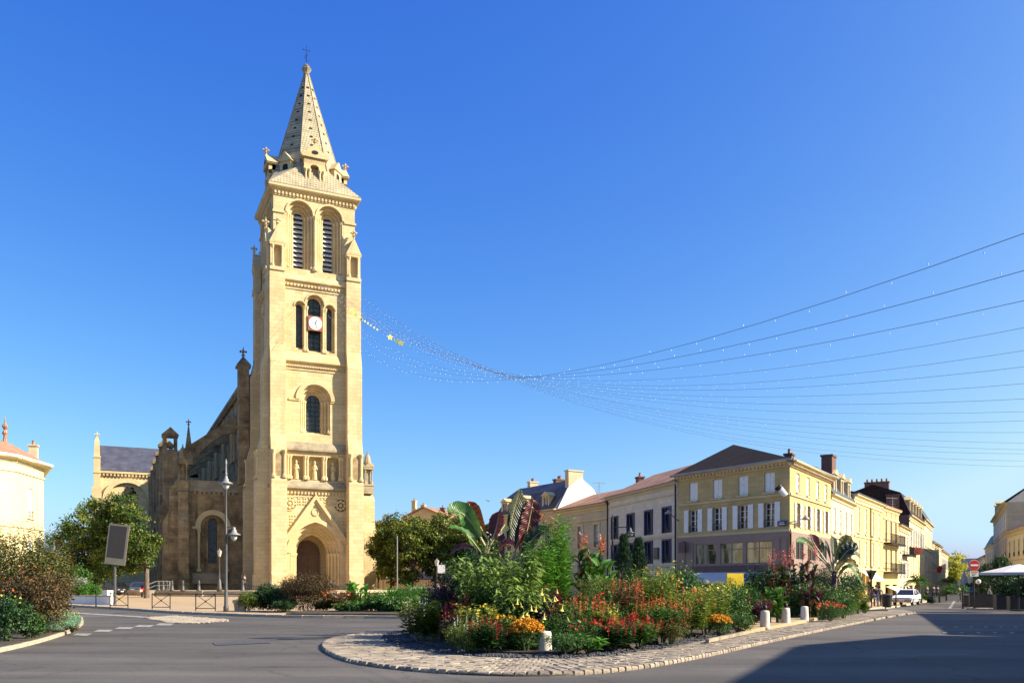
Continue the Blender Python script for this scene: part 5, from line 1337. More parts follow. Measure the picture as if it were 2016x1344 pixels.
M['bl_lime'] = bleaf_mat('banana leaf lime', (.20,.24,.04), (.30,.20,.05), .5)
M['rib'] = plain('pale leaf rib', (.36,.30,.14), .5)
def big_leaf(root, b, t, wd, mat, bow=(0,0,.3), face=(0,-1,.4), ragged=0., seed=0):
    rg = np.random.default_rng(seed+11); b = Vector(b); t = Vector(t); bow = Vector(bow); face = Vector(face).normalized(); n = 26
    pts = [b.lerp(t, i/n)+bow*math.sin(math.pi*i/n) for i in range(n+1)]
    V = []; var = []; F = []
    cols = 7
    for i, p in enumerate(pts):
        T = (pts[min(n,i+1)]-pts[max(0,i-1)]).normalized(); S_ = T.cross(face).normalized(); N = S_.cross(T).normalized(); s = i/n
        prof = max(.02, (max(0,(s-.10)/.9))**.55*(1-s**5)**.8*1.15) if s > .1 else .04
        cut = 1-ragged*max(0, rg.normal()*.35+.1)
        for j in range(cols):
            q = (j/(cols-1)*2-1)
            p_ = p+S_*(q*wd/2*prof*cut)+N*(abs(q)**1.3*wd*.17*prof+.02*math.sin(i*1.7+j)*wd)
            V.append(p_); var.append(s+.10*abs(q))
    for i in range(n):
        for j in range(cols-1):
            a = i*cols+j; F += [(a,a+1,a+cols+1),(a,a+cols+1,a+cols)]
    o = link('leaf', fast_mesh('leaf', [tuple(v) for v in V], F, M[mat], var, True), root)
    MB().path([p-face*.0 for p in pts[::4]], wd*.045+.012, .008, 6).build('leaf_rib', M['rib'], o)
    return o
def banana(label, px, d, crown_py, leaves, sw=.16):
    x = PX(px, d); z = g(x,d)+.12
    o = empty('banana_plant', (x,d,z), 0, label, 'banana plant')
    zc = P(px, crown_py, d)[2]-z
    MB().lathe([(sw*1.4,-.05),(sw*1.2,.3),(sw,zc*.6),(sw*.6,zc+.1)], 12).build('trunk', plain('banana trunk', (.11,.04,.03), .6, 0, .4, 6), o, smooth=True)
    for k, (bp, tp, wpx, mat, dy, bow, face, rag) in enumerate(leaves):
        b = Vector(P(bp[0],bp[1],d))-Vector((x,d,z)); dd = d+dy; t = Vector(P(tp[0],tp[1],dd))-Vector((x,d,z))
        # stalk from the trunk head to the blade
        MB().path([(0,0,zc-.1), tuple(Vector((0,0,zc)).lerp(b,.5)+Vector((0,0,.05))), tuple(b)], .05, .035, 6).build('leaf_stalk', M['rib'], o)
        big_leaf(o, b, t, wpx/1700*d, mat, bow, face, rag, k+int(px))
    return o
banana('red leaved banana plant with broad green leaf towards the church', 955, 24.6, 1095, [
    ((955,1075),(880,1006),54,'bl_green',-.5,(0,0,.35),(-.5,-.8,.5),.1),
    ((950,1092),(884,1038),34,'bl_green',-.9,(0,0,.2),(-.4,-.7,.6),.7),
    ((962,1062),(922,986),44,'bl_red',.3,(-.1,0,.05),(.2,-1,.1),.05),
    ((966,1070),(982,1006),42,'bl_maroon',.1,(.05,0,.0),(-.5,-1,.1),.1),
    ((972,1060),(994,1030),30,'bl_dark',.5,(.1,0,.1),(.6,-1,.1),.1),
    ((945,1095),(886,1092),28,'bl_maroon',.4,(0,0,.25),(0,-.6,.8),.3),
    ((975,1090),(1012,1075),30,'bl_maroon',-.4,(0,0,.15),(.3,-.8,.5),.3)])
banana('tall banana plant with two upright striped maroon leaves', 1003, 25.6, 1120, [
    ((1001,1100),(1026,960),36,'bl_dark',.2,(-.12,0,0),(.8,-1,0),.05),
    ((1020,1098),(1050,980),52,'bl_maroon',-.1,(.05,0,0),(.35,-1,.1),.35),
    ((1012,1095),(1040,985),30,'bl_dark',.5,(0,0,0),(-.5,-1,.1),.1),
    ((1022,1112),(1080,1045),44,'bl_dark',-.3,(0,0,.3),(.3,-.7,.7),.2),
    ((990,1115),(978,1040),44,'bl_maroon',.3,(-.05,0,.05),(-.2,-1,.1),.2),
    ((1015,1125),(1065,1120),34,'bl_dark',-.5,(0,0,.35),(0,-.5,.9),.4)], .2)
banana('orange green banana plant standing among dark cannas near the mauve shopfront', 1642, 40, 1128, [
    ((1608,1092),(1566,1066),24,'bl_green',-.6,(0,0,.25),(-.3,-.8,.5),.2),
    ((1622,1098),(1596,1050),32,'bl_maroon',.2,(-.15,0,.1),(.3,-1,.1),.1),
    ((1618,1095),(1612,1058),22,'bl_green',.5,(0,0,0),(.5,-1,.1),.1),
    ((1636,1105),(1624,1062),12,'bl_dark',.4,(0,0,0),(.5,-1,.1),.1),
    ((1640,1110),(1668,1052),34,'bl_lime',.1,(.15,0,.1),(-.3,-1,.1),.15),
    ((1640,1100),(1640,1055),22,'bl_dark',.7,(0,0,0),(.2,-1,.1),.1),
    ((1648,1112),(1690,1080),40,'bl_dark',-.3,(0,0,.3),(.2,-.8,.6),.15),
    ((1646,1120),(1696,1100),30,'bl_dark',.5,(0,0,.5),(.2,-.6,.8),.15),
    ((1642,1135),(1688,1120),28,'bl_lime',-.7,(0,0,.5),(0,-.5,.8),.6),
    ((1646,1142),(1698,1150),26,'bl_green',-.5,(0,0,.7),(0,-.5,.9),.7)])
# --- cannas: every leaf a part
def canna_leaf():
    V = []; F = []; var = []
    for i in range(9):
        s_ = i/8; w = .5*math.sin(math.pi*min(1,s_*.93+.05))**.8
        for j in range(5):
            q = j/2-1; V.append((q*w*.42, s_*1., .25*math.sin(s_*2.2)-.18*s_*s_+abs(q)*w*.22)); var.append(.3+.5*s_+.1*abs(q))
    for i in range(8):
        for j in range(4): a = i*5+j; F += [(a,a+1,a+6),(a,a+6,a+5)]
    return V, F, var
cl = canna_leaf()
CL = {k: fast_mesh('leaf', cl[0], cl[1], M[k], cl[2], True) for k in ('lf_dark','lf_green','lf_bright','lf_bronze','lf_purple')}
def canna_bloom(mat):
    lb = LB(); U = rdir(16, rng, .5); C = rng.normal(size=(16,3))*np.array([.035,.035,.10])
    V, F = leafset(C, U, .09, .05); lb.add(V, F, rng.uniform(0,1,16)); return lb.mesh('flower', mat)
CB = {k: canna_bloom(k) for k in ('fl_red','fl_coral','fl_pink','fl_crimson')}
def canna(label, px, top, wpx, d, mats, ns, bloom=None, ls=.5, fl_top=None, group=None, name='canna'):
    x = PX(px,d); z = g(x,d)+.13; w = wpx/1700*d; h = 1.6+(1148-top)/1700*d-z; rg = random.Random(int(px+top))
    o = empty(name, (x,d,z), 0, label, 'canna', group)
    for k in range(ns):
        a = rg.uniform(0,6.28); r = w*.33*math.sqrt(rg.random()); hh = h*rg.uniform(.75,1.); bx, by = r*math.cos(a), r*math.sin(a)
        MB().tube((bx*.7,by*.7,0),(bx,by,hh*.96),.02,.012,6).build('stem', M['stem'], o)
        nl = max(4, int(hh/.22)); ph = rg.uniform(0,6)
        for i in range(nl):
            zz = hh*(.18+.75*i/nl); s_ = ls*rg.uniform(.75,1.15)*(1-.25*i/nl)
            link('leaf', CL[rg.choice(mats)], o, (bx*(.7+.3*zz/hh),by*(.7+.3*zz/hh),zz), rot=(R(rg.uniform(25,62)), R(rg.uniform(-15,15)), ph+i*2.4), sc=(s_*1.1,s_,s_))
        if bloom and k < (ns+1)//2+1:
            zt = hh+(h*.12 if fl_top is None else fl_top*rg.uniform(.6,1.))
            MB().tube((bx,by,hh*.9),(bx+.03,by,zt),.012,.008,5).build('flower_stem', M['stem'], o)
            link('flower', CB[bloom], o, (bx+.03,by,zt), rz=rg.uniform(0,6), sc=(rg.uniform(.8,1.2),)*3)
            link('flower', CB[bloom], o, (bx+.06,by+.03,zt-.2), rz=rg.uniform(0,6), sc=(.8,.8,.7))
    return o
canna('canna with round dark leaves and red flowers beside the slim conifers', 1165, 1055, 110, 25, ['lf_dark','lf_green','lf_bronze'], 8, 'fl_coral', .58, .35)
canna('canna with tall coral flower stalks behind the willow leaved plants', 1072, 1052, 70, 26.5, ['lf_dark','lf_bronze'], 6, 'fl_coral', .5, .95)
canna('canna with big green leaves rising over the red salvias', 1195, 1095, 60, 24, ['lf_green','lf_bright'], 5, None, .6)
canna('bronze canna thicket with pink flowers by the mauve shopfront', 1530, 1104, 95, 37, ['lf_bronze','lf_dark','lf_dark','lf_purple'], 15, 'fl_pink', .5, .55)
canna('dark bronze canna thicket with pink flowers left of orange banana', 1585, 1096, 95, 38.5, ['lf_bronze','lf_dark','lf_dark','lf_purple'], 15, 'fl_pink', .5, .6)
canna('purple brown canna below the orange green banana', 1600, 1140, 80, 36, ['lf_purple','lf_bronze'], 8, None, .5)
canna('bright green canna clump behind the stone bollards', 1524, 1146, 62, 31.5, ['lf_bright','lf_green'], 9, None, .55)
canna('fresh green canna clump on the church bed', 706, 1148, 58, 45.5, ['lf_bright'], 8, None, .65)
# --- bed plants of the island, front to back
I = [('shrub','brugmansia shrub with long lime leaves and hanging yellow trumpets',985,1092,165,21.6,'droop','lf_fresh',None,0,0,''),
 ('shrub','lower brugmansia branch sweeping towards the stone bollard',1030,1150,90,20.4,'droop','lf_fresh',None,0,0,''),
 ('shrub','dark purple leaved shrub beside the white sign panel',885,1138,110,24.5,'dome','lf_purple',None,0,0,''),
 ('shrub','dark evergreen mass under the banana leaves',925,1085,110,27,'dome','lf_dark',None,0,0,''),
 ('shrub','dark green shrub behind the brugmansia',1010,1082,120,27.5,'dome','lf_dark',None,0,0,''),
 ('plant','tallest willow leaved green plant with feathery top',1098,1026,62,23.4,'willow','lf_bright',None,0,0,''),
 ('plant','shorter willow leaved plant right of the brugmansia',1066,1068,60,22.6,'willow','lf_bright',None,0,0,''),
 ('plant','dark willow leaved plant under the coral canna',1085,1080,95,24.2,'willow','lf_green',None,0,0,''),
 ('plant','purple spiky plant right of the yellow trumpets',1078,1160,60,21,'spire','lf_purple','fl_crimson',12,.06,'spike'),
 ('plant','narrow lime plant with cream spikes at the island tip',830,1186,84,22.3,'willow','lf_lime','fl_pale',26,.035,'spike'),
 ('plant','dark bushy plant behind the lime plant at the island tip',868,1172,80,24,'dome','lf_green','fl_red',10,.04,'spike'),
 ('plant','crimson celosia under the purple shrub',908,1188,62,20.9,'spire','lf_bronze','fl_crimson',16,.075,'spike'),
 ('plant','sparse yellow pompom plant by the crimson celosia',938,1190,78,19.8,'spire','lf_lime','fl_yellow',16,.045,'ball'),
 ('plant','low lime plant with cream tips below the yellow pompoms',925,1222,90,18.9,'fine','lf_lime','fl_pale',22,.03,'spike'),
 ('plant','orange and yellow zinnias left of the marigold mound',990,1212,72,19.6,'spire','lf_green','fl_orange',26,.045,'ball'),
 ('plant','round golden marigold mound beside the lone stone bollard',1037,1222,62,18.9,'fine','lf_green','fl_orange',330,.042,'ball'),
 ('plant','dark green mound with small leaves behind the stone bollard',1105,1205,100,20,'fine','lf_green','fl_pale',3,.06,'ball'),
 ('plant','low green mound right of the lone stone bollard',1118,1246,85,18.3,'fine','lf_green',None,0,0,''),
 ('plant','broad red salvia clump with orange tips in the middle of the bed',1150,1187,130,20.6,'spire','lf_green','fl_coral',70,.05,'spike'),
 ('plant','scarlet salvia patch below the orange tipped salvia',1158,1222,70,19.2,'fine','lf_green','fl_red',18,.05,'ball'),
 ('plant','yellow green tobacco plant among the salvias',1195,1205,50,20.2,'spire','lf_lime','fl_yellow',14,.05,'spike'),
 ('plant','feathery lime fennel under the round leaved canna',1175,1122,110,23,'fine','lf_lime',None,0,0,''),
 ('plant','tall bronze amaranth with red plumes',1228,1145,80,22.2,'spire','lf_bronze','fl_coral',34,.05,'spike'),
 ('plant','green bush with white bloom between the salvias',1222,1212,80,20.3,'fine','lf_dark','fl_red',14,.05,'spike'),
 ('plant','orange red salvia clump beside the low stone kerb',1300,1188,112,21.8,'spire','lf_green','fl_coral',60,.05,'spike'),
 ('plant','rust coloured sedum below the orange red salvia',1325,1222,60,21.4,'fine','lf_copper','fl_red',24,.04,'ball'),
 ('plant','lime green bush behind the orange red salvia',1285,1118,110,25,'spire','lf_lime','fl_orange',16,.05,'ball'),
 ('plant','leafy green bush in front of the pale awning',1335,1116,100,27,'dome','lf_green','fl_yellow',16,.05,'ball'),
 ('plant','pale headed green bush under the yellow board',1392,1152,100,25.2,'spire','lf_lime','fl_yellow',36,.045,'ball'),
 ('plant','small golden marigold mound near the paved patch',1415,1212,46,24.3,'fine','lf_green','fl_orange',190,.042,'ball'),
 ('plant','green box mound at the edge of the paved patch',1455,1210,58,25.9,'fine','lf_green',None,0,0,''),
 ('plant','dark red leaved plant left of the green cannas',1482,1182,70,30,'spire','lf_purple','fl_crimson',16,.06,'spike'),
 ('plant','green bush between yellow board and green cannas',1462,1150,80,31,'dome','lf_green',None,0,0,''),
 ('plant','orange zinnia by the middle stone bollard',1536,1190,34,34.5,'fine','lf_green','fl_coral',18,.06,'ball'),
 ('plant','low clipped green row behind the stone bollards',1570,1196,64,37,'fine','lf_green',None,0,0,''),
 ('plant','lime mound behind the end stone bollard',1604,1194,40,37.5,'fine','lf_lime',None,0,0,''),
 ('plant','tall green bush below the orange green banana',1620,1150,110,37,'dome','lf_green','fl_yellow',14,.05,'ball'),
 ('plant','orange flowered mound at the far island end',1634,1186,52,34.5,'fine','lf_green','fl_coral',60,.05,'ball'),
 ('plant','bright green mound at the far island end',1660,1180,50,37,'fine','lf_bright',None,0,0,''),
 ('plant','pale flowered bush right of the banana at the island end',1668,1158,62,41,'spire','lf_lime','fl_orange',24,.05,'ball'),
 ('plant','orange plumed plant closing the island end',1690,1170,36,43,'spire','lf_green','fl_orange',30,.06,'spike'),
 ('plant','pale green plant at the tip of the island by the street',1702,1190,22,44,'fine','lf_lime','fl_pale',10,.05,'ball'),
 ('plant','narrow leaved iris clump before the pale awning',1318,1118,44,29,'strap','lf_bright',None,0,0,''),
 ('shrub','green hedge shrub along the back of the island behind fennel',1260,1128,110,30,'dome','lf_green',None,0,0,''),
 ('shrub','yellow green leafy shrub before the blue window house arches',1310,1125,80,33,'dome','lf_lime',None,0,0,''),
 ('shrub','deep green shrub behind the pink cannas',1560,1130,140,41,'dome','lf_dark',None,0,0,''),
 ('shrub','dark leafy shrub hiding the red banana trunk',938,1092,95,23.6,'dome','lf_dark',None,0,0,''),
 ('shrub','glossy green shrub hiding the tall banana trunk',1022,1098,90,24.2,'spire','lf_dark',None,0,0,''),
 ('shrub','pale variegated sprigs between the two bananas',962,1062,40,24.0,'spire','lf_green','fl_pale',14,.03,'ball'),
 ('plant','maroon perilla patch under the yellow trumpets',1062,1180,90,20.4,'dome','lf_purple',None,0,0,''),
 ('plant','dark red dahlia foliage beside the yellow pompoms',900,1206,70,20.2,'dome','lf_bronze','fl_crimson',12,.06,'ball'),
 ('plant','leafy dahlia bush behind the scarlet salvia',1190,1170,90,21.8,'dome','lf_green','fl_red',10,.06,'ball'),
 ('plant','wild green bush with orange daisies before the pale awning',1350,1165,110,24.0,'spire','lf_lime','fl_coral',22,.05,'ball'),
 ('plant','tall leafy bush between pale heads and red leaved plant',1430,1152,95,28.0,'dome','lf_green','fl_yellow',14,.05,'ball'),
 ('plant','tall lime sprays before the mauve shopfront',1405,1140,90,31.0,'spire','lf_lime',None,0,0,''),
 ('shrub','dark leafy mass under the orange green banana crown',1640,1112,100,41.5,'dome','lf_dark',None,0,0,''),
 ('shrub','tall dark shrub between pink cannas and yellow board',1500,1112,70,40,'dome','lf_dark',None,0,0,''),
 ('shrub','leafy green shrub right of the orange green banana',1676,1128,56,43.5,'dome','lf_green',None,0,0,''),
 ('plant','deep red salvia drift along the front gravel',1205,1228,90,19.4,'spire','lf_dark','fl_red',60,.045,'spike'),
 ('plant','crimson salvia drift beside the golden zinnias',960,1228,70,18.6,'spire','lf_dark','fl_crimson',34,.05,'spike'),
 ('plant','scarlet salvia drift before the rust sedum',1262,1222,80,20.2,'spire','lf_green','fl_red',55,.045,'spike'),
 ('plant','broad leaved chard at the gravel edge',1160,1250,60,18.5,'spire','lf_bright',None,0,0,'')]
for nm, lb_, px, top, wp, d, kind, mat, fl, fn, fs, ff in I:
    o = plant(nm, lb_, px, top, wp, d, kind, mat, fl, fn, fs, ff, cat='shrub' if nm == 'shrub' else 'plant', n=None if kind != 'spire' or 'chard' not in lb_ else 5, L=.3 if 'chard' in lb_ else None)
    if 'trumpets' in lb_: BRUG = o
tr = MB().lathe([(.012,.0),(.02,-.06),(.025,-.14),(.05,-.2),(.085,-.235)], 8, caps=False).mesh('flower', plain('trumpet yellow', (.72,.60,.12), .5), True)
for k in range(26):
    a = random.uniform(3.6,5.8); r = random.uniform(.5,.8); z = random.uniform(.25,.62); w = 165*1.1/1700*21.6/2
    f = link('flower', tr, BRUG, Matrix.Rotation(-BRUG.rotation_euler.z,4,'Z') @ Vector((w*r*math.cos(a), w*r*math.sin(a), z*1.95+.15)), rot=(random.uniform(-.4,.4),random.uniform(-.4,.4),0), sc=(random.uniform(.42,.68),)*3)
# low filler plants everywhere between
fm = [dome_mesh(.8,.5,900,.06,m_, rg=np.random.default_rng(i)) for i, m_ in enumerate(('lf_green','lf_dark','lf_lime','lf_bronze','lf_green'))]
for k in range(110):
    t = random.random(); i = int(4+t*(nb-22)); q = random.uniform(.9,4.5) if k > 22 else random.uniform(.7,1.2)
    p = inn2[i]; r_ = inner[i]; v = Vector((p[0]-r_[0],p[1]-r_[1])).normalized(); x, y = p[0]+v.x*q*.8, p[1]+v.y*q*.8
    if 1435 < 1008+x/y*1700 < 1615 and y < 36: continue
    s_ = random.uniform(.6,1.15)*(1 if q > 1.2 else .62)
    o = empty('filler_plant', (x,y,g(x,y)+.12), random.uniform(0,6), 'low leafy filler plant between the island flowers', 'plant', 'low filler plants of the island')
    f = link('foliage', random.choice(fm), o, sc=(s_,s_,s_*random.uniform(.7,1.3))); f['kind'] = 'stuff'
# bed by the church
for nm, lb_, px, top, wp, d, kind, mat, fl, fn, fs, ff in [
 ('shrub','round lime green bush next to the tall street lamp',491,1165,40,46,'fine','lf_lime',None,0,0,''),
 ('shrub','dark green bush left of the bronze bush',532,1153,66,46.5,'dome','lf_dark',None,0,0,''),
 ('shrub','big round bronze bush before the church portal',604,1131,96,45.5,'fine','lf_bronze',None,0,0,''),
 ('plant','orange red flower mound right of the bronze bush',665,1164,66,45,'spire','lf_bronze','fl_coral',34,.06,'ball'),
 ('plant','olive bedding plant under the fresh green canna',700,1188,50,44.2,'fine','lf_lime','fl_coral',16,.05,'ball'),
 ('plant','grassy bright clump with brown plumes right of the church canna',768,1148,80,45.5,'strap','lf_bright','fl_crimson',9,.05,'spike'),
 ('plant','bushy green plant beyond the grassy clump',808,1152,72,47,'fine','lf_bright',None,0,0,''),
 ('plant','leafy green plant at the kerb below the grassy clump',775,1176,100,44.2,'dome','lf_green','fl_yellow',8,.05,'ball'),
 ('plant','dark flowered plant at the bed end behind the island tip',845,1175,60,45,'dome','lf_green','fl_crimson',14,.06,'spike'),
 ('plant','green filler bush between bronze bush and flower mound',640,1180,40,46.5,'fine','lf_green',None,0,0,''),
 ('plant','round olive plant between canna and grassy clump',738,1168,56,46.5,'dome','lf_lime',None,0,0,''),
 ('plant','green kerb plant below the orange red mound',690,1186,60,44.0,'dome','lf_green','fl_coral',10,.05,'ball'),
 ('plant','dark green bush at the far bed end by the white sign',850,1160,70,48,'dome','lf_dark',None,0,0,''),
 ('plant','small dark plant at the kerb beside the bronze bush',560,1180,44,44.5,'fine','lf_dark',None,0,0,'')]:
    plant(nm, lb_, px, top, wp, d, kind, mat, fl, fn, fs, ff, z=.2, cat=nm, L=.1 if kind == 'fine' else .14 if kind == 'dome' else None)
# corner bed on the left
for nm, lb_, px, top, wp, d, kind, mat, fl, fn, fs, ff in [
 ('shrub','large copper leaved shrub leaning over the corner bed',55,1042,150,27,'dome','lf_copper',None,0,0,''),
 ('shrub','copper shrub with upright twigs at the corner bed',12,1030,120,29,'spire','lf_copper',None,0,0,''),
 ('shrub','bronze olive shrub filling the middle of the corner bed',70,1120,130,25.5,'dome','lf_bronze','fl_coral',12,.05,'ball'),
 ('shrub','green twiggy shrub behind the copper shrub',88,1058,90,31,'spire','lf_dark',None,0,0,''),
 ('shrub','red tinged shrub beside the left tree',112,1068,60,34,'spire','lf_copper',None,0,0,''),
 ('plant','dark green leafy shrub at the corner bed kerb',12,1178,100,22.4,'dome','lf_dark','fl_yellow',10,.04,'ball'),
 ('plant','mid green leafy plant at the corner bed kerb',62,1208,46,23.4,'dome','lf_green',None,0,0,''),
 ('plant','teal feathery santolina at the bed corner',112,1206,80,26.6,'fine','lf_teal',None,0,0,''),
 ('plant','yellow tipped teal mound at the outer bed corner',132,1203,48,30.5,'fine','lf_teal','fl_yellow',24,.04,'ball'),
 ('plant','orange flowers behind the teal santolina',108,1202,30,30,'fine','lf_green','fl_orange',40,.05,'ball'),
 ('plant','dry brown heath at the bed kerb',142,1236,24,27.0,'fine','lf_bronze',None,0,0,'')]:
    plant(nm, lb_, px, top, wp, d, kind, mat, fl, fn, fs, ff, z=.1, cat=nm)
plant('shrub','silver grey bush above the white wall',133,1138,66,66,'spire','lf_silver',None,0,0,'',z=.4,cat='shrub',L=.5)
plant('shrub','bright green clipped bush above the white wall',172,1150,46,66,'fine','lf_bright',None,0,0,'',z=.4,cat='shrub',L=.14)
plant('shrub','dark olive shrub behind the silver bush',140,1115,60,72,'dome','lf_green',None,0,0,'',z=.3,cat='shrub',L=.2)
# --- trees
b = (PX(289,76),76); tree('maple_tree','autumn tinged tree with trunk beside the tilted screen', b, 9, px_lobes(b,76,[(238,995,32),(262,1030,34),(215,1035,36),(284,1070,30),(250,1078,38),(200,1000,22),(278,1105,26),(225,1100,36)]), 17000, .24, 'lf_tree', .22, .34, 'maple trees by the church', .7)
b = (PX(180,79),79); tree('maple_tree','autumn tinged tree left of the tilted screen', b, 9, px_lobes(b,79,[(150,1030,30),(180,1012,28),(135,1062,32),(190,1060,38),(160,1095,38),(210,1115,32),(128,1105,28),(175,1128,30)]), 17000, .24, 'lf_tree', .2, .3, 'maple trees by the church', .7)
for i, (px, d, sp_) in enumerate(((770,112,[(772,1046,32),(758,1075,34),(790,1082,38),(768,1028,16),(775,1112,34)]),(812,108,[(812,1042,30),(798,1072,36),(830,1078,36),(832,1045,24),(812,1110,36)]),(858,110,[(858,1050,34),(843,1080,34),(875,1082,34),(868,1036,20),(858,1114,36)]),(902,113,[(900,1050,32),(888,1086,36),(918,1085,34),(905,1034,20),(900,1116,34)]),(745,125,[(752,1058,26),(744,1088,32),(768,1090,30),(750,1115,30)]),(935,118,[(935,1058,30),(925,1090,32),(952,1092,30),(940,1118,30)]))):
    b = (PX(px,d),d); tree('plane_tree', ['leafy square tree above the slim pale mast','leafy square tree below the gabled house','leafy square tree behind the white sign panel','leafy square tree behind the green banana leaf','leafy square tree right against the church','leafy square tree behind the maroon bananas'][i], b, 8, px_lobes(b,d,sp_), 10000, .34, 'lf_tree2', .16, .35, 'trees along the far side of the square', .9)
b = (PX(1870,225),225); tree('street_tree','sunlit yellow green tree at the street end', b, 10, [(0,0,6.5,3.6,3.6,4.2),(-1.4,0,4.2,2.6,2.6,2.6),(1.6,0,4.6,2.2,2.6,2.8)], 6000, .5, 'lf_yellow', .25, .3, None, 1.2)
for px, top, d, lbl in ((1228,1060,40,'slim dark conifer nearer the coral cannas'),(1257,1066,41,'slim dark conifer nearer the pale awning')):
    x = PX(px,d); h = 1.6+(1148-top)/1700*d; o = empty('conifer', (x,d,.1), 0, lbl, 'tree')
    lb = LB(); n = 5200; s_ = rng.uniform(0,1,n)**.75; a = rng.uniform(0,6.28,n); r = .58*(1-s_)**.75*np.sqrt(rng.uniform(.05,1,n))*(1+.45*np.sin(a*3+s_*23)*np.sin(s_*41+a))+.03
    C = np.stack([np.cos(a)*r,np.sin(a)*r,.15+s_*(h-.15)],1); U = np.stack([np.cos(a)*.6,np.sin(a)*.6,.9+rng.normal(size=n)*.3],1)
    V, F = leafset(C, U, .2*rng.uniform(.5,1.3,n), .04); lb.add(V, F, rng.uniform(0,1,n)); link('crown', lb.mesh('crown','lf_conifer'), o)
    MB().tube((0,0,0),(0,0,h*.9),.06,.01,7).build('trunk', M['bark'], o)
def palm(label, px, d, h, n=16, L=1.3):
    x = PX(px,d); o = empty('palm', (x,d,g(x,d)+.1), 0, label, 'palm')
    MB().lathe([(.2,0),(.16,.2),(.15,h*.9),(.1,h)],8).build('trunk', M['bark'], o)
    for k in range(n):
        a = k*2.4; el = R(random.uniform(-5,75)); lb = LB(); t = np.linspace(.1,1,16)
        pts = np.stack([np.cos(el)*t*L, 0*t, np.sin(el)*t*L-.55*t**2.2*L],1); C = np.repeat(pts,2,0); s_ = np.tile([1.,-1.],16)
        U = np.stack([np.full(32,.5), s_, np.full(32,-.35)],1); V, F = leafset(C, U, .42*L, .05*L, .1, rng, np.tile([[0,0,1.]],(32,1))); lb.add(V,F,rng.uniform(0,1,32))
        link('frond', lb.mesh('frond','lf_green'), o, (0,0,h), a)
palm('fan of palm fronds on short trunk beside the white car', 1806, 92, 2.3)
palm('bushy low palm just behind the white car', 1812, 86, .5, 14, 1.1)
palm('small dark palm in the street beyond the car', 1866, 118, 2.2)
palm('squat palm tub plant far down the street', 1908, 150, 1.5)
# ---------------------------------------------------------------- street furniture
def at(px, d, dz=0): x = PX(px,d); return (x, d, g(x,d)+dz)
def bell(mb, c, s_=1.):       # lamp head, hanging from c
    mb.lathe([(.05,.40),(.08,.37),(.08,.28),(.13,.23),(.15,.11),(.33,.02),(.34,-.02),(.16,-.03)], 16, c)
# tall double street lamp
o = empty('street_lamp', at(445,45.5,.12), 0, 'tall grey street lamp with two bell shaped heads before the church', 'street lamp')
MB().lathe([(.14,0),(.14,.25),(.10,.35),(.09,1.2),(.08,1.25),(.068,4.0),(.08,4.05),(.055,4.1),(.048,6.4),(.06,6.45),(.04,6.5)], 12).build('pole', M['steel'], o, smooth=True)
for z, x, nm in ((6.75,0,'lamp_head'),(4.05,.42,'lamp_head')):
    mb = MB(); bell(mb, (x,0,z), 1); hd = mb.build(nm, M['alu'], o, smooth=True)
    MB().lathe([(.16,0),(.17,-.09),(.13,-.2),(.06,-.28),(.01,-.3)], 12, (x,0,z-.03)).build('lamp_glass', plain('frosted lamp glass', (.55,.55,.5), .2), hd, smooth=True)
MB().tube((0,0,4.45),(.42,0,4.5),.03,None,6).tube((0,0,4.15),(.42,0,4.45),.02,None,6).build('arm', M['steel'], o)
MB().lathe([(.05,7.15),(.07,7.25),(.05,7.3),(.035,7.7),(.06,7.78),(.05,7.9),(.01,8.05)], 8).build('finial', M['alu'], o)
# lantern posts
def lantern_post(label, px, d, h, dz):
    o = empty('lantern_post', at(px,d,dz), 0, label, 'lamp post')
    MB().lathe([(.26,0),(.26,.3),(.2,.5),(.16,1.0),(.09,1.15),(.07,1.3),(.055,h-.75),(.1,h-.7),(.05,h-.62)], 10).build('pole', M['steel'], o, smooth=True)
    MB().lathe([(.12,0),(.22,.42),(.24,.44)], 6, (0,0,h-.62)).build('lantern_glass', plain('lantern glass', (.6,.56,.4), .2), o)
    MB().lathe([(.27,.44),(.2,.55),(.08,.65),(.03,.7),(.03,.8)], 6, (0,0,h-.62)).build('lantern_cap', M['alu'], o)
lantern_post('small lantern post on the church terrace', 432, 83.5, 4.0, .62)
lantern_post('small lantern post beside the white sign panel', 860, 88, 3.7, .11)
# iron bollards with chains along the terrace
bo = empty('iron_bollard', at(312,89,.62), 0, 'cone shaped grey iron bollard on the church terrace', 'bollard', 'iron bollards of the terrace')
MB().lathe([(.24,0),(.24,.12),(.17,.2),(.14,.55),(.11,.75),(.16,.8)], 12).build('body', M['steel'], bo, smooth=True)
MB().lathe([(.16,.8),(.07,.84),(.13,.92),(.1,1.03),(.02,1.08)], 10).build('knob', M['steel'], bo, smooth=True)
bp = [(321,88.2),(328,87.6),(338.6,86.8),(360,86),(391.5,85.6),(478,84.6),(531,84.8),(560,85.2),(590,85.6),(620,86),(650,87),(690,90)]
bl_ = [bo]
for px, d in bp:
    c = copy_tree(bo); c.location = at(px,d,.62); bl_.append(c)
pts = [b_.location.copy() for b_ in bl_[4:]]
for k, (p, q) in enumerate(zip(pts, pts[1:])):
    mb = MB(); L = [p.lerp(q,t/8)+Vector((0,0,.78-.3*math.sin(math.pi*t/8))) for t in range(9)]
    mb.path(L, .022, None, 5); tag(mb.build('chain', M['iron']), 'sagging iron chain between two terrace bollards', 'chain', 'chains of the terrace bollards')
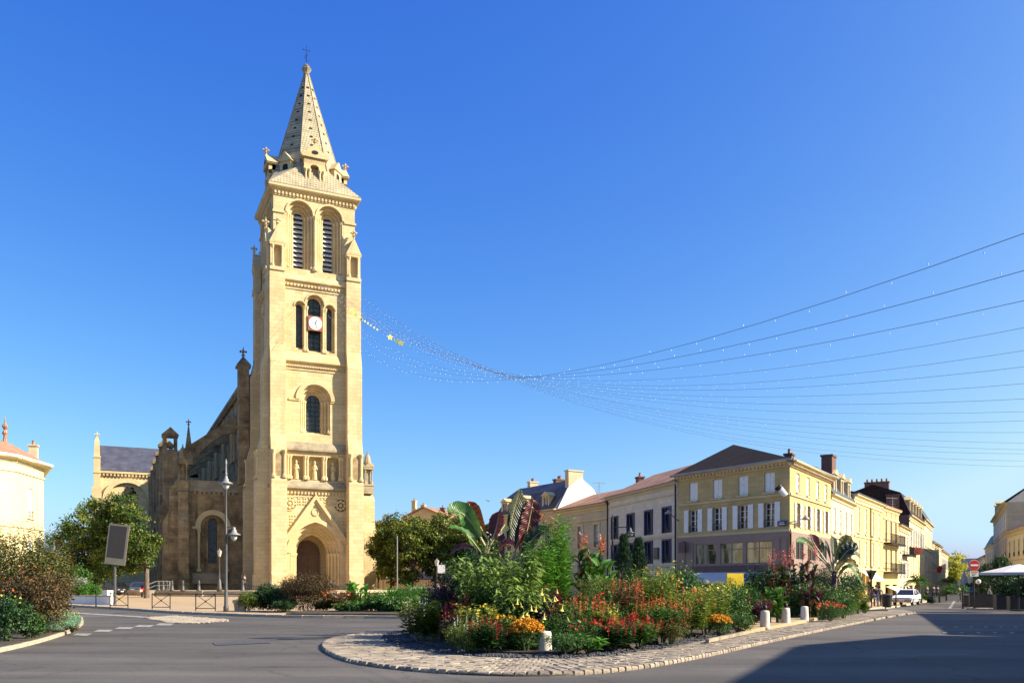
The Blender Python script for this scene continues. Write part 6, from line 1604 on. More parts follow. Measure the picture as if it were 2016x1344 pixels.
# crossed barriers on the kerb
def barrier(label, px0, px1, d):
    a, b = Vector(at(px0,d+.1,.11)), Vector(at(px1,d-.2,.11)); o = empty('barrier', a, 0, label, 'barrier', 'crossed barriers on the kerb'); v = b-a; h = .92
    for nm, s_ in (('post',0),('post',1)): MB().tube(v*s_+Vector((0,0,-.1)), v*s_+Vector((0,0,h)), .028, None, 7).build(nm, M['iron'], o)
    for z in (h-.02,.14): MB().tube(Vector((0,0,z)), v+Vector((0,0,z)), .022, None, 6).build('rail', M['iron'], o)
    MB().tube((0,0,.14), v+Vector((0,0,h-.02)), .016, None, 5).build('cross_bar', M['iron'], o); MB().tube((0,0,h-.02), v+Vector((0,0,.14)), .016, None, 5).build('cross_bar', M['iron'], o)
    MB().lathe([(.01,-.06),(.06,0),(.01,.06)],8,tuple(v*.5+Vector((0,0,h/2+.06)))).build('boss', M['iron'], o)
barrier('thin crossed iron barrier beside the tilted screen', 217, 252, 53)
barrier('thin crossed iron barrier before the motorcycle', 299.5, 335, 49.6)
barrier('thin crossed iron barrier beside the tall street lamp', 385.5, 424, 47)
def post(name, label, px, d, h, r=.035, ball=.06, mat='iron', dz=.1, cat='post', group=None):
    o = empty(name, at(px,d,dz), 0, label, cat, group)
    MB().lathe([(r*1.6,0),(r*1.6,.06),(r,.1),(r,h)],8).build('pole', M[mat], o)
    MB().lathe([(.01,0),(ball,ball),(ball,ball*1.3),(.01,ball*2.2)],8,(0,0,h-.02)).build('cap', M[mat], o)
    return o
post('kerb_post', 'lone thin kerb post before the white wall', 189, 55, 1.35)
post('flag_mast', 'slim pale mast before the square trees', 782, 88, 6.0, .06, .08, 'alu', .1, 'mast')
# tilted advertising screen
d = 57.5; o = empty('advert_screen', at(226,d,.11), 0, 'tilted blank advertising screen in pale frame on a post', 'screen')
MB().lathe([(.13,0),(.1,.1),(.09,3.2)],10).build('pole', M['steel'], o)
MB().box(-.62,.62,-.16,.18,0,2.7).build('frame', plain('taupe metal frame', (.13,.12,.10), .5, .2), o, (0,-.0,2.7), rot=(0,R(6.5),R(16)))
MB().box(-.5,.5,-.19,-.161,.48,2.58).build('screen', plain('grey blank screen', (.028,.024,.023), .3, 0, .05), o, (0,-.0,2.7), rot=(0,R(6.5),R(16)))
# white wall
p0, p1 = Vector(at(108,63,0)), Vector(at(222,58.6,0)); v = p1-p0
o = empty('low_wall', p0, math.atan2(v.y,v.x), 'low white garden wall curving to the square', 'wall')
L = v.length; n_ = 5
for k in range(n_): MB().box(L*k/n_+.006,L*(k+1)/n_-.006,-.15,.15,0,.62+.0*k).build('wall_block', M['w_white'], o)
for k in range(n_): MB().box(L*k/n_+.004,L*(k+1)/n_-.004,-.2,.2,.625,.7).build('coping', M['kerb'], o)
MB().box(L-.9,L-.25,-.25,.25,.7,1.05).build('pier_cap', M['w_white'], o)
o = empty('stone_trough', at(473,46.2,.11), .2, 'small square stone trough at the end of the church bed', 'trough')
MB().sq([(.26,0),(.3,.42),(.36,.45),(.36,.62),(.3,.62)]).build('body', M['kerb'], o); MB().sq([(.29,.5),(.29,.6)]).build('soil', M['soil'], o)
# white sign panel and its pedestal
o = empty('sign_panel', at(869,84,.1), .05, 'white blank sign panel on a stone pedestal', 'sign')
MB().sq([(.42,0),(.38,.1),(.36,1.3),(.42,1.4)]).build('pedestal', M['w_tan'], o); MB().tube((0,0,1.4),(0,0,2.3),.05,None,7).build('pole', M['steel'], o)
MB().box(-.36,.36,-.06,.06,2.3,3.1).build('panel', M['white'], o); MB().lathe([(.06,3.1),(.1,3.2),(.02,3.35)],8).build('finial', M['steel'], o)
# stair with handrail and bin by the terrace
o = empty('stair_rail', at(302,87,.1), .3, 'bent steel handrail on the steps to the terrace', 'handrail')
for y_ in (0,1.4):
    MB().path([(-1.2,y_,0),(-1.2,y_,.9),(.2,y_,1.5),(1.5,y_,1.5),(1.5,y_,.5)],.035,None,6).build('rail', M['alu'], o)
    MB().path([(-1.2,y_,.5),(.2,y_,1.1),(1.5,y_,1.1)],.025,None,6).build('rail', M['alu'], o)
for k in range(3): MB().box(-1.2+.4*k,-.8+.4*k,-.1,1.5,0,.2+.18*k).build('step', M['kerb'], o)
# stone bollards of the island
M['bstone'] = plain('pale bollard limestone', (.62,.57,.47), .9, 0, .2, 4, .3)
sb = MB(); sb.lathe([(.155,-.05),(.155,.02),(.15,.3),(.138,.46),(.125,.49),(.06,.5)], 18); sbm = sb.mesh('body', M['bstone'], True)
for lbl, px, py, h, ball in (('lone pale stone bollard beside the golden marigolds',1073,1291,.95,0),('pale stone bollard with dark ball nearest the low stone kerb',1506,1244,1.1,1),('middle pale stone bollard of the three on the paved patch',1547,1235,1.1,.6),('pale stone bollard nearest the far island end',1584,1228,1.08,0)):
    x, y = gp(px, py); o = empty('stone_bollard', (x,y,g(x,y)+(.08 if px < 1200 else .17)), random.random(), lbl, 'bollard')
    link('body', sbm, o, sc=(1,1,h))
    if ball: MB().lathe([(.02,0),(.075,.05),(.08,.1),(.05,.16),(.01,.18)],10,(0,0,.5*h)).build('ball', M['iron'], o, smooth=True)
a, b = Vector((*gp(1392,1272),.1)), Vector((*gp(1468,1254),.1)); v = b-a
o = empty('brown_kerb', a, math.atan2(v.y,v.x), 'low stone kerb edging at the paved patch', 'kerb')
for k in range(4): MB().box(v.length*k/4+.01,v.length*(k+1)/4-.01,-.05,.05,0,.09).build('kerb_block', M['sett'], o)
# yellow board
o = empty('yellow_board', at(1447,38,.1), .15, 'plain yellow upright board behind the island planting', 'sign')
MB().box(-.38,.38,-.04,.04,.5,1.95).build('panel', plain('yellow board', (.75,.52,.02), .5), o); MB().tube((-.3,.06,0),(-.3,.06,1.6),.03,None,6).build('post', M['steel'], o); MB().tube((.3,.06,0),(.3,.06,1.6),.03,None,6).build('post', M['steel'], o)
# hanging street lamps
o = empty('street_lamp', at(1206,66), 0, 'black swan neck street lamp before the blue window house', 'street lamp')
MB().lathe([(.12,0),(.1,1),(.07,1.1),(.06,6.3),(.09,6.35),(.03,6.9)],8).build('pole', M['iron'], o)
MB().tube((0,0,5.9),(1.35,0,5.95),.035,None,6).build('arm', M['iron'], o)
mb = MB(); bell(mb,(1.35,0,5.5)); hd = mb.build('lamp_head', M['steel'], o, smooth=True); MB().lathe([(.2,0),(.19,-.15),(.01,-.28)],10,(1.35,0,5.47)).build('lamp_glass', M['alu'], hd)
def wall_lamp(label, p, q, s_=.3):
    o = empty('wall_lamp', p, 0, label, 'lamp'); v = Vector(q)-Vector(p)
    MB().tube((0,0,0), v, .04, .03, 6).build('arm', M['steel'], o)
    MB().lathe([(.08,.2),(.12,.1),(.3,-.05),(.3,-.12),(.05,-.16)],10,tuple(v)).build('lamp_head', M['alu'], o, smooth=True)
wall_lamp('wall lamp on a bracket where pale and ochre houses meet', P(1336,1025,71.0), P(1316,1008,69.5))
wall_lamp('long armed wall lamp at the ochre house corner', P(1556,1028,61.8), P(1586,1019,63))
o = empty('floodlight', P(1541,968,61.7), 0, 'white floodlight fixed below the ochre house eaves', 'lamp')
MB().tube((.2,.3,-.1),(0,0,0),.05,None,6).build('bracket', M['steel'], o)
MB().lathe([(.12,-.35),(.2,-.3),(.22,.3),(.1,.36)],10).build('lamp_head', M['white'], o, rot=(0,R(-40),0)); MB().lathe([(.23,0),(.3,.25),(.28,.26)],10).build('hood', M['black'], o, (-.2,0,.2), rot=(0,R(-40),0))
q = off(Lp,Cp,-.16,.95); a_ = math.atan2(Cp[1]-Lp[1],Cp[0]-Lp[0])
o = empty('street_plate', (q[0],q[1],5.75), a_, 'small blue street name plate on the ochre house', 'sign'); MB().box(-.4,.4,-.02,.02,0,.38).build('plate', M['bluepaint'], o)
for k in range(2): MB().box(-.28+.04*k,.26-.06*k,-.026,-.021,.1+.12*k,.15+.12*k).build('lettering', M['white'], o)
q = off(Lp,Cp,-.55,.09); o = empty('hanging_sign', (q[0],q[1],4.1), a_, 'dark square sign hanging on the mauve shopfront', 'sign')
MB().box(-.35,.35,-.05,.05,0,.85).build('panel', M['mauve_dark'], o); MB().box(-.02,.02,-.1,.55,.88,.92).build('bracket', M['iron'], o)
# antennas
for lbl, px, py, d, z0 in (('television aerial on the orange tile roof',1180,948,90,11.0),('television aerial above the ochre balcony house',1757,978,101,10.6)):
    p = P(px,py,d); o = empty('aerial', (p[0],p[1],z0), 0, lbl, 'aerial'); h = p[2]-z0
    MB().tube((0,0,-.5),(0,0,h),.03,None,5).build('mast', M['alu'], o); MB().tube((-.7,0,h-.1),(.7,.3,h-.15),.02,None,5).build('boom', M['alu'], o)
    mb = MB()
    for k in range(7): mb.tube((-.6+.2*k,-.3,h-.1),(-.6+.2*k,.35,h-.12),.012,None,4)
    for k in range(3): mb.tube((-.35,0,h-.5-.3*k),(.35,.1,h-.5-.3*k),.015,None,4)
    mb.build('elements', M['alu'], o)['kind'] = 'stuff'
# no entry sign
d = 60.3; o = empty('no_entry_sign', at(1917,d,.1), 0, 'round red no entry sign with plate on a black post', 'sign')
zc = P(1917,1112,d)[2]-o.location.z
MB().lathe([(.1,0),(.1,.05),(.05,.08),(.05,zc+.4)],8).build('pole', M['black'], o)
MB().lathe([(.36,0),(.36,.03)],28).build('disc', M['red'], o, (0,-.06,zc), rot=(R(90),0,0)); MB().lathe([(.385,0),(.385,.02)],28).build('rim', M['white'], o, (0,-.055,zc), rot=(R(90),0,0))
MB().box(-.27,.27,-.104,-.092,zc-.06,zc+.06).build('bar', M['white'], o)
pl = MB().box(-.3,.3,-.08,-.06,zc-.78,zc-.4).build('plate', M['cream'], o)
for k in range(4): MB().box(-.22+.12*k,-.14+.12*k,-.084,-.081,zc-.52,zc-.44).build('lettering', M['red'], pl)
for k in range(2): MB().box(-.18,.14-.1*k,-.084,-.081,zc-.62-.09*k,zc-.58-.09*k).build('lettering', M['black'], pl)
# give way sign seen from behind
d = 66; o = empty('give_way_sign', at(1716,d,.1), 0, 'triangular sign seen from behind on a black post', 'sign'); zc = P(1716,1133,d)[2]-o.location.z
MB().tube((0,0,0),(0,0,zc+.3),.045,None,8).build('pole', M['black'], o); MB().prism([(-.42,zc+.4),(.42,zc+.4),(0,zc-.45)],'y',.05,.08).build('plate', M['black'], o)
for lbl, px, d in (('slim black kerb post beside the white car',1764,66.5),('slim black kerb post before the no entry sign',1895.5,61)):
    post('kerb_post', lbl, px, d, 1.05, .05, .07, 'black', .1)
o = empty('litter_bin', at(1746,68,.1), 0, 'dark round litter bin beside the white car', 'bin')
MB().lathe([(.3,0),(.34,.1),(.4,.95)],14).build('body', M['black'], o); MB().lathe([(.44,.95),(.44,1.02),(.3,1.1),(.28,1.02)],14).build('lid', M['steel'], o)
# parasols and cafe things
def parasol(label, px, d, rad, ztop, mat='awning'):
    o = empty('parasol', at(px,d,.1), .3, label, 'parasol', 'cafe parasols'); z = ztop-o.location.z
    MB().tube((0,0,0),(0,0,z),.045,None,8).build('pole', M['black'], o); MB().lathe([(.45,0),(.45,.08),(.1,.1)],12).build('base', M['iron'], o)
    MB().lathe([(rad,z-.62),(rad,z-.48),(.05,z)],8,ph=.39,caps=False).build('canopy', M[mat], o)
    for k in range(8): MB().tube((0,0,z-.1),(rad*.97*math.cos(.39+k*.785),rad*.97*math.sin(.39+k*.785),z-.53),.015,None,4).build('rib', M['alu'], o)
parasol('wide white parasol beside the no entry sign', 2005, 50, 2.15, P(1985,1110,50)[2])
parasol('pale parasol behind the wide white one', 1990, 62, 1.8, 2.9)
M['planter'] = plain('charcoal planter', (.025,.026,.03), .6)
def planter(label, px, d, w, h, hed, dep=.7, mat='lf_dark', rz=.5, cat='planter'):
    o = empty('planter_box', at(px,d,.1), rz, label, cat, 'street planters'); MB().box(-w/2,w/2,-dep/2,dep/2,0,h).build('box', M['planter'], o)
    MB().box(-w/2-.03,w/2+.03,-dep/2-.03,dep/2+.03,h,h+.05).build('rim', M['iron'], o)
    if hed:
        lb = crown([(0,0,hed*.5,w*.5,dep*.62,hed*.55),(w*.2,0,hed*.6,w*.3,dep*.5,hed*.5)], int(900*w*hed)+300, .16, .09, .3, 12, rg=rng, inner=.3); f = link('foliage', lb.mesh('foliage', mat), o, (0,0,h)); f['kind'] = 'stuff'
planter('long charcoal planter wall behind the no entry sign', 1945, 66, 2.6, 1.0, 0, .3, rz=-.25)
planter('charcoal planter box with hedge under the wide parasol', 1985, 57, 1.6, .9, .9, .8, rz=-.25)
planter('charcoal planter with dark hedge beside parasol pole', 2012, 54, 1.5, .8, 1.2, .9, rz=-.3)
planter('tall dark hedge planter behind the no entry sign', 1935, 84, 2.2, .6, 2.9, 1.2)
planter('tall dark hedge planter behind the pale parasol', 1968, 78, 2.4, .6, 3.6, 1.2)
planter('clipped hedge planter at the shaded house front', 2000, 74, 2.4, .6, 2.6, 1.2)
planter('low planter with grasses beyond the white car', 1868, 96, 2.0, .7, .9, 1.0, 'lf_green')
planter('long low planter down the middle of the street', 1890, 104, 2.2, .7, 1.0, 1.0, 'lf_green')
planter('empty small charcoal planter on the sunny pavement', 1836, 86, .8, .6, 0)
planter('second small charcoal planter on the sunny pavement', 1850, 87, .8, .6, 0)
planter('charcoal box at the start of the parasol pavement', 1908, 72, .9, .9, 0)
planter('topiary planter beside the parasol pole', 1998, 60, .8, .7, 1.3, .8)
def cafe_chair(loc, rz):
    o = empty('cafe_chair', loc, rz, 'dark cafe chair on the parasol pavement', 'chair', 'cafe chairs')
    MB().box(-.22,.22,-.22,.22,.43,.47).build('seat', M['planter'], o); MB().box(-.22,.22,.19,.23,.5,.9).build('backrest', M['planter'], o)
    for a_ in (-.19,.19):
        for b_ in (-.19,.19): MB().tube((a_,b_,0),(a_,b_,.45 if b_ < 0 else .88),.018,None,5).build('leg', M['iron'], o)
for px, d in ((1958,62),(1972,63),(1985,66),(1996,64),(1964,70),(1978,72),(1950,73),(2006,68)): cafe_chair(at(px,d,.1), random.uniform(0,6))
for px, d in ((1965,62.5),(1990,65),(1971,71)):
    o = empty('cafe_table', at(px,d,.1), 0, 'round cafe table among the dark chairs', 'table', 'cafe tables'); MB().lathe([(.35,.71),(.36,.74)],16).build('tabletop', M['alu'], o); MB().tube((0,0,.04),(0,0,.72),.035,None,7).build('leg', M['iron'], o); MB().lathe([(.24,0),(.22,.04)],12).build('base', M['iron'], o)
gm = MB().lathe([(.02,-.24),(.17,-.17),(.24,0),(.17,.17),(.02,.24)],14).mesh('globe', plain('white globe glass', (.8,.78,.7), .2), True)
for px, d, z in ((1926,80,2.1),(1945,84,2.0),(1957,80,2.2),(1932,92,2.0)):
    o = empty('globe_lamp', at(px,d,.1), 0, 'white glass globe lamp on the cafe terrace', 'lamp', 'cafe globe lamps'); link('globe', gm, o, (0,0,z)); MB().tube((0,0,0),(0,0,z-.22),.03,None,6).build('pole', M['black'], o)
# white fence and dark awnings under the square trees
for k in range(5):
    p = at(812+k*11, 99, .1); o = empty('cafe_screen', p, 0, 'low pale glazed screen of the terrace under square trees', 'screen', 'cafe terrace screens')
    MB().box(-.3,.3,-.02,.02,.12,.85).build('panel', M['w_white'], o); MB().tube((-.32,0,0),(-.32,0,1.),.03,None,6).build('post', M['alu'], o)
for lbl, px, d, w in (('dark cafe awning in the shade of the trees by the church',790,128,5),('dark cafe awning in the shade behind the white sign',855,126,6)):
    p = at(px,d); o = empty('cafe_awning', p, 0, lbl, 'awning')
    MB().prism([(0,2.9),(-2.2,2.1),(-2.2,1.9),(0,2.8)],'x',-w/2,w/2).build('canvas', M['shutgrey'], o)
    for s_ in (-1,1): MB().tube((s_*w/2*.95,-2.1,0),(s_*w/2*.95,-2.1,2.0),.04,None,6).build('post', M['iron'], o)
# ---------------------------------------------------------------- car
def arc(cx, cz, r, a0, a1, n=7): return [(cx+r*math.cos(R(a0+(a1-a0)*i/n)), cz+r*math.sin(R(a0+(a1-a0)*i/n))) for i in range(n+1)]
def car(label, loc, rz, paint, group=None):
    o = empty('parked_car', loc, rz, label, 'car', group)       # front towards -y
    low = [(-2.0,.28)]+arc(-1.25,.3,.34,180,0)+arc(1.25,.3,.34,180,0)+[(2.0,.3),(2.03,.55),(1.98,.92),(1.55,.96),(-.85,.90),(-1.75,.78),(-2.0,.68),(-2.06,.5)]
    vs = []
    mb = MB()
    for s_, k in ((-1,.8),(1,.8)): pass
    n = len(low); W_ = [(.74 if z < .4 else .82 if z < .75 else .79) for _, z in low]
    for s_ in (-1,1): vs += [(s_*w, y, z) for (y,z), w in zip(low, W_)]
    mb.add(vs, [tuple(range(n)), tuple(range(n,2*n))[::-1]]+[(i,(i+1)%n,n+(i+1)%n,n+i) for i in range(n)])
    mb.build('body', M[paint], o)
    cab = [((-.82,.90),.77),((-.1,1.36),.58),((.95,1.38),.58),((1.62,.95),.77)]
    mb = MB(); mb.add([(-.58,-.1,1.36),(.58,-.1,1.36),(.58,.95,1.38),(-.58,.95,1.38),(-.55,0,1.41),(.55,0,1.41),(.55,.85,1.42),(-.55,.85,1.42)], [(4,5,6,7),(0,1,5,4),(1,2,6,5),(2,3,7,6),(3,0,4,7)]); mb.build('roof', M[paint], o)
    for s_ in (-1,1):
        for (p, wa), (q, wb) in ((cab[0],cab[1]),(cab[2],cab[3])): MB().tube((s_*wa*.99,*p),(s_*wb*.99,*q),.035,None,6).build('pillar', M[paint], o)
        MB().tube((s_*.775,.25,.93),(s_*.59,.35,1.37),.035,None,6).build('pillar', M[paint], o)
        MB().add([(s_*.77,-.75,.92),(s_*.77,.25,.93),(s_*.585,.3,1.36),(s_*.58,-.1,1.35)],[(0,1,2,3)]).build('side_window', M['glass'], o)
        MB().add([(s_*.77,.3,.93),(s_*.77,1.5,.95),(s_*.58,.95,1.37),(s_*.585,.35,1.36)],[(0,1,2,3)]).build('side_window', M['glass'], o)
        MB().box(s_*.45-.2,s_*.45+.2,-2.05,-1.98,.56,.68).build('headlight', M['alu'], o)
        MB().box(s_*.9-.08,s_*.9+.08,-.7,-.6,.92,1.04).build('mirror', M['black'], o)
        MB().box(s_*.815-.01,s_*.815+.01,-1.9,1.9,.5,.56).build('side_strip', M['black'], o)
        for y in (-1.25,1.25):
            w = MB().lathe([(.18,-.09),(.29,-.09),(.3,-.05),(.3,.05),(.29,.09),(.18,.09)],18).build('wheel', M['black'], o, (s_*.72,y,.3), rot=(0,R(90),0))
            MB().lathe([(.19,-.1),(.19,.1),(.06,.11)],14).build('rim', M['alu'], w)
    MB().add([(-.75,-.80,.91),(.75,-.80,.91),(.57,-.12,1.355),(-.57,-.12,1.355)],[(0,1,2,3)]).build('windscreen', M['glass'], o)
    MB().add([(-.75,1.6,.96),(.75,1.6,.96),(.57,.96,1.375),(-.57,.96,1.375)],[(0,1,2,3)]).build('rear_window', M['glass'], o)
    MB().box(-.8,.8,-2.12,-2.0,.34,.52).build('bumper', M['alu'] if paint == 'white' else M['black'], o); MB().box(-.8,.8,1.98,2.1,.34,.52).build('bumper', M['black'], o)
    MB().box(-.24,.24,-2.03,-1.985,.57,.67).build('grille', M['black'], o); MB().box(-.24,.24,-2.135,-2.12,.38,.48).build('number_plate', M['cream'], o)
    return o
x, y, z = at(1785,77,.1)
car('white boxy hatchback parked on the sunny pavement', (x,y,z), R(-36), 'white')
M['navycar'] = plain('dark blue car paint', (.015,.02,.04), .25); M['greycar'] = plain('grey car paint', (.06,.065,.07), .3); M['blackcar'] = plain('black car paint', (.01,.01,.012), .25)
car('dark blue car parked in the shade left of the church', at(205,92,.12), R(80), 'navycar')
car('black car parked deeper in the shade of the maples', at(248,100,.12), R(80), 'blackcar')
car('grey car parked against the church aisle', at(272,97,.12), R(20), 'greycar')
car('dark car standing far down the street', at(1905,140,.0), R(-28), 'blackcar')
# motorcycle
x, y, z = at(284,80,.12); o = empty('motorcycle', (x,y,z), R(8), 'parked motorcycle with white number plate by the terrace steps', 'motorcycle')
for yy in (-.7,.7):
    w = MB().lathe([(.22,-.06),(.31,-.05),(.32,0),(.31,.05),(.22,.06)],16).build('wheel', M['black'], o, (0,yy,.32), rot=(0,R(90),0)); MB().lathe([(.2,-.02),(.2,.02)],12).build('rim', M['alu'], w)
MB().prism([(-.75,.65),(-.4,.45),(.3,.35),(.55,.6),(.9,.95),(.3,.85),(-.1,1.0),(-.5,.95)],'x',-.14,.14).build('frame', M['red'], o)
MB().prism([(-.85,.95),(.1,.85),(.15,.95),(-.8,1.08)],'x',-.15,.15).build('seat', M['black'], o)
MB().tube((0,.75,.35),(0,.5,1.05),.04,None,6).build('fork', M['alu'], o); MB().tube((-.36,.45,1.1),(.36,.45,1.1),.025,None,6).build('handlebar', M['black'], o)
MB().lathe([(.02,0),(.11,.05),(.11,.12)],10,(0,.62,.9)).build('headlight', M['alu'], o); MB().box(-.12,.12,-.98,-.96,.5,.72).build('number_plate', M['white'], o)
MB().tube((.16,-.7,.3),(.16,.2,.28),.05,None,7).build('exhaust', M['alu'], o)
# ---------------------------------------------------------------- people
M['skin'] = plain('skin', (.36,.21,.14), .6); M['hair'] = plain('dark hair', (.03,.02,.015), .7)
def skinned(name, pts, edges, rad, mat, parent, root=0, lev=1):
    me = bpy.data.meshes.new(name); me.from_pydata(pts, edges, []); me.materials.append(mat)
    o = link(name, me, parent); m = o.modifiers.new('skin','SKIN'); m.use_smooth_shade = True
    for i, r in enumerate(rad): me.skin_vertices[0].data[i].radius = (r[0],r[1]) if isinstance(r, tuple) else (r,r)
    me.skin_vertices[0].data[root].use_root = True
    s_ = o.modifiers.new('sub','SUBSURF'); s_.levels = lev; s_.render_levels = lev
    return o
def person(label, loc, rz, h, topc, legc, step=.12, group=None, arm=.12, hair=M['hair']):
    o = empty('person', loc, rz, label, 'person', group); k = h/1.75
    J = {'hip':(0,0,.95),'waist':(0,0,1.12),'chest':(0,-.01,1.36),'neck':(0,0,1.5),'head':(0,-.02,1.6),'crown':(0,-.02,1.72)}
    for s_, n_ in ((-1,'l'),(1,'r')):
        st = step*s_
        J.update({'th'+n_:(.1*s_,0,.9),'kn'+n_:(.11*s_,-st*.6-.03,.5),'an'+n_:(.11*s_,-st,.09),'to'+n_:(.12*s_,-st-.2,.04),
                  'sh'+n_:(.19*s_,0,1.42),'el'+n_:(.26*s_,st*.6,1.15),'wr'+n_:(.25*s_,st-arm,.92),'ha'+n_:(.24*s_,st-arm-.03,.82)})
    names = list(J); pts = [tuple(c*k for c in J[n_]) for n_ in names]; ix = {n_: i for i, n_ in enumerate(names)}
    ed = [('hip','waist'),('waist','chest'),('chest','neck'),('neck','head'),('head','crown')]
    for n_ in 'lr': ed += [('hip','th'+n_),('th'+n_,'kn'+n_),('kn'+n_,'an'+n_),('an'+n_,'to'+n_),('chest','sh'+n_),('sh'+n_,'el'+n_),('el'+n_,'wr'+n_),('wr'+n_,'ha'+n_)]
    rad = {'hip':(.15,.11),'waist':(.13,.1),'chest':(.16,.11),'neck':.055,'head':(.085,.1),'crown':(.06,.07)}
    for n_ in 'lr': rad.update({'th'+n_:.085,'kn'+n_:.055,'an'+n_:.042,'to'+n_:.035,'sh'+n_:.06,'el'+n_:.043,'wr'+n_:.032,'ha'+n_:(.04,.02)})
    rr = lambda ns, f: [tuple(c*k*f for c in (rad[n_] if isinstance(rad[n_],tuple) else (rad[n_],)*2)) for n_ in ns]
    skinned('body', pts, [(ix[a],ix[b]) for a,b in ed], rr(names,1), M['skin'], o)
    def cloth(nm, ns, mat, f):
        im = {n_: i for i, n_ in enumerate(ns)}; skinned(nm, [tuple(c*k for c in J[n_]) for n_ in ns], [(im[a],im[b]) for a,b in ed if a in im and b in im], rr(ns,f), mat, o)
    cloth('jacket', ['hip','waist','chest','shl','ell','wrl','shr','elr','wrr'], topc, 1.25); cloth('trousers', ['hip','thl','knl','anl','thr','knr','anr'], legc, 1.3)
    MB().lathe([(.1*k,0),(.112*k,.06*k),(.1*k,.14*k),(.03*k,.19*k)],10,(0,.01*k,1.6*k)).build('hair', hair, o, smooth=True)
    for s_ in (-1,1): MB().box(.12*s_*k-.05*k,.12*s_*k+.05*k,(-step*s_-.22)*k,(-step*s_+.06)*k,0,.07*k).build('shoe', M['black'], o)
    return o
denim = plain('denim', (.06,.10,.20), .8); navy = plain('navy cloth', (.015,.015,.03), .8); grey = plain('grey cloth', (.25,.25,.27), .8); dk = plain('dark cloth', (.02,.02,.02), .8); pink = plain('salmon cloth', (.45,.2,.17), .8)
person('person in navy jacket and jeans walking past the litter bin', at(1725,73,.1), 2.8, 1.78, navy, denim)
person('person in pale grey walking beside the one in jeans', at(1731.5,74.5,.1), 2.7, 1.7, grey, navy)
person('person in salmon top standing by the black sign post', at(1718.5,76,.1), 2.6, 1.65, pink, dk)
person('person in black coat on the sunny pavement by the planters', at(1825,100,.1), .4, 1.75, dk, dk)
person('person in dark clothes further along the sunny pavement', at(1838,104,.1), 3.4, 1.75, dk, navy)
person('person in dark jacket near the street kerb', at(1846,106,.1), 3.4, 1.7, navy, dk)
person('dark clad person walking down the middle of the street', at(1888,98,0), 0, 1.75, dk, dk)
person('person in dark clothes standing by the tower buttress', at(481,86.5,.62), 1.2, 1.7, dk, navy)
person('person in pale shirt seated side of the cafe terrace', at(1948,76,.1), 1.2, 1.7, grey, navy)
person('person in salmon shirt beyond the globe lamps', at(1937,90,.1), 2.2, 1.7, pink, dk)
person('person in denim jacket far along the shaded pavement', at(1922,108,.1), 0.3, 1.75, denim, dk)
person('person in grey coat crossing at the far street end', at(1896,125,0), 1.6, 1.75, grey, dk)
person('person in dark coat by the ochre balcony shop', at(1792,96,.1), 2.4, 1.7, dk, denim)
# bicycle leaning near the litter bin
x, y, z = at(1715.5,72,.1); o = empty('bicycle', (x,y,z), R(60), 'dark bicycle leaning by the shop beside pedestrians', 'bicycle')
for yy in (-.5,.5): MB().lathe([(.31,-.015),(.34,-.015),(.34,.015),(.31,.015),(.31,-.015)],20,caps=False).build('wheel', M['black'], o, (0,yy,.34), rot=(0,R(90),0))
MB().tube((0,-.5,.34),(0,-.15,.8),.02,None,5).tube((0,-.15,.8),(0,.38,.82),.02,None,5).tube((0,.5,.34),(0,.36,.95),.02,None,5).tube((0,0,.3),(0,.38,.8),.02,None,5).tube((0,0,.3),(0,-.15,.85),.02,None,5).tube((0,-.5,.34),(0,0,.3),.02,None,5).build('frame', M['black'], o)
MB().tube((-.25,.33,1.),(.25,.33,1.),.02,None,5).build('handlebar', M['black'], o); MB().box(-.07,.07,-.3,-.03,.86,.92).build('saddle', M['black'], o)
# red flag, fountain jet, bird
o = empty('red_flag', P(1850,1118,150), 0, 'red flag hanging over the far pavement', 'flag'); MB().tube((0,0,-.6),(-1.4,1.2,2.0),.04,None,5).build('pole', M['black'], o)
MB().prism([(-.5,-.6),(.1,-.9),(.5,.1),(0,.45),(-.3,.2)],'y',-.05,.05).build('cloth', M['red'], o)
x, y, z = at(1898,165); o = empty('fountain', (x,y,z), 0, 'white fountain jet at the far street end', 'fountain')
MB().lathe([(2.2,0),(2.2,.4),(1.9,.42),(1.9,.2)],18).build('basin', M['kerb'], o); MB().lathe([(1.1,.2),(.9,1.2),(.55,2.8),(.15,4.4),(.02,4.8)],12).build('jet', M['white'], o)
p = P(962,986,70); o = empty('bird', p, .4, 'small dark bird flying over the banana leaves', 'bird')
MB().add([(0,-.14,0),(.03,0,.03),(-.03,0,.03),(0,.16,0),(.34,.06,.12),(-.32,.08,.16),(0,0,-.04),(.05,.1,.02),(-.05,.1,.02)],[(0,1,2),(1,2,3),(1,4,7),(2,5,8),(0,6,1),(0,6,2),(6,3,1),(6,3,2),(1,4,3),(2,5,3)]).build('body', M['black'], o)
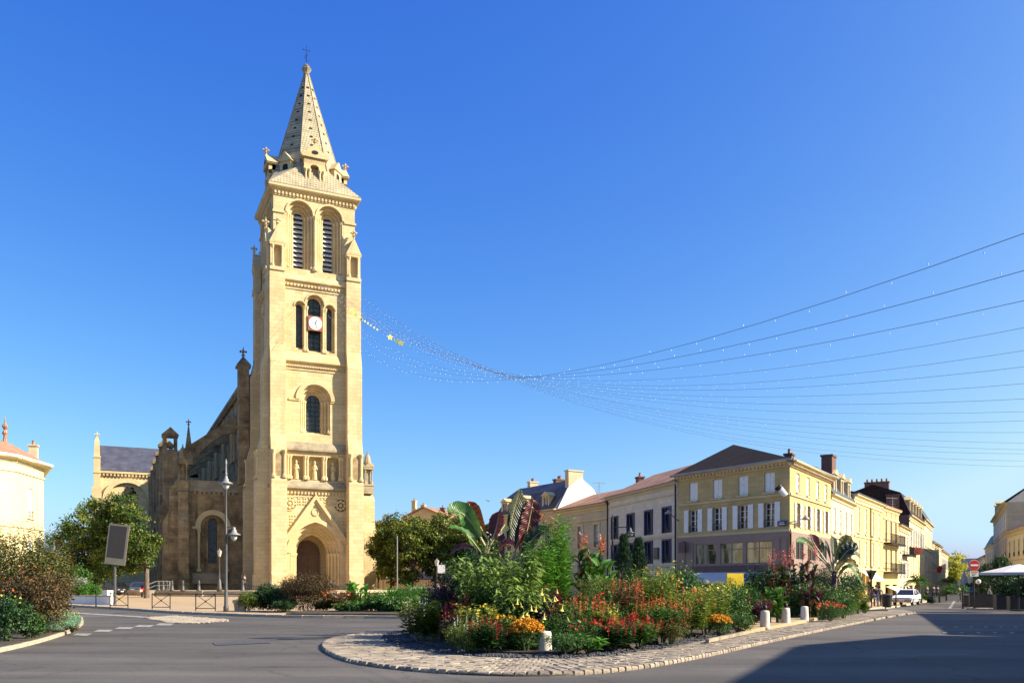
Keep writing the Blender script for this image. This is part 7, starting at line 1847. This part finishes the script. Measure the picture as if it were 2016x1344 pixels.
# ---------------------------------------------------------------- light strings from tower to the houses
bpy.context.view_layer.update(); TM = CH.matrix_world
M['wire'] = plain('dark wire', (.10,.11,.13), .6); M['led'] = plain('clear bulb', (.75,.78,.82), .3)
FL = [((14.6,-1.9),(24.1,18.9),9.9),((26.6,24.6),(35.4,45.4),7.5),((35,50),(60,92),8.5)]
yr = [460,533,592,645,690,722,755,785,810,828,851,872,885,893,907,918]
led = MB().sq([(.01,-.03),(.022,0),(.01,.03)]).v
for i, yy in enumerate(yr):
    best = None; zt0 = 37.6-5.5*(i/15.)
    for zt in np.arange(30.5,38.6,.5):
        T_ = TM @ Vector((-.2+2.3*(i%5)/4, -H4-.12, zt))
        for (a, b, zf) in ([(FL[0][0],FL[0][1],9.9-q) for q in (0,1.2,2.4,3.6)] if i < 8 else FL[1:2] if i < 11 else FL[1:]):
            for s_ in np.linspace(0,1,40):
                Fp = Vector((a[0]+(b[0]-a[0])*s_, a[1]+(b[1]-a[1])*s_, zf))
                k = 1008/1700; den = (Fp.x-T_.x)-k*(Fp.y-T_.y)
                if abs(den) < 1e-6: continue
                t = (k*T_.y-T_.x)/den
                if not .5 < t < .97: continue
                dd = T_.y+(Fp.y-T_.y)*t; zn = 1.6+(1148-yy)/1700*dd; sag = (T_.z+(Fp.z-T_.z)*t-zn)/(4*t*(1-t))
                if not .3 < sag < 14: continue
                def ypx(px):
                    k2 = (px-1008)/1700; t2 = (k2*T_.y-T_.x)/((Fp.x-T_.x)-k2*(Fp.y-T_.y)); d2 = T_.y+(Fp.y-T_.y)*t2
                    return 1148-(T_.z+(Fp.z-T_.z)*t2-4*sag*t2*(1-t2)-1.6)/d2*1700
                e = abs(ypx(1075)-(738+i*2.4))+.4*abs(ypx(1500)-(yy+(790+i*6))/2)+abs(zt-zt0)
                if best is None or e < best[0]: best = (e, Fp, sag, T_)
    if best is None: continue
    _, Fp, sag, T = best
    pt = lambda t: T.lerp(Fp,t)+Vector((0,0,-4*sag*t*(1-t)))
    o = empty('light_string', T, 0, 'string of lights carrying yellow star ornaments near the tower' if i == 3 else 'thin string of small lights from the tower across the square', 'light string', 'light strings over the square')
    MB().path([pt(t)-T for t in np.linspace(0,1,41)], .0065, .0065, 4).build('wire', M['wire'], o)
    mb = MB()
    for t in np.linspace(.01,.99,90):
        c = pt(t+random.uniform(-.002,.002))-T; mb.lathe([(.005,-.025),(.012,0),(.005,.025)],4,(c.x,c.y,c.z+random.choice((-.09,.07,-.06))))
    mb.build('bulbs', M['led'], o)['kind'] = 'stuff'
    if i == 3:
        ST = plain('yellow star foil', (.75,.68,.12), .5)
        for q in range(14):
            t = .10+.011*q+(.03 if q > 9 else 0); c = pt(t)-T; n_ = 5; s_ = random.uniform(.22,.36) if q in (0,1,3,4,10,12,13) else .13
            poly = [((s_ if j%2 == 0 else s_*.45)*math.sin(j*math.pi/5), (s_ if j%2 == 0 else s_*.45)*math.cos(j*math.pi/5)) for j in range(10)]
            MB().prism(poly,'y',-.04,.04).build('star_ornament', ST, o, c, random.uniform(-.5,.8), rot=None)
